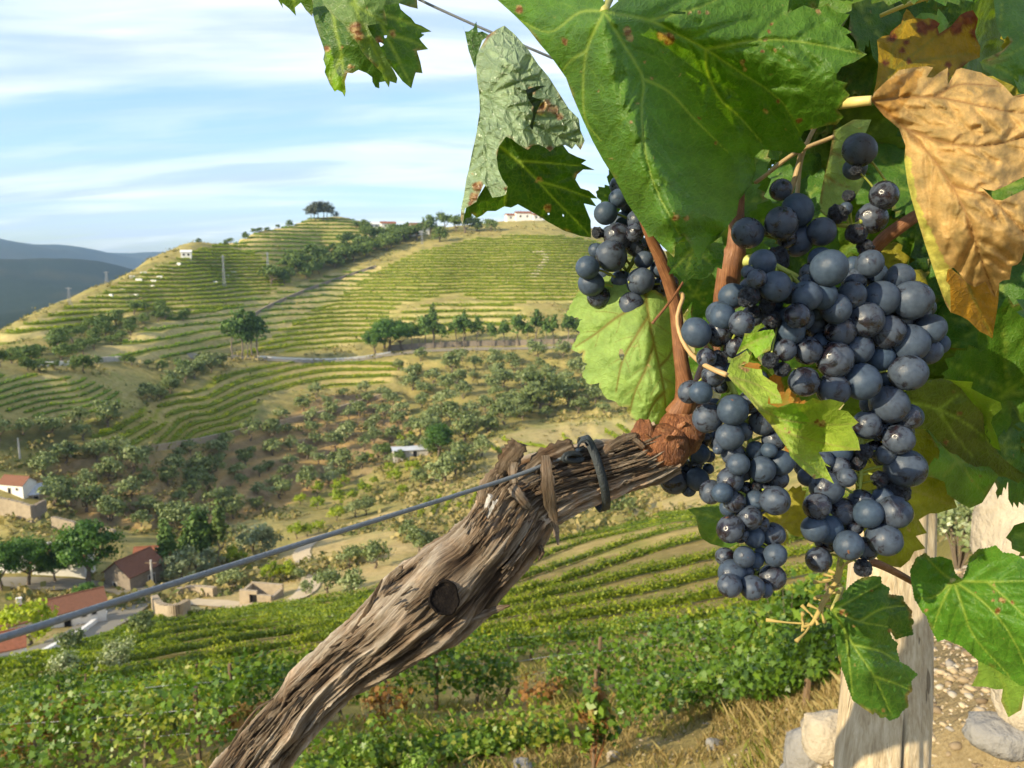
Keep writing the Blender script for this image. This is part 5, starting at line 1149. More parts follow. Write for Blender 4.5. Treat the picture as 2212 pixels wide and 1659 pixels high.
# pale underside leaf below the small cluster
L('leaf', 'D', [(160, 620), (150, 660), (120, 710), (90, 772), (182, 796), (160, 830), (145, 855), (168, 870), (140, 920), (118, 962), (150, 980), (182, 980), (180, 1035), (207, 1045), (178, 1105), (215, 1158), (272, 1150), (285, 1190), (300, 1220), (340, 1245), (365, 1255), (380, 1276), (430, 1285), (436, 1325), (470, 1352), (520, 1375), (560, 1395), (600, 1405), (640, 1400), (690, 1395), (722, 1370), (735, 1250), (735, 1150), (715, 1050), (705, 900), (695, 760), (660, 690), (600, 650), (530, 620), (450, 580), (330, 560), (230, 575)],
  [(160, 620, .475), (90, 772, .48), (118, 962, .478), (215, 1155, .47), (430, 1285, .46), (600, 1400, .462), (640, 1200, .448), (560, 900, .447), (400, 900, .455), (720, 1300, .475), (715, 1000, .475), (660, 690, .47), (330, 570, .47)],
  [[(520, 600), (545, 780), (575, 930), (605, 1060), (632, 1200), (645, 1398)], [(545, 780), (470, 900), (400, 1030), (365, 1200)], [(575, 930), (530, 1070), (470, 1200), (440, 1320)], [(530, 700), (380, 780), (250, 880), (140, 950)], [(605, 1060), (660, 1000), (700, 900)], [(632, 1200), (570, 1270), (530, 1370)]],
  (.25, .37, .10), ML_PALE, label='pale green leaf underside below the small upper cluster', sp=2.6, vs=1.1, quilt=.0014, wrinkle=.0024, seed=52, teeth=4.5, gap=.7, holes=[Z('D', [(385, 962), (400, 962), (408, 985), (412, 1000), (402, 1028), (388, 1018), (380, 990)])], edge_brown=.6)
L('leaf', 'D', [(640, 425), (700, 380), (760, 360), (850, 360), (960, 380), (962, 440), (950, 522), (918, 508), (885, 562), (830, 578), (780, 572), (742, 602), (715, 560), (690, 540), (655, 552), (668, 515), (648, 500), (650, 460)], [(640, 425, .41), (742, 600, .415), (950, 520, .43), (850, 370, .42)], [[(800, 370), (770, 480), (742, 595)], [(800, 400), (900, 500)], [(770, 430), (670, 530)]], (.055, .135, .015), ML_GREEN, label='small jagged green leaf tucked under the largest leaf', sp=5.5, seed=56, quilt=.0012)
# lime folded leaf across the clusters
L('leaf', 'F', [(505, -5), (525, -60), (545, -110), (590, -130), (640, -165), (665, -130), (652, -80), (600, -60), (700, -40), (740, -38), (748, 0), (790, 30), (845, 62), (842, 90), (865, 130), (880, 188), (800, 190), (790, 135), (782, 190), (850, 215), (940, 185), (1020, 192), (1080, 150), (1130, 170), (1200, 160), (1290, 185), (1250, 230), (1312, 240), (1385, 316), (1338, 345), (1380, 420), (1396, 500), (1260, 502), (1120, 512), (1160, 580), (1202, 612), (1160, 598), (1222, 722), (1150, 682), (1090, 690), (1000, 612), (930, 540), (920, 500), (870, 430), (800, 330), (720, 240), (640, 140), (560, 60)],
  [(505, -5, .387), (640, -160, .397), (880, 188, .367), (720, 240, .367), (800, 330, .38), (930, 540, .360), (1222, 722, .367), (1050, 250, .377), (1080, 150, .354), (1290, 185, .344), (1396, 500, .347), (1150, 400, .39), (1000, 400, .370), (745, 0, .39)],
  [[(505, -5), (640, 110), (760, 240), (860, 370), (950, 520), (1210, 715)], [(760, 240), (900, 300), (1070, 320), (1240, 330), (1385, 316)], [(860, 370), (1100, 440), (1396, 500)], [(560, 20), (700, 60), (860, 150)]],
  (.26, .36, .05), ML_LIME, pet=('D', [(975, 1105, .387), (870, 1060, .402), (790, 1000, .42), (740, 930, .425), (710, 850, .43), (705, 770, .43), (735, 680, .432), (728, 655, .438)]), pet_m=M_PETT, pet_r=.0011, label='lime yellow folded leaf lying across the grape clusters', sp=2.8, vs=.65, quilt=.0012, wrinkle=.0018, seed=60, gap=.7,
  spots=ZS('F', [(620, -60, 26), (640, -30, 22), (1140, 320, 26), (1110, 310, 16), (930, 380, 9), (905, 350, 8), (1080, 675, 14)]), paint=[(Z('F', [(800, 190), (960, 190), (1070, 310), (980, 350), (850, 300)]), (.18, .34, .03))])
L('leaf', 'E', [(75, 1192), (108, 1120), (125, 1075), (130, 1050), (160, 1052), (200, 1045), (260, 1030), (320, 1025), (332, 1062), (318, 1090), (310, 1112), (300, 1166), (270, 1178), (240, 1190), (205, 1216), (185, 1180), (150, 1150)], [(75, 1190, .388), (130, 1050, .382), (320, 1030, .376), (205, 1215, .38)], [[(80, 1180), (180, 1110), (310, 1060)]], (.16, .30, .02), ML_LIME, label='small green leaflet above the lime folded leaf', sp=5, vs=.7, seed=64, edge_brown=1)
L('leaf', 'F', [(248, 892), (300, 880), (380, 875), (480, 868), (560, 880), (640, 900), (660, 1000), (640, 1090), (560, 1130), (520, 1150), (470, 1138), (400, 1120), (345, 1085), (325, 1040), (315, 1000), (305, 940), (280, 915)], [(248, 892, .50), (400, 1120, .50), (640, 900, .49), (640, 1090, .49), (450, 1000, .485)], [[(640, 980), (500, 970), (380, 930), (255, 893)], [(500, 970), (420, 1110)]], (.10, .20, .045), ML_GREEN, label='blue-green leaf peeping out beside the lowest cluster', sp=6, seed=66)
# leaf in front of the post, and the leaf at the right edge
L('leaf', 'G', [(320, 770), (345, 720), (390, 702), (380, 680), (420, 632), (460, 600), (500, 580), (560, 572), (600, 575), (602, 612), (650, 640), (642, 676), (725, 685), (730, 715), (752, 742), (778, 772), (770, 808), (788, 832), (775, 852), (782, 905), (720, 918), (686, 932), (650, 880), (662, 926), (695, 952), (688, 985), (706, 1058), (750, 1080), (808, 1130), (770, 1168), (778, 1220), (750, 1250), (757, 1310), (720, 1338), (700, 1372), (650, 1392), (625, 1370), (600, 1375), (565, 1340), (555, 1357), (500, 1320), (440, 1275), (420, 1220), (390, 1130), (360, 1040), (345, 920), (325, 850)],
  [(320, 770, .50), (500, 590, .505), (700, 700, .51), (780, 850, .515), (690, 930, .515), (800, 1130, .52), (650, 1390, .515), (420, 1220, .51), (345, 920, .507), (500, 850, .49), (560, 1100, .495), (640, 780, .50)],
  [[(328, 765), (440, 960), (560, 1140), (660, 1360)], [(328, 765), (480, 830), (640, 860)], [(328, 765), (450, 700), (590, 620)], [(440, 960), (600, 1000), (700, 1060)], [(480, 830), (600, 760), (740, 740)], [(400, 900), (420, 1060), (440, 1250)], [(560, 1140), (680, 1180), (770, 1220)]],
  (.055, .135, .02), ML_GREEN, pet=('G', [(330, 762, .50), (360, 690, .515), (380, 640, .53)]), label='green toothed leaf hanging in front of the wooden post', sp=3.2, vs=.75, quilt=.0016, wrinkle=.0022, teeth=2.4, seed=70, gap=.75, paint=[(Z('G', [(640, 650), (800, 690), (800, 930), (690, 940), (640, 860)]), (.035, .095, .014))], spots=ZS('G', [(380, 770, 16), (410, 790, 12), (440, 858, 10), (655, 885, 12), (620, 1330, 10), (540, 660, 8)]), edge_brown=.7)
L('leaf', 'G', [(772, 602), (765, 540), (800, 470), (850, 440), (880, 470), (940, 462), (1000, 482), (1022, 560), (1060, 592), (1090, 520), (1100, 470), (1150, 420), (1200, 415), (1250, 398), (1290, 440), (1350, 445), (1420, 480), (1500, 500), (1500, 1230), (1420, 1190), (1390, 1192), (1330, 1150), (1250, 1100), (1150, 1050), (1060, 970), (960, 930), (920, 945), (900, 900), (880, 862), (860, 800), (830, 770), (790, 700)],
  [(772, 600, .50), (850, 440, .51), (1000, 485, .50), (1250, 400, .47), (1500, 500, .45), (1010, 600, .475), (880, 862, .49), (1150, 1050, .475), (1330, 1150, .465), (1500, 1230, .45), (1250, 800, .445), (1450, 900, .435)],
  [[(1010, 600), (1200, 604), (1500, 600)], [(1010, 600), (940, 740), (900, 860)], [(1010, 600), (1070, 770), (1130, 920), (1330, 1140)], [(1010, 600), (1180, 720), (1330, 900), (1450, 1150)], [(1010, 600), (900, 690), (810, 700)], [(1010, 600), (940, 550), (850, 460)], [(1200, 604), (1330, 720), (1480, 860)]],
  (.075, .19, .02), ML_GREEN, pet=('G', [(1010, 600, .475), (1020, 640, .49), (1050, 700, .52)]), label='broad bright green leaf at the right edge above the gravel', sp=3.6, vs=.8, quilt=.0020, wrinkle=.0024, teeth=2.4, seed=74, gap=.75, spots=ZS('G', [(1290, 710, 18), (1260, 770, 16), (1230, 715, 10), (1340, 720, 12), (860, 770, 14), (1140, 660, 7), (1240, 655, 8)]),
  more=[('G', [(1150, 1040), (1240, 1060), (1340, 1120), (1420, 1190), (1395, 1330), (1322, 1372), (1280, 1282), (1290, 1212), (1250, 1215), (1200, 1200), (1112, 1196), (1150, 1120)], [(1150, 1040, .50), (1400, 1300, .50), (1112, 1196, .52), (1420, 1190, .49)], [[(1240, 1070), (1300, 1200), (1330, 1360)]], (.17, .28, .05), dict(sp=6, seed=77))])
# leaves behind the large cluster
L('leaf', 'H', [(930, 640), (980, 520), (1040, 425), (1140, 372), (1270, 352), (1330, 370), (1400, 420), (1480, 520), (1545, 590), (1560, 720), (1650, 850), (1720, 920), (1830, 995), (1780, 1050), (1700, 1010), (1600, 1000), (1480, 960), (1380, 900), (1260, 780), (1180, 690), (1100, 690), (1020, 700)],
  [(930, 640, .46), (1270, 352, .455), (1560, 720, .50), (1830, 995, .54), (1200, 690, .475), (1400, 600, .47), (1500, 960, .52)], [[(1000, 500), (1250, 560), (1500, 700), (1810, 985)], [(1250, 560), (1400, 450)], [(1250, 560), (1350, 720), (1500, 900)]], (.085, .12, .012), ML_GREEN, label='dull olive leaf arching behind the large cluster', sp=6, vs=1.0, quilt=.0016, wrinkle=.003, seed=80, spots=ZS('H', [(1390, 590, 16), (1360, 440, 10), (1300, 770, 16)]),
  more=[('H', [(1272, 354), (1370, 370), (1480, 376), (1468, 420), (1560, 470), (1662, 512), (1672, 556), (1610, 610), (1600, 650), (1640, 740), (1664, 836), (1610, 808), (1556, 716), (1544, 590), (1480, 520), (1400, 420), (1330, 370)], [(1272, 354, .453), (1480, 376, .445), (1670, 540, .465), (1664, 836, .50), (1550, 600, .495)], [[(1300, 360), (1500, 480), (1640, 800)]], (.22, .34, .04), dict(sp=6, seed=83, edge_brown=.8))])  # second piece: the leaf's sunlit edge, its light put into a brighter base
L('leaf', 'H', [(700, 700), (1000, 600), (1150, 690), (1230, 760), (1300, 960), (1330, 1100), (1375, 1210), (1240, 1250), (1190, 1250), (1120, 1292), (1175, 1380), (1100, 1400), (1165, 1482), (1090, 1502), (1060, 1560), (1000, 1610), (930, 1600), (850, 1560), (760, 1400), (700, 1100)],
  [(700, 700, .50), (1150, 690, .51), (1375, 1210, .54), (1000, 1610, .53), (760, 1400, .51), (1000, 1100, .50)], [[(800, 760), (950, 1050), (1100, 1300), (1160, 1480)], [(950, 1050), (1150, 1120), (1370, 1208)], [(900, 950), (1100, 900), (1280, 930)], [(950, 1050), (900, 1300), (980, 1600)]], (.24, .24, .015), ML_LIME, label='yellow-olive leaf glowing behind the lower right cluster', sp=6, vs=1.0, seed=86, wrinkle=.003)
L('leaf', 'H', [(1140, 1005), (1170, 960), (1225, 878), (1245, 890), (1280, 925), (1240, 960), (1260, 830), (1180, 700), (1230, 690), (1330, 720), (1420, 780), (1550, 900), (1650, 1000), (1590, 1100), (1540, 1180), (1460, 1215), (1400, 1185), (1310, 1122), (1290, 1040), (1200, 1010)], [(1140, 1005, .485), (1225, 878, .48), (1420, 780, .51), (1650, 1000, .53), (1460, 1215, .53), (1290, 1040, .50), (1230, 690, .50)], [[(1230, 750), (1380, 900), (1480, 1040), (1560, 1120)], [(1380, 900), (1280, 1010)], [(1380, 900), (1540, 920)]], (.12, .25, .025), ML_GREEN, label='fresh green leaf between the lower cluster and the right edge', sp=6, seed=89, spots=ZS('H', [(1480, 1030, 16), (1455, 985, 10), (1510, 1010, 10)]))
L('leaf', 'L', [(1200, 60), (1300, 10), (1420, -60), (1620, -60), (1560, 80), (1480, 200), (1450, 330), (1520, 450), (1560, 560), (1500, 700), (1420, 820), (1300, 900), (1150, 1020), (1090, 980), (1040, 870), (1070, 700), (1100, 560), (1160, 300)], [(1200, 60, .50), (1600, -40, .52), (1560, 560, .52), (1100, 980, .50), (1040, 870, .495)], [[(1200, 70), (1160, 300), (1090, 600), (1060, 900)], [(1160, 300), (1300, 350), (1500, 450)], [(1100, 560), (1250, 650), (1400, 700)]], (.20, .30, .09), ML_PALE, label='pale leaf standing upright behind the single high grape', sp=5, vs=1.0, seed=92)
# top right corner leaves
L('leaf', 'C', [(915, -40), (925, 60), (935, 130), (965, 190), (985, 170), (1000, 200), (960, 240), (860, 285), (870, 300), (940, 280), (1000, 255), (1000, 270), (900, 300), (850, 290), (870, 330), (930, 370), (1000, 400), (1120, 470), (1150, 300), (1150, -40)], [(915, -40, .46), (860, 290, .45), (1150, 300, .44), (1120, 470, .45), (1150, -40, .46), (970, 190, .45)], [[(850, 290), (980, 260), (1150, 180)], [(850, 290), (980, 340), (1110, 440)], [(850, 290), (930, 200), (960, 0)]], (.10, .21, .045), ML_GREEN, label='green leaf with brown streak in the top right corner', sp=6, seed=95, spots=ZS('C', [(900, 270, 22), (940, 250, 22), (975, 215, 20), (960, 235, 16), (990, 200, 14)]))
L('leaf', 'C', [(545, 85), (575, 60), (620, 62), (648, 72), (655, 40), (690, 80), (705, 110), (690, 150), (650, 165), (610, 110)], [(545, 85, .48), (655, 40, .48), (690, 150, .475), (610, 110, .478)], [[(660, 150), (640, 100), (655, 45)]], (.16, .30, .06), ML_GREEN, label='small lit green lobe above the rusty orange leaf', sp=5, seed=97)

# leaves that fill the shade behind: a lobed leaf in its own plane, copied
def lobed(seed):
    rs = np.random.RandomState(seed); out = []
    lob = [(-150, .55), (-105, .82), (-52, .95), (0, 1.12), (52, .95), (105, .82), (150, .55)]
    for i, (a, r) in enumerate(lob):
        n = 5
        for j in range(-n, n + 1):
            if i < len(lob) - 1 or j <= 0:
                aa = a + j * (24.5 / n); rr = r * (1 - .26 * (abs(j) / n) ** 1.3) + (.045 if j % 2 == 0 else -.03) * rs.uniform(.5, 1.4); out.append((math.radians(aa - 90) , rr * rs.uniform(.96, 1.04)))
            elif j > 0:
                aa = a + j * (20 / n); out.append((math.radians(aa - 90), r * (1 - .4 * j / n)))
    out.append((math.radians(180 - 90), .12))
    return [(math.cos(t) * r * 230, math.sin(t) * r * 230) for t, r in out]
def filler(seed, base):
    o = lobed(seed); tips = [(-150, .5), (-105, .78), (-52, .9), (0, 1.08), (52, .9), (105, .78)]
    mains = [[(0, 0), (math.cos(math.radians(a - 90)) * r * 115, math.sin(math.radians(a - 90)) * r * 115), (math.cos(math.radians(a - 90)) * r * 228, math.sin(math.radians(a - 90)) * r * 228)] for a, r in tips]
    return leaf_mesh('leaf', o, None, mains, base, sp=13, vs=1.1, quilt=.0015, wrinkle=.004, seed=seed, flat_at=(.06 / 230, (-1) ** seed * .016), gap=1.2, edge_brown=.7)
FILL = []
for i, (b, m) in enumerate([(GREEN2, ML_GREEN), (DGREEN, ML_GREEN), ((.10, .17, .02), ML_GREEN), ((.30, .27, .03), ML_LIME), ((.34, .16, .03), ML_ORANGE), ((.06, .15, .02), ML_GREEN)]):
    V2, F, P3, v, v2, lc, sp = filler(200 + i, b); me = mesh_np('leaf', P3, F); set_attr(me, 'vein', v); set_attr(me, 'vein2', v2 * np.ones(len(v))); set_attr(me, 'spot', sp); set_attr(me, 'lcol', np.c_[lc, np.ones(len(lc))]); set_attr(me, 'luv', np.c_[V2 * .00026, np.zeros(len(V2))]); me.materials.append(m); FILL.append(me)
def put_leaf(px, py, d, k, s, tilt):
    o = link('leaf', FILL[k], None, vine); o.location = at(px, py, d) - vine.location; o.rotation_euler = tilt; o.scale = (s, s, s); return o
rf = random.Random(23)
spots_f = []
for gx in range(1640, 2330, 92):
    for gy in range(-70, 1010, 96):
        spots_f.append((gx + rf.uniform(-35, 35), gy + rf.uniform(-35, 35)))
for px, py in spots_f:
    d = rf.uniform(.56, .80)
    if px < 1760 and 330 < py < 1000: d = rf.uniform(.62, .8)
    if py > 880 and px < 1900: continue
    k = rf.choice([0, 0, 1, 1, 1, 2, 5, 5, 3, 4 if rf.random() < .5 else 0])
    put_leaf(px, py, d, k, rf.uniform(.75, 1.2), (math.pi / 2 + rf.uniform(-.7, .6), rf.uniform(-.9, .9), rf.uniform(-.9, .9)))
for px, py, d, k, s in [(1500, 640, .50, 5, .55), (1560, 500, .55, 0, .8), (1610, 560, .60, 1, .8), (1540, 420, .5, 0, .7), (1700, 480, .56, 5, .8), (1600, 300, .52, 1, .9), (1750, 620, .60, 1, .9), (1500, -40, .5, 1, 1.0), (1700, -30, .5, 0, 1.0), (1850, 10, .52, 5, 1.0), (1900, 120, .54, 1, .9), (1800, 330, .6, 1, 1.0),
                        (2120, 700, .55, 5, .9), (2180, 850, .5, 0, .9), (2080, 900, .58, 2, .9), (2000, 640, .58, 3, .8), (2050, 560, .6, 1, .9), (1985, 760, .6, 2, .7), (2190, 620, .55, 1, .9), (1690, 1130, .56, 3, .5), (1350, 440, .60, 1, .5)]:
    put_leaf(px, py, d, k, s, (math.pi / 2 + rf.uniform(-.5, .4), rf.uniform(-.6, .6), rf.uniform(-.7, .5)))
# leaves of the same vine just outside the picture, above and beside it
for px, py, d, k, s in [(1250, -170, .44, 0, 1.0), (1700, -190, .46, 5, 1.0), (2050, -160, .44, 0, 1.0), (900, -150, .48, 1, 1.0), (2330, 300, .45, 0, 1.0), (2360, 800, .46, 5, 1.0), (2330, 1150, .5, 0, 1.0), (1950, -90, .40, 5, .8)]:
    put_leaf(px, py, d, k, s, (math.pi / 2 + rf.uniform(-.5, .4), rf.uniform(-.6, .6), rf.uniform(-.7, .5)))

# ---- bark: the old arm, its canes and torn strips
def bark_mat():
    m, nt = mat('shaggy vine bark'); g = NT(nt); uv = g.attr('buv', 'Vector'); hgt = g.attr('bh')
    mp = g.node('Mapping', {'Vector': uv, 'Scale': (1, .07, 1)}).outputs[0]; mp2 = g.node('Mapping', {'Vector': uv, 'Scale': (1, .16, 1)}).outputs[0]
    n = g.noise(mp, 1400, 6, .65, .4); n2 = g.noise(mp2, 260, 5, .6, .5); n3 = g.noise(uv, 60, 4, .6)
    f = g.math('ADD', g.math('MULTIPLY', n2, .42), g.math('MULTIPLY', hgt, .58))
    c = g.ramp(f, (.24, (.010, .008, .006)), (.38, (.048, .034, .023)), (.48, (.118, .088, .060)), (.58, (.215, .172, .126)), (.76, (.40, .35, .285)))  # near-black low end paints the shade of the crevices, following the relief
    warm = g.math('MULTIPLY', g.rng(n3, .45, .7), g.attr('warm'))
    c = g.mix(warm, c, g.mix(1.0, c, (1.2, .80, .50), 'MULTIPLY'))
    c = g.mix(g.rng(n, .3, .7), g.mix(1.0, c, (.66, .63, .60), 'MULTIPLY'), g.mix(1.0, c, (1.22, 1.2, 1.16), 'MULTIPLY'))
    c = g.mix(g.attr('dark'), c, (.012, .009, .007))
    h = g.math('ADD', n, g.math('MULTIPLY', n2, .8))
    g.bsdf(c, .85, .18, g.bump(h, 1.0, .0022)); return m
M_BARKV = bark_mat()
def ridged(x): return 1 - abs(2 * x - 1)
def bark_tube(name, path, rad, seed, nu=220, nv=700, amp=1.0, warm=None, knots=(), bumps=(), dark=None, fib=1.0, parent=vine, label=None, m=None, cap_dark=True, sm=1.0):
    """path (n,3) metres; rad (n,). rough tube of long torn fibres; knots: (t, angle, radius, height) swellings the fibres flow around"""
    P = catmull(path, nv); R = np.interp(np.linspace(0, 1, nv), np.linspace(0, 1, len(rad)), rad)
    R = np.convolve(np.pad(R, 20, 'edge'), np.ones(41) / 41, 'valid')
    T, N, B = frames(P); s = np.concatenate([[0], np.cumsum(np.linalg.norm(np.diff(P, axis=0), axis=1))]); tt = np.linspace(0, 1, nv)
    # angle 0 looks away from the camera, so the seam is hidden
    view = -P / np.linalg.norm(P, axis=1)[:, None]; a0 = np.arctan2((view * B).sum(1), (view * N).sum(1))
    a = np.linspace(-math.pi, math.pi, nu, endpoint=False)
    S, A = np.meshgrid(s, a, indexing='ij'); Rm = R[:, None] * np.ones_like(A); X = A * R.mean()
    Aw = A.copy(); Sw = S.copy(); bulge = np.zeros_like(A); dk = np.zeros_like(A)
    for (kt, ka, kr, kh) in knots:
        ks = kt * s[-1]; dx = (A - ka) * R.mean(); ds = S - ks; d = np.hypot(dx, ds) / kr
        bulge += kh * np.exp(-d ** 2 * 1.3); w = np.exp(-d ** 2 * .5); Aw += w * np.sign(dx) * .22 * (1 - np.exp(-abs(dx) / kr)); 
    Xw = Aw * R.mean() + .35 * (S * .22) + .0018 * (fbm(S / .045 + seed, A * .8, 3, seed) - .45)
    f1 = ridged(vnoise(Xw / .0030, Sw / .060 + seed, seed)); f2 = ridged(vnoise(Xw / .0018, Sw / .026 + seed * 2, seed + 1)); f3 = ridged(vnoise(Xw / .0009, Sw / .013, seed + 2))
    pl = vnoise(Xw / .0046, Sw / .040 + 3 * seed, seed + 4); plq = np.floor(pl * 4) / 4 + .25 * sstep(.5, .9, (pl * 4) % 1)      # torn plates in steps
    big = fbm(Xw / .012, Sw / .06 + seed, 2, seed + 6) - .36
    h = amp * ((plq - .5) * .0046 * sm + (f1 - .5) * .0022 + (f2 - .5) * .0020 + (f3 - .5) * .0012 + big * .006 * sm) * fib
    hn = np.clip(.5 + (h / amp) / .007, 0, 1)
    Rr = Rm + h + bulge
    ang = A + a0[:, None]
    V = P[:, None] + Rr[..., None] * (np.cos(ang)[..., None] * N[:, None] + np.sin(ang)[..., None] * B[:, None])
    if dark is not None: dk = dark(S / s[-1], A)
    V = V.reshape(-1, 3); i, j = np.meshgrid(np.arange(nv - 1), np.arange(nu), indexing='ij'); k = (j + 1) % nu
    F = np.stack([i * nu + j, i * nu + k, (i + 1) * nu + k, (i + 1) * nu + j], -1).reshape(-1, 4)
    c0 = len(V); V = np.vstack([V, P[0], P[-1]])
    Fc = np.array([(c0, (q + 1) % nu, q) for q in range(nu)] + [(c0 + 1, (nv - 1) * nu + q, (nv - 1) * nu + (q + 1) % nu) for q in range(nu)])
    c = V.mean(0); me = mesh_np(name, V - c, [F, Fc])
    uv = np.stack([Xw, Sw, 0 * S], -1).reshape(-1, 3); set_attr(me, 'buv', np.vstack([uv, [[0, 0, 0]] * 2])); set_attr(me, 'bh', np.append(hn.ravel(), [.5, .5])); set_attr(me, 'dark', np.append(dk.ravel(), [0, 0]))
    wv = np.interp(tt, np.linspace(0, 1, len(warm)), warm)[:, None] * np.ones_like(A) if warm is not None else np.ones_like(A) * .4
    set_attr(me, 'warm', np.append(wv.ravel(), [.4, .4]))
    o = link(name, me, m or M_BARKV, parent, label=label); o.location = Vector(c) - parent.location
    return o, (P, R, T, N, B, a0)
_tr = [(20, 1720, 250, .472), (105, 1620, 240, .468), (205, 1495, 228, .463), (325, 1350, 216, .458), (480, 1180, 206, .452), (640, 1045, 236, .447), (800, 935, 318, .442), (940, 825, 380, .437), (1060, 725, 372, .436), (1205, 590, 318, .437), (1295, 485, 312, .438), (1365, 370, 302, .44), (1490, 305, 272, .443), (1640, 262, 226, .446), (1790, 222, 200, .45), (1890, 190, 200, .452), (1970, 150, 190, .453)]
trk_path = [tuple(at(*Z('I', [(x, y)])[0], d)) for x, y, w, d in _tr]
trk_rad = [w / 2 * .51269 * d / FPX for x, y, w, d in _tr]
trunk, TRK = bark_tube('trunk', trk_path, trk_rad, 3, 330, 700, 1.15, warm=[.35, .3, .35, .4, .3, .3, .5, .8, .9, 1, 1], knots=[(.26, .3, .010, .004), (.50, .1, .013, .002), (.68, .0, .010, .004), (.60, -.5, .012, .003), (.30, -.6, .008, .003)], label='thick twisted vine arm in grey shaggy bark')
# where a frame point lies on the arm's near side
def on_trunk(x, y, lift=0.0):
    px, py = Z('I', [(x, y)])[0]; P, R = TRK[0], TRK[1]; u, v = project(P); i = int(np.argmin((u - px) ** 2 + (v - py) ** 2)); d = P[i][1] * CP - P[i][2] * SP
    off = math.hypot(u[i] - px, v[i] - py) * d / FPX; return d - math.sqrt(max(R[i] ** 2 - off ** 2, (.25 * R[i]) ** 2)) - lift, i
# sawn stub: a short dark peg end with rays
def stub(x, y, r, m_end, name, label, length=.02, tilt=(0, 0), rim=True):
    d, i = on_trunk(x, y); px, py = Z('I', [(x, y)])[0]; rr = r * .51269 * d / FPX
    n = (-ray(px, py)).normalized(); n = (n + Vector((tilt[0], 0, tilt[1]))).normalized(); up = n.cross(Vector((0, 0, 1))).normalized(); vv = n.cross(up)
    c = at(px, py, d - .0045); nu = 56; rings = [(1.10, -length), (1.12, -.002), (1.08, .0015), (.98, .002), (.93, .0008), (.6, .0012), (.3, .0005), (.02, .0008)]
    V = []
    for k, (q, h) in enumerate(rings):
        for j in range(nu):
            a = j * 2 * math.pi / nu; w = 1 + .05 * math.sin(3 * a + 1) + .03 * math.sin(7 * a) + (rnd.uniform(-.02, .02) if k < 4 else 0)
            p = c + up * (math.cos(a) * q * rr * w * .93) + vv * (math.sin(a) * q * rr * w * 1.05) + n * (h + (rnd.uniform(-.0005, .0005) if k < 5 else 0)); V.append(p - vine.location)
    F = [(k * nu + j, k * nu + (j + 1) % nu, (k + 1) * nu + (j + 1) % nu, (k + 1) * nu + j) for k in range(len(rings) - 1) for j in range(nu)]
    me = bpy.data.meshes.new(name); me.from_pydata([tuple(v) for v in V], [], F); me.polygons.foreach_set('use_smooth', np.ones(len(F), bool)); return link(name, me, m_end, vine, label=label)
def end_mat():
    m, nt = mat('dark sawn end grain'); g = NT(nt); P = g.node('TexCoord').outputs['Object']
    n = g.noise(P, 900, 4); n2 = g.noise(P, 180, 4)
    c = g.ramp(g.math('ADD', g.math('MULTIPLY', n, .5), g.math('MULTIPLY', n2, .5)), (.3, (.004, .003, .003)), (.55, (.009, .007, .006)), (.75, (.03, .022, .016)))
    g.bsdf(c, .9, .1, g.bump(n, .8, .0008)); return m
M_END = end_mat()
stub(1030, 782, 62, M_END, 'sawn_stub', 'dark round sawn stub on the vine arm')
M_WKNOT = simple('white weathered knot', (.36, .34, .31), .85, .8, 260, .15, .9, 400, .003)
def lump(name, c, r, m, seed, label=None, amp=.25, parent=vine, fr=2.2, seg=(28, 18), attrs=False):
    """uneven rounded swelling; r = three half axes"""
    nu, nv = seg; V = []; rs = np.random.RandomState(seed); off = rs.uniform(0, 50)
    for i in range(nv + 1):
        th = math.pi * i / nv
        for j in range(nu):
            a = 2 * math.pi * j / nu; p = np.array([math.sin(th) * math.cos(a), math.sin(th) * math.sin(a), math.cos(th)])
            k = 1 + amp * (float(fbm(np.array([p[0] * fr + off + p[2] * 1.7]), np.array([p[1] * fr + off - p[2] * 1.3]), 4, seed)[0]) - .47) * 2
            V.append(tuple(p * k * np.asarray(r)))
    F = [(i * nu + j, i * nu + (j + 1) % nu, (i + 1) * nu + (j + 1) % nu, (i + 1) * nu + j) for i in range(nv) for j in range(nu)]
    me = mesh_np(name, np.array(V), np.array(F)); o = link(name, me, m, parent, label=label)
    o.location = Vector(c) - (parent.matrix_basis.translation if parent is vine else Vector((0, 0, 0))); return o
def lump_px(name, zo, x, y, d, rpx, m, seed, label=None, amp=.25, asp=(1, 1, 1), fr=2.2):
    px, py = Z(zo, [(x, y)])[0]; r = rpx * ZOOM[zo][2] * d / FPX
    return lump(name, at(px, py, d), (r * asp[0], r * asp[1], r * asp[2]), m, seed, label, amp, fr=fr)
d_, _ = on_trunk(1245, 420); lump_px('knot', 'I', 1240, 410, d_ + .004, 50, M_WKNOT, 5, 'whitish weathered knot on the vine arm', .5, (.9, .8, 1.25), 3.5)
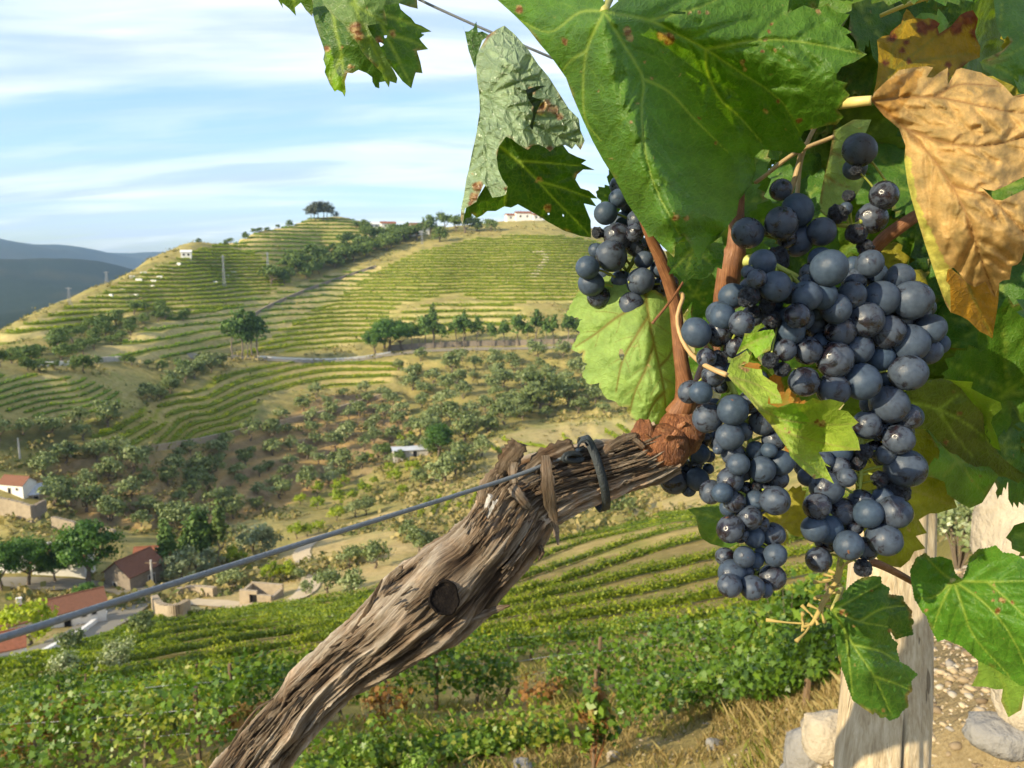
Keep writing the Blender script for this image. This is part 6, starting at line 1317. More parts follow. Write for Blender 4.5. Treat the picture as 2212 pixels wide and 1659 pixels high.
# the reddish head from which the canes rise
def cane_mat(name, cols, st=.5):
    m, nt = mat(name); g = NT(nt); uv = g.attr('buv', 'Vector'); mp = g.node('Mapping', {'Vector': uv, 'Scale': (1, .05, 1)}).outputs[0]
    n = g.noise(mp, 1500, 4, .6, .2); n2 = g.noise(uv, 140, 4); f = g.math('ADD', g.math('MULTIPLY', n, .55), g.math('MULTIPLY', n2, .45))
    c = g.ramp(f, (.25, cols[0]), (.5, cols[1]), (.75, cols[2])); g.bsdf(c, .5, .35, g.bump(n, st, .0008)); return m
M_CANE = cane_mat('reddish brown cane', [(.055, .022, .011), (.19, .078, .031), (.37, .19, .085)], .9)
def head_mat():
    m, nt = mat('rusty peeling head bark'); g = NT(nt); P = g.node('TexCoord').outputs['Object']; n = g.noise(g.node('Mapping', {'Vector': P, 'Rotation': (.4, .5, .3), 'Scale': (1, 1, .3)}).outputs[0], 420, 6, .65, 1.5); n2 = g.noise(P, 120, 4, .6, 1.0)
    c = g.ramp(g.math('ADD', g.math('MULTIPLY', n, .6), g.math('MULTIPLY', n2, .4)), (.30, (.045, .016, .009)), (.45, (.17, .062, .024)), (.56, (.29, .115, .042)), (.70, (.50, .31, .14)))
    g.bsdf(c, .5, .35, g.bump(g.math('ADD', n, n2), .9, .003)); return m
M_HEAD = head_mat()
lump_px('cane_head', 'I', 1945, 150, .448, 122, M_HEAD, 11, 'rusty swollen head of the vine arm', .12, (.95, .75, .85), 1.2)
lump_px('cane_head', 'I', 2030, 80, .455, 92, M_HEAD, 12, 'upper bulge of the rusty vine head', .25, (1.05, .8, 1.15), 1.8)
lump_px('cane_head', 'I', 1868, 110, .445, 66, M_HEAD, 14, 'flaky side bulge of the rusty vine head', .4, (.8, .7, 1.2), 2.4)
def cane(zo, pts, name='cane', m=None, label=None, seed=9, parent=vine, amp=.22, nu=40, nv=120):
    """pts: (x, y, width, depth) in frame zoom units"""
    s = ZOOM[zo][2]; path = [tuple(at(*Z(zo, [(x, y)])[0], d)) for x, y, w, d in pts]; rad = [w / 2 * s * d / FPX for x, y, w, d in pts]
    tq = np.linspace(0, 1, 60); rq = np.interp(tq, np.linspace(0, 1, len(rad)), rad); rad = list(rq * (1 + .28 * np.exp(-((tq - .48) / .03) ** 2) + .25 * np.exp(-((tq - .88) / .03) ** 2)))
    return bark_tube(name, path, rad, seed, nu, nv, amp, parent=parent, label=label, m=m or M_CANE, fib=.35 * max(rad) / .004, sm=.4)[0]
cane('D', [(700, 1330, 150, .455), (745, 1250, 120, .452), (745, 1150, 105, .45), (728, 1040, 66, .448), (712, 900, 62, .447), (695, 740, 66, .445), (672, 640, 62, .443), (640, 540, 70, .44), (600, 440, 62, .437), (560, 360, 52, .434), (520, 250, 48, .43)], label='orange-brown cane rising from the vine head', seed=31)
cane('D', [(780, 1330, 120, .47), (880, 1060, 110, .49), (950, 800, 118, .49), (975, 640, 128, .485), (1000, 500, 122, .48), (1025, 420, 118, .478), (1030, 370, 80, .478), (1034, 240, 70, .478), (1040, 60, 66, .475)], label='thick striated reddish cane behind the large cluster', seed=33)
cane('D', [(1060, 480, 60, .478), (1110, 470, 62, .475), (1150, 470, 70, .472), (1190, 490, 60, .47), (1215, 530, 34, .468)], 'cluster_stalk', simple('pale green stalk', (.44, .46, .13), .5, .25, 80, .3), 'pale green stalk where the large cluster leaves the cane', 35, amp=.08)
cane('D', [(565, 822, 16, .425), (640, 730, 15, .428), (700, 650, 14, .434), (738, 590, 13, .44)], 'dry_tendril', M_CANE, 'thin dry twig crossing the orange cane', 36, amp=.1, nu=12, nv=30)
M_TWIG = cane_mat('tan twig', [(.20, .13, .06), (.36, .25, .12), (.48, .36, .19)])
cane('L', [(330, 640, 50, .50), (400, 590, 48, .50), (780, 310, 48, .50), (1200, 130, 44, .50)], 'twig', M_TWIG, 'tan twig slanting up to the pale upright leaf', 37, amp=.1, nu=16, nv=40)
cane('L', [(690, 840, 52, .505), (770, 600, 54, .505), (835, 340, 58, .505), (860, 200, 50, .505)], 'twig', M_TWIG, 'pinkish upright twig behind the topmost grapes', 38, amp=.1, nu=16, nv=40)
cane('E', [(980, 500, 80, .52), (1070, 410, 92, .515), (1180, 330, 84, .51), (1330, 230, 70, .51)], 'cane', M_CANE, 'shaded brown cane behind the tan leaf edge', 39, amp=.15, nu=24, nv=60)
cane('G', [(540, 490, 46, .50), (600, 510, 44, .50), (690, 555, 42, .51), (780, 605, 34, .515), (840, 640, 26, .53)], 'cane', M_CANE, 'reddish cane end beside the wooden post', 40, amp=.15, nu=20, nv=50)
cane('C', [(380, 75, 16, .50), (500, 25, 24, .49), (600, -10, 24, .48), (700, -40, 24, .48)], 'twig', M_PETY, 'pale stalk at the top above the orange leaf', 42, amp=.05, nu=14, nv=30)
cane('P', [(1690, 560, 10, .56), (1720, 430, 10, .56), (1735, 330, 9, .56), (1800, 200, 9, .56)], 'twig', M_TWIG, None, 43, amp=.1, nu=12, nv=30)
cane('P', [(2010, 900, 16, .6), (2040, 700, 18, .6), (2075, 560, 16, .6), (2120, 300, 16, .6)], 'cane', M_CANE, None, 44, amp=.1, nu=14, nv=40)

# torn strips and shards of bark standing off the arm
def shard(pts, w0, w1, seed, curl=.3, label=None, zo='I', lift=.003, thick=.0009, m=None, depth=None):
    """pts: (x, y[, extra lift]) along the strip"""
    rs = np.random.RandomState(seed); Q = []
    for p in pts:
        d = depth - (p[2] if len(p) > 2 else 0) if depth else on_trunk(p[0], p[1], lift + (p[2] if len(p) > 2 else 0))[0]; Q.append(tuple(at(*Z(zo, [p[:2]])[0], d)))
    n = 22; P = catmull(Q, n); T = np.gradient(P, axis=0); T /= np.linalg.norm(T, axis=1)[:, None]; view = P / np.linalg.norm(P, axis=1)[:, None]
    S = np.cross(T, view); S /= np.linalg.norm(S, axis=1)[:, None]; m_ = 9; V = []; U = []
    W = np.interp(np.linspace(0, 1, n), np.linspace(0, 1, len(w0) if hasattr(w0, '__len__') else 2), w0 if hasattr(w0, '__len__') else [w0, w1]) * .51269 * .44 / FPX / 2
    for i in range(n):
        for j in range(m_):
            t = -1 + 2 * j / (m_ - 1); jag = 1 + .22 * math.sin(i * 1.7 + j + seed) * rs.uniform(.3, 1) if j in (0, m_ - 1) else 1; dd = curl * W[i] * (1 - t * t) + rs.normal() * .0002
            V.append(P[i] + S[i] * (t * W[i] * jag) - view[i] * dd); U.append((t * W[i], i / n * .05, seed))
    V = np.array(V); k = len(V); V2 = V + np.repeat(view, m_, 0) * thick; F = []
    for i in range(n - 1):
        for j in range(m_ - 1):
            a = i * m_ + j; F.append((a, a + 1, a + m_ + 1, a + m_)); F.append((k + a, k + a + m_, k + a + m_ + 1, k + a + 1))
    for i in range(n - 1):
        a = i * m_; F.append((a, a + m_, k + a + m_, k + a)); a += m_ - 1; F.append((a, k + a, k + a + m_, a + m_))
    for j in range(m_ - 1):
        F.append((j, k + j, k + j + 1, j + 1)); a = (n - 1) * m_ + j; F.append((a, a + 1, k + a + 1, k + a))
    V = np.vstack([V, V2]); c = V.mean(0); me = mesh_np('bark_strip', V - c, np.array(F), smooth=False)
    U = np.array(U); set_attr(me, 'buv', np.vstack([U, U])); rr = np.tile(np.repeat(rs.uniform(.42, .68, 1), m_) + rs.normal(size=m_) * .09, 2 * n); set_attr(me, 'bh', np.clip(rr, .2, .8)); set_attr(me, 'dark', np.zeros(len(V))); set_attr(me, 'warm', np.full(len(V), .5))
    o = link('bark_strip', me, m or M_BARKV, vine, label=label); o.location = Vector(c) - vine.location; return o
shard([(1262, 262, .002), (1290, 200, .008), (1320, 165, .012), (1345, 128, .014)], [50, 70, 84, 78], 0, 1, .18, 'flared bark shard standing up from the arm')
shard([(1325, 300, .001), (1318, 240, .006), (1335, 180, .010), (1350, 128, .012)], [34, 40, 50, 60], 0, 2, .18)
shard([(1455, 180, .014), (1462, 260, .012), (1470, 350, .008), (1485, 430, .006), (1500, 500, .008), (1510, 558, .010)], [34, 50, 58, 40, 26, 8], 0, 3, .15, 'long grey splinter hanging across the arm')
shard([(1380, 250, .0), (1440, 200, .006), (1510, 165, .010), (1570, 138, .012)], [34, 84, 86, 60], 0, 4, .25, 'pale peg of old wood on top of the arm')
shard([(1490, 185, .004), (1520, 160, .008), (1575, 140, .012)], [56, 60, 54], 0, 5, .25)
shard([(1690, 180, 0), (1740, 140, .004), (1790, 110, .006), (1840, 92, .008)], [30, 44, 40, 20], 0, 6, .5)
shard([(1780, 95, .004), (1830, 115, .005), (1870, 150, .003)], [22, 30, 20], 0, 7, .5)
shard([(1185, 385, .002), (1195, 325, .006), (1225, 270, .008), (1250, 235, .009)], [40, 56, 44, 16], 0, 8, .2)
shard([(1310, 310, .004), (1335, 340, .006), (1370, 385, .004), (1395, 410, .001)], [40, 50, 40, 20], 0, 9, .5, 'grey lichen bark flake below the flared shards')
shard([(760, 780, .002), (800, 700, .004), (840, 660, .006), (855, 642, .006)], [20, 30, 24, 8], 0, 10, .3)
shard([(640, 930, .002), (700, 840, .006), (740, 760, .008), (768, 702, .010)], [14, 22, 18, 6], 0, 11, .3, 'dark spiky sliver lifting off the upper edge')
shard([(1120, 880, 0), (1200, 850, .004), (1260, 825, .007), (1308, 812, .009)], [16, 34, 26, 6], 0, 12, .5, 'curled sliver at the lower edge of the arm')
shard([(120, 1420, .0), (170, 1340, .006), (240, 1250, .008), (310, 1205, .006)], [8, 14, 12, 6], 0, 13, .3)
shard([(1430, 560, .002), (1440, 590, .004), (1425, 625, .005)], [20, 24, 8], 0, 14, .4)
for i in range(230):                                 # many short flakes over the arm
    r = np.random.RandomState(900 + i); t = r.uniform(.06, .93); P, R = TRK[0], TRK[1]; k = int(t * (len(P) - 1))
    if .44 < t < .56: continue
    T = TRK[2][k]; side = np.cross(T, P[k] / np.linalg.norm(P[k])); side /= np.linalg.norm(side)
    o = r.uniform(-.92, .92); ln = r.uniform(.010, .045); Q = []
    for q in (-.5, 0, .5):
        p = P[k] + T * ln * q + side * (o * R[k] + r.normal() * .0006); px, py = project(p); x, y = (px - ZOOM['I'][0]) / ZOOM['I'][2], (py - ZOOM['I'][1]) / ZOOM['I'][2]; Q.append((float(x), float(y), max(0, q) * r.uniform(.001, .006)))
    shard(Q, [r.uniform(3, 9), r.uniform(7, 18), r.uniform(2, 6)], 0, 500 + i, .3, lift=r.uniform(.0022, .0050), thick=.0006)

M_HEADS = cane_mat('papery rust bark', [(.09, .032, .012), (.24, .095, .036), (.40, .22, .10)], .7)
for i in range(13):                                  # papery plates curling off the rusty head
    r = np.random.RandomState(1300 + i); a = r.uniform(0, 6.28); q = r.uniform(.15, 1.0); cx, cy = 1960 + math.cos(a) * 108 * q, 130 + math.sin(a) * 92 * q; ln = r.uniform(18, 52); t = r.uniform(-1.0, 1.3) + 1.2
    dz = .436 + .014 * q * q; Q = [(cx + math.cos(t) * ln * k, cy - math.sin(t) * ln * k, .002 * (k > 0) * r.uniform(0, 2)) for k in (-1, 0, 1)]
    shard(Q, [r.uniform(8, 22), r.uniform(18, 44), r.uniform(4, 16)], 0, 1300 + i, .25, m=M_HEADS, depth=dz, thick=.0005)

# ---- grapes
def grape_mat():
    m, nt = mat('dark grape skin with bloom'); g = NT(nt); P = g.node('TexCoord').outputs['Object']; oi = g.node('ObjectInfo').outputs['Random']
    off = g.node('CombineXYZ', {0: g.math('MULTIPLY', oi, 37.0), 1: g.math('MULTIPLY', oi, 91.0), 2: 0.0}).outputs[0]
    Q = g.node('VectorMath', {0: P, 1: off}, operation='ADD').outputs[0]
    worn = g.noise(Q, 1.15, 5, .62, .6); fine = g.noise(Q, 26, 5, .65); dots = g.noise(Q, 60, 2, .5); scr = g.noise(g.node('Mapping', {'Vector': Q, 'Scale': (2.0, 2.0, 13)}).outputs[0], 1.6, 4, .6, 1.0)
    lvl = g.rng(oi, 0, 1, .30, .56)
    b = g.math('MULTIPLY', g.math('SUBTRACT', worn, lvl), 7.0); b = g.math('ADD', b, .75, True)          # 1 = dusty bloom, 0 = rubbed
    b = g.math('MULTIPLY', b, g.rng(scr, .66, .74, 1, .45)); b = g.math('MULTIPLY', b, g.rng(fine, .25, .6, .72, 1.0))
    hue = g.mix(oi, (.032, .052, .084), (.052, .064, .088))
    bloom = g.mix(g.rng(g.noise(Q, 3, 4), .3, .7), hue, g.mix(1.0, hue, (1.6, 1.55, 1.45), 'MULTIPLY'))
    skin = g.mix(g.rng(g.noise(Q, 2, 3), .4, .7), (.008, .009, .013), (.018, .010, .014))
    c = g.mix(b, skin, bloom); c = g.mix(g.math('MULTIPLY', g.rng(dots, .69, .73), .5), c, (.20, .15, .10))
    scar = g.rng(g.noise(Q, .9, 4, .6, .3), .70, .735)
    c = g.mix(scar, c, (.16, .07, .035))
    r = g.rng(b, 0, 1, .18, .40)
    g.bsdf(c, r, g.rng(b, 0, 1, .55, .20), g.bump(g.math('ADD', fine, g.math('MULTIPLY', scar, 2.0)), .12, .02)); return m
M_GRAPE = grape_mat()
def raisin_mat():
    m, nt = mat('shrivelled grape skin'); g = NT(nt); P = g.node('TexCoord').outputs['Object']; n = g.noise(P, 2.2, 5, .6, .8)
    c = g.mix(g.rng(n, .35, .65), (.012, .011, .014), (.085, .105, .14)); c = g.mix(g.rng(g.noise(P, 1.3, 3), .58, .68), c, (.12, .05, .04))
    g.bsdf(c, g.rng(n, .3, .7, .25, .5), .5, g.bump(g.noise(P, 3.4, 6, .6, 1.2), .8, .22)); return m
M_RAISIN = raisin_mat()
def berry(seed, wr=0.0):
    nu, nv = (30, 20) if not wr else (44, 30); off = seed * 3.7; i, j = np.meshgrid(np.arange(nv + 1), np.arange(nu), indexing='ij'); th = math.pi * i / nv; a = 2 * math.pi * j / nu
    p = np.stack([np.sin(th) * np.cos(a), np.sin(th) * np.sin(a), np.cos(th)], -1)
    k = 1 + .035 * (fbm(p[..., 0] * 1.1 + off, p[..., 1] * 1.1 + p[..., 2], 2, seed) - .45) * 2
    if wr: k = k - wr * ridged(fbm(p[..., 0] * 2.6 + off, p[..., 1] * 2.6 + p[..., 2] * 2.1, 3, seed)) + wr * .45
    k = k - .05 * np.exp(-((th - math.pi) / .18) ** 2)
    V = (p * k[..., None] * np.array([1, 1, 1.07])).reshape(-1, 3); F = [(x * nu + y, x * nu + (y + 1) % nu, (x + 1) * nu + (y + 1) % nu, (x + 1) * nu + y) for x in range(nv) for y in range(nu)]
    me = mesh_np('grape', V, np.array(F)); me.materials.append(M_RAISIN if wr else M_GRAPE); return me
BERRY = [berry(i) for i in range(6)]; RAISIN = [berry(20 + i, w) for i, w in enumerate((.30, .42, .36))]
M_RACH = simple('green cluster stem', (.26, .30, .05), .55, .35, 90, .3)
M_RACHB = simple('brown dried stem', (.33, .25, .08), .7, .4, 90, .2)
CL = {
 'a': (.462, 'small grape cluster hanging in front of the sky beside the cane', [('D', [(380, 130, 52), (308, 212, 63), (375, 342, 76), (475, 390, 60), (340, 448, 86), (208, 512, 66), (255, 418, 42), (228, 602, 71), (270, 676, 63), (395, 585, 58), (500, 588, 76), (445, 722, 79), (610, 520, 52), (480, 250, 56), (610, 622, 56), (338, 690, 50), (556, 380, 46), (265, 320, 36, 1), (520, 470, 50), (660, 600, 48), (470, 320, 52), (330, 320, 40)])], [(470, 170), (480, 330), (470, 450), (420, 560), (430, 680)], 'D'),
 'b': (.455, 'loose uppermost group of grapes beside the tan leaf', [('E', [(150, 385, 99), (480, 235, 99), (375, 317, 102), (640, 375, 88), (480, 437, 96), (745, 258, 66, 1), (975, 287, 93), (1055, 135, 86), (345, 565, 90, 1), (870, 390, 66, 1), (800, 225, 40), (410, 420, 60), (930, 480, 55, 1), (820, 140, 40, 1)]), ('L', [(1490, 275, 162), (1450, 500, 60, 1)])], [(1080, 60), (1000, 200), (870, 330), (700, 330), (560, 380), (420, 520)], 'E'),
 'c': (.425, 'largest grape cluster, wide and tightly packed with bloom-covered berries', [('E', [(210, 690, 64), (335, 742, 101), (690, 620, 122), (150, 642, 42), (155, 810, 76, 1), (280, 862, 56, 1), (540, 802, 96), (645, 797, 91), (735, 888, 96), (480, 932, 82), (440, 1037, 86), (610, 982, 88), (765, 1037, 98), (930, 962, 113), (1060, 1042, 111), (1030, 822, 110), (1240, 832, 124), (1232, 925, 110), (1362, 1022, 90), (1222, 1117, 126), (1352, 1172, 76), (1420, 1122, 62), (880, 1152, 97), (1030, 1212, 82), (550, 1167, 89), (730, 1227, 113), (910, 1372, 121), (1215, 1312, 109), (525, 1372, 96), (720, 1422, 104), (1090, 1522, 126), (1232, 1602, 72), (960, 590, 82), (1135, 692, 62), (840, 800, 88), (780, 860, 70), (310, 962, 67, 1), (300, 1232, 56, 1), (380, 1290, 55, 1), (1330, 880, 60), (1150, 960, 80), (640, 1120, 70), (400, 1160, 70), (1080, 1330, 80), (820, 1290, 70), (990, 900, 80), (620, 900, 60), (860, 700, 70), (560, 700, 60)])], [(250, 560), (480, 680), (640, 760), (820, 900), (900, 1150), (960, 1400)], 'E'),
 'd': (.412, 'long narrow cluster hanging lowest, pale dusty berries down to its tip', [('F', [(265, 112, 76), (337, 117, 76), (385, 282, 99), (550, 232, 103), (662, 180, 76), (752, 307, 89), (530, 407, 91), (618, 377, 62), (822, 432, 76), (550, 522, 76), (587, 592, 73), (745, 627, 86), (867, 582, 81), (535, 697, 86), (480, 782, 66), (560, 842, 69), (700, 832, 66), (830, 832, 93), (850, 692, 66), (665, 947, 79), (535, 1022, 89), (690, 1077, 68), (815, 1057, 76), (500, 1207, 61), (625, 1207, 69), (830, 1197, 73), (545, 1312, 86), (530, 1397, 76), (680, 1412, 79), (810, 1342, 81), (520, 882, 56), (640, 762, 52), (760, 1422, 52), (600, 1062, 52), (700, 1232, 50), (455, 492, 36), (702, 742, 38, 1), (740, 1170, 46), (620, 940, 50), (700, 500, 60), (790, 500, 50), (760, 760, 50), (740, 990, 50), (640, 1300, 50), (720, 1330, 46)]), ('D', [(955, 787, 73), (810, 872, 80), (945, 867, 64), (1060, 822, 69), (865, 1012, 56), (925, 1022, 60, 1), (1030, 952, 60), (905, 1107, 66), (1120, 760, 40, 1), (985, 1090, 50)])], [(480, -60), (560, 120), (640, 320), (668, 480), (672, 640), (690, 780), (690, 930), (700, 1080), (690, 1250), (680, 1380)], 'F'),
 'e': (.435, 'lower right cluster with oval dusty berries beside the yellow-olive leaf', [('H', [(510, 1077, 106), (385, 1007, 61), (445, 1202, 86), (600, 1237, 89), (735, 1167, 73), (785, 1252, 89), (960, 1242, 99), (430, 1352, 83), (520, 1357, 91), (655, 1462, 91), (895, 1422, 99), (455, 1557, 79), (505, 1432, 71), (770, 1482, 71), (640, 1012, 61), (1030, 947, 116), (975, 1102, 81, 1), (862, 1022, 52, 1), (970, 707, 97), (985, 760, 90), (1050, 612, 73), (775, 662, 89), (850, 697, 71), (760, 842, 56, 1), (710, 907, 61, 1), (820, 822, 61), (580, 832, 90), (750, 1612, 56, 1), (690, 1330, 60), (880, 1150, 66), (600, 940, 60), (480, 900, 70), (830, 1400, 60), (900, 860, 60)])], [(760, 620), (740, 800), (735, 950), (720, 1120), (700, 1300), (640, 1420), (600, 1600)], 'H'),
 'f': (.478, 'small shaded cluster behind the vine head', [('F', [(160, 702, 91), (315, 692, 76), (240, 622, 63), (332, 522, 66), (257, 762, 46), (387, 622, 36), (252, 452, 56), (192, 562, 52), (352, 422, 60), (300, 590, 50), (390, 540, 40)])], [(330, 380), (300, 520), (250, 680)], 'F'),
}
def settle(G, seed, base, tilt=0.0):
    """G: rows (px, py, r_px); find depths at which neighbouring berries only touch"""
    rs = np.random.RandomState(seed); G = np.array(G, float); n = len(G); c = np.average(G[:, :2], axis=0, weights=G[:, 2])
    base = base + (G[:, 0] - c[0]) * tilt
    D = base - (G[:, 2] - 27) * .00022 + rs.normal(size=n) * .0015
    R = G[:, 2] * base / FPX
    for it in range(140):
        P = rays(G[:, :2]) * D[:, None]; d = P[:, None] - P[None]; dist = np.linalg.norm(d, axis=2) + np.eye(n) * 9; over = (R[:, None] + R[None]) * .93 - dist
        push = np.where(over > 0, over, 0); sg = np.sign(D[:, None] - D[None]); sg[sg == 0] = 1
        D += (push * sg).sum(1) * .22
        D += (base + .004 - D) * .01
    return D
def cluster(key, idx):
    base, lab, lists, rach, zr = CL[key]; G = []; W = []
    for zo, l in lists:
        s = ZOOM[zo][2]
        for q in l: x, y = Z(zo, [q[:2]])[0]; G.append((x, y, min(q[2] * s, 37.5))); W.append(len(q) > 3)
    D = settle(G, idx, base, 9e-5 if key == 'c' else 4e-5); rs = np.random.RandomState(idx + 60)
    px = Z(zr, rach); back = float(np.percentile(D, 75)) + .002; RP = np.array([tuple(at(x, y, back)) for x, y in px]); o0 = RP[0]
    mb = MB(); RC = catmull(RP, 40); mb.tube(RC - o0, np.linspace(.0019, .0009, 40), 8)
    pos = [rays([g[:2]])[0] * d for g, d in zip(G, D)]
    for p, g in zip(pos, G):                          # short stalks from the stem to each berry
        i = int(np.argmin(np.linalg.norm(RC - p, axis=1) + .4 * np.maximum(0, p[2] - RC[:, 2]) * -1)); a = RC[max(0, i - 2)]; q = a * .5 + p * .5 + np.array([0, .001, .002])
        mb.tube(catmull([a - o0, q - o0, p - o0], 6), np.linspace(.0008, .0006, 6), 5)
    for k in range(7):                                # bare stalk ends that lost their berry
        i = rs.randint(2, 38); a = RC[i]; e = a + rs.normal(size=3) * .005; mb.tube([a - o0, (a + e) / 2 - o0 + .0006, e - o0], [.0006, .0005, .0009], 5)
    st = mb.build('grape_cluster', M_RACH, vine, smooth=True, label=lab); st.location = Vector(o0) - vine.location
    for k, (p, g, w) in enumerate(zip(pos, G, W)):
        r = g[2] * np.linalg.norm(p) / FPX * .985
        o = link('grape', rnd.choice(RAISIN) if w else BERRY[(k * 5 + idx) % 6], None, st); o.location = Vector(p - o0); o.scale = (r, r, r * rs.uniform(.96, 1.04))
        ax = Vector(p - RC[int(np.argmin(np.linalg.norm(RC - p, axis=1)))] + rs.normal(size=3) * .003); o.rotation_euler = ax.to_track_quat('Z', 'Y').to_euler(); o.rotation_euler.rotate_axis('Z', rs.uniform(0, 6.28))
        if w: o['label'] = 'shrivelled wrinkled grape'
    for k in range(int(len(G) * .8) if key == 'c' else len(G) // 4):   # berries at the back of the bunch
        b = rs.choice(np.argsort([-q[2] for q in pos])[:int(len(G) * .7)]); p = pos[b] + np.array([rs.normal() * .006, rs.uniform(.010, .024), rs.normal() * .008]); r = rs.uniform(.0055, .0078)
        o = link('grape', BERRY[k % 6], None, st); o.location = Vector(p - o0); o.scale = (r, r, r); o.rotation_euler = (rs.uniform(0, 6), rs.uniform(0, 6), 0)
    return st
for i, key in enumerate('abcdef'): cluster(key, i)
# bare stem left below the lower right cluster
mb = MB(); s_ = [at(*Z('G', [p[:2]])[0], .475) for p in [(372, 490), (352, 590), (292, 690), (245, 780), (205, 845), (150, 860)]]
o0 = s_[0]; C_ = catmull([tuple(p - o0) for p in s_], 40); mb.tube(C_, np.linspace(.0040, .0016, 40) * .55, 10)
for i in range(26):
    r = np.random.RandomState(i); k = r.randint(3, 40); a = C_[k]; e = a + r.normal(size=3) * .006; mb.tube(catmull([a, (a + e) / 2 + r.normal(size=3) * .001, e], 5), [.0008, .0007, .0006, .0009, .0014], 6)
st = mb.build('bare_stem', M_RACHB, vine, smooth=True, label='stripped grape stem with dry stalk ends under the lower right cluster'); st.location = o0 - vine.location

# ---- wire, tie band, upper wire
M_WIRE = simple('grey plastic-coated wire', (.14, .155, .165), .5, .3, 400, .45, .25, 900)
def wire(pts, r, label, name='trellis_wire', n=60):
    P = catmull([tuple(at(*p)) for p in pts], n); o0 = P[len(P) // 2]; mb = MB(); mb.tube(P - o0, r, 14); return mb.build(name, M_WIRE, smooth=True, loc=o0, label=label, cat='wire')
wire([(-260, 1452, .185), (0, 1379, .215), (300, 1284, .258), (600, 1190, .31), (850, 1112, .358), (1070, 1043, .405), (1180, 1003, .424), (1240, 977, .428), (1262, 968, .440), (1330, 960, .475), (1500, 940, .50)], .00112, 'grey wire running from the lower left to the vine arm')
wire([(860, -28, .50), (908, 0, .50), (985, 36, .50), (1062, 70, .50), (1200, 128, .50), (1600, 300, .55)], .00085, 'thin dark wire at the top behind the leaves')
def band():
    P, R, T, N, B, a0 = TRK; u, v = project(P); tx, ty = Z('I', [(1655, 250)])[0]; i = int(np.argmin((u - tx) ** 2 + (v - ty) ** 2)); c = P[i]; rr = R[i] * 1.0 + .0052
    e = empty('tie_band', Vector(c), 'black rubber band tying the arm to the wire', 'band'); ax = T[i]; n1, b1 = N[i], B[i]; V = []; nu = 64; prof = [(-.0022, 0), (.0022, 0), (.0025, .0011), (-.0025, .0011)]
    ax = ax * .92 + np.array([.25, 0, .1]); ax /= np.linalg.norm(ax); b1 = np.cross(ax, n1); b1 /= np.linalg.norm(b1); n1 = np.cross(b1, ax)
    for j in range(nu):
        a = j * 2 * math.pi / nu; rad = rr * (1.0 + .06 * math.sin(2 * a + .6))
        for w, h in prof: V.append(tuple((math.cos(a) * n1 + math.sin(a) * b1) * (rad + h) + ax * w))
    F = [(j * 4 + k, ((j + 1) % nu) * 4 + k, ((j + 1) % nu) * 4 + (k + 1) % 4, j * 4 + (k + 1) % 4) for j in range(nu) for k in range(4)]
    m = simple('black rubber', (.028, .034, .036), .6, .3, 200, .35, .3, 700); me = bpy.data.meshes.new('loop'); me.from_pydata(V, [], F); me.polygons.foreach_set('use_smooth', np.ones(len(F), bool)); link('loop', me, m, e)
    # folded tab standing above the arm, and the knot
    q = [at(*Z('I', [p])[0], .432) - Vector(c) for p in [(1590, 175), (1592, 140), (1606, 115), (1626, 112), (1642, 135), (1650, 170)]]
    P2 = catmull([tuple(p) for p in q], 26); V = []; vw = np.array([0, 1, 0]); 
    for p in P2:
        for dx in (-.0028, .0028):
            for t in (0, .0012): V.append(tuple(p + vw * dx + (np.array([0, 0, -1]) * t)))
    F = []
    for k in range(25):
        a = k * 4; b = a + 4; F += [(a, a + 1, b + 1, b), (a + 2, b + 2, b + 3, a + 3), (a, b, b + 2, a + 2), (a + 1, a + 3, b + 3, b + 1)]
    F += [(0, 2, 3, 1), (100, 101, 103, 102)]
    me = bpy.data.meshes.new('tab'); me.from_pydata(V, [], F); link('tab', me, m, e)
    mb = MB()
    for k, off in enumerate(((0, 0), (8, 6), (-6, 8))):
        pts = [at(*Z('I', [(1570 + 40 * math.cos(t) * .9 + off[0], 185 + 16 * math.sin(t) + off[1])])[0], .425 + .004 * math.cos(t * 1.0)) - Vector(c) for t in np.linspace(0, 5.6, 18)]
        mb.tube([tuple(p) for p in pts], .0011, 8)
    mb.build('knot', m, e, smooth=True)
band()

# ---- wooden post
def post_mat():
    m, nt = mat('weathered pale post wood'); g = NT(nt); P = g.node('TexCoord').outputs['Object']; mp = g.node('Mapping', {'Vector': P, 'Scale': (1, 1, .045)}).outputs[0]
    n = g.noise(mp, 420, 6, .65, .5); n2 = g.noise(mp, 90, 4, .55, 1.0); n3 = g.noise(P, 14, 4)
    c = g.ramp(g.math('ADD', g.math('MULTIPLY', n, .5), g.math('MULTIPLY', n2, .5)), (.28, (.22, .155, .085)), (.45, (.42, .325, .20)), (.62, (.58, .48, .33)))
    c = g.mix(g.math('MULTIPLY', g.rng(n3, .45, .75), .45), c, (.36, .30, .22)); crk = g.rng(g.noise(mp, 150, 3, .5, .3), .66, .70); c = g.mix(g.math('MULTIPLY', crk, .75), c, (.10, .07, .04)); c = g.mix(g.attr('dark'), c, (.02, .014, .01)); g.bsdf(c, .75, .2, g.bump(g.math('SUBTRACT', n, crk), .6, .002)); return m
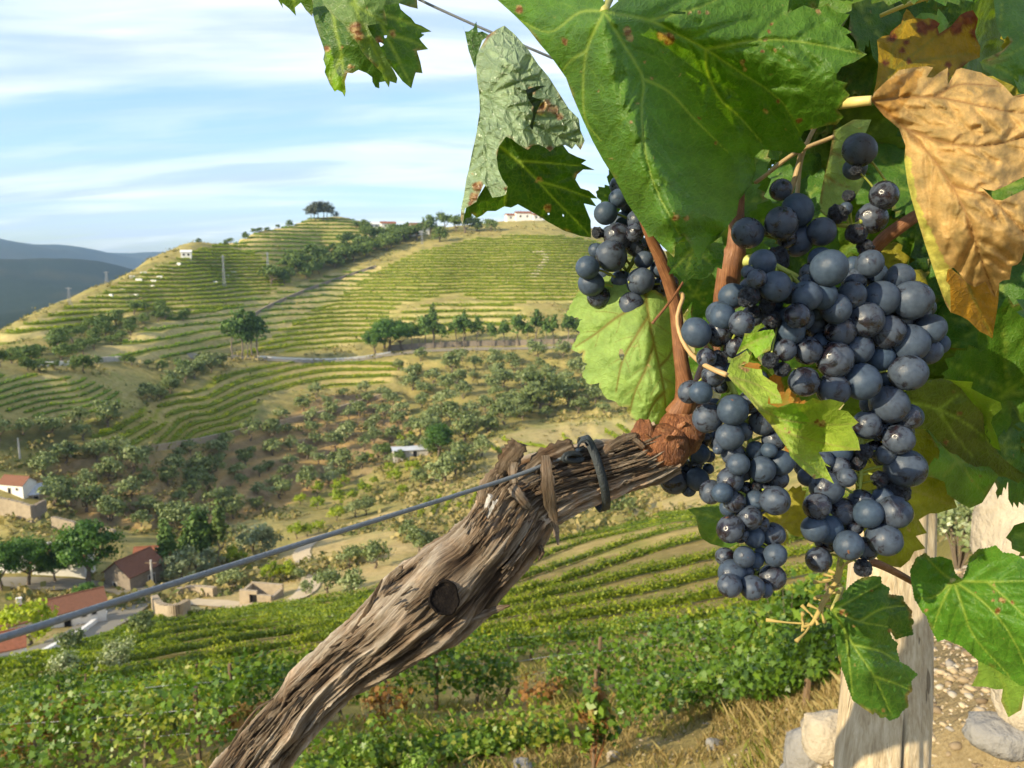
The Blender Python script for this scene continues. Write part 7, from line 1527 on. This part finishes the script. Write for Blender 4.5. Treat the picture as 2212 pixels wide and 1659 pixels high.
def post():
    b = at(*Z('G', [(598, 1760)])[0], .78); t = at(*Z('G', [(672, 160)])[0], .79); b = b + (b - t) * 1.6
    d = .78; e = empty('wooden_post', b, 'split pale wooden post standing behind the toothed leaf', 'post'); nu, nv = 90, 240; ax = (t - b); Lh = ax.length; V = []; DK = []
    x = Vector((1, 0, 0)); x = (x - ax.normalized() * x.dot(ax.normalized())).normalized(); y = ax.normalized().cross(x)
    W = 455 * .38146 * d / FPX / 2
    for i in range(nv + 1):
        f = i / nv; c = ax * f; w = W * (1.02 - .10 * max(0, (f - .6) / .4))
        for j in range(nu):
            a = j * 2 * math.pi / nu; ca, sa = math.cos(a), math.sin(a); r = 1 / (abs(ca) ** 3.2 + abs(sa * 1.15) ** 3.2) ** (1 / 3.2)      # squarish split section
            am = (a + math.pi) % (2 * math.pi) - math.pi; cr = math.exp(-((am + 1.48 + .05 * math.sin(f * 9)) / .022) ** 2) * (1 if f < .72 else max(0, 1 - (f - .72) * 14))
            r *= 1 + .02 * math.sin(f * 6 + a * 2) + .012 * math.sin(f * 31 + a * 5) + .008 * math.sin(a * 23 + f * 3)
            if .55 < am + 1.57 < .75: r *= 1 - .05
            V.append(tuple(c + (x * ca + y * sa) * (w * r - cr * .012))); DK.append(min(1, cr * 1.2))
    F = [(i * nu + j, i * nu + (j + 1) % nu, (i + 1) * nu + (j + 1) % nu, (i + 1) * nu + j) for i in range(nv) for j in range(nu)] + [tuple(nv * nu + j for j in range(nu)), tuple(range(nu - 1, -1, -1))]
    me = bpy.data.meshes.new('shaft'); me.from_pydata(V, [], F); me.polygons.foreach_set('use_smooth', np.ones(len(F), bool)); set_attr(me, 'dark', np.array(DK)); link('shaft', me, post_mat(), e)
post()

# ------------------------------------------------------------------ haze
hz = MB(); hz.box((0, 0, 150), (11800, 11800, 1300))
hm, hnt = mat('pale valley haze'); hg = NT(hnt)
hv = hg.node('VolumePrincipled', {'Color': (.44, .68, 1.0, 1), 'Density': 0.00011, 'Anisotropy': 0.0})
hnt.links.new(hv.outputs[0], hg.node('OutputMaterial').inputs['Volume'])
hz.build('haze', hm, kind='stuff', label='thin pale blue haze filling the valley air', cat='haze')

# ------------------------------------------------------------------ labels that single out each of many alike
_ORD = lambda n: '%d%s' % (n, 'th' if 10 < n % 100 < 20 else {1: 'st', 2: 'nd', 3: 'rd'}.get(n % 10, 'th'))
SHORT = {
    'olive trees of the terraced grove': 'olive tree in the terraced grove', 'olive trees below the road': 'olive tree below the road',
    'evergreens in the scrub gully': 'dark evergreen in the scrub gully', 'evergreens in the hill belt': 'dark evergreen in the hill belt',
    'olive trees in the gully': 'olive tree in the gully', 'trees along the skyline': 'small dark tree on the ridge skyline', 'trees of the summit clump': 'grey tree of the summit clump',
    'trees by the hilltop houses': 'dark tree beside the hilltop houses', 'pines along the road': 'bare-trunked pine above the road wall', 'cypresses along the road': 'narrow cypress among the roadside pines',
    'round trees at the road bend': 'dense round tree at the road bend', 'pines at the parapet end': 'dark pine where the white parapet begins', 'trees by the broken road wall': 'bushy tree by the broken road wall',
    'olive trees around the ravine': 'rounded olive tree around the ravine', 'citrus trees in the ravine': 'yellow-green citrus tree in the ravine', 'big trees at the farm': 'large tree before the red-roofed farm',
    'conifers behind the barn': 'dark conifer behind the stone barn', 'silvery bushes by the yard': 'pale silvery bush by the dirt yard', 'trees round the shed': 'dark tree round the sheet-metal shed', 'white wall ends on the ridge': 'small ridge wall end whitened as sunlit'}
ROWS = {'vine rows on the ridge': 'vine row on the terraced ridge', 'vine rows on the broad banks': 'vine row on the broad pale banks', 'vine rows on the main hill face': 'vine row on the main hill face', 'vine rows above the pines': 'vine row above the roadside pines',
        'vine rows on the low mound': 'vine row on the low mound', 'vine rows on the rounded spur': 'vine row on the rounded spur', 'vine rows on the summit': 'vine row on the smooth summit', 'vine rows on the shoulder': 'vine row on the shaded shoulder',
        'vine rows in the small plot': 'vine row in the small steep plot', 'vine rows in the young plot': 'young vine row behind the shaggy arm', 'vine rows low on the near slope': 'vine row low on the near slope', 'vine rows midway down the near slope': 'vine row midway down the near slope'}
_bg = {}
for o in list(bpy.data.objects):
    if o.parent is None and o.get('group'): _bg.setdefault(o['group'], []).append(o)
for gname, obs in _bg.items():
    pts = [tuple(float(v) for v in project(np.array(o.location))) for o in obs]
    if gname in ROWS:
        for n, (p, o) in enumerate(sorted(zip(pts, obs), key=lambda t: -t[0][1]), 1): o['label'] = '%s, %s counting up from its foot' % (ROWS[gname], _ORD(n))
    elif gname in SHORT:
        ys = sorted(p[1] for p in pts); k = 1 if len(obs) < 9 else 2 if len(obs) < 25 else 3
        cuts = [ys[int(len(ys) * i / k)] for i in range(1, k)]; bands = {1: [''], 2: [' in the upper half', ' in the lower half'], 3: [' in the upper third', ' in the middle third', ' in the lower third']}[k]
        by = {}
        for p, o in zip(pts, obs): by.setdefault(sum(p[1] >= c for c in cuts), []).append((p[0], o.name, o))
        for b, l in by.items():
            for n, (_, _, o) in enumerate(sorted(l, key=lambda t: t[:2]), 1): o['label'] = '%s%s, %s from the left' % (SHORT[gname], bands[b], _ORD(n))
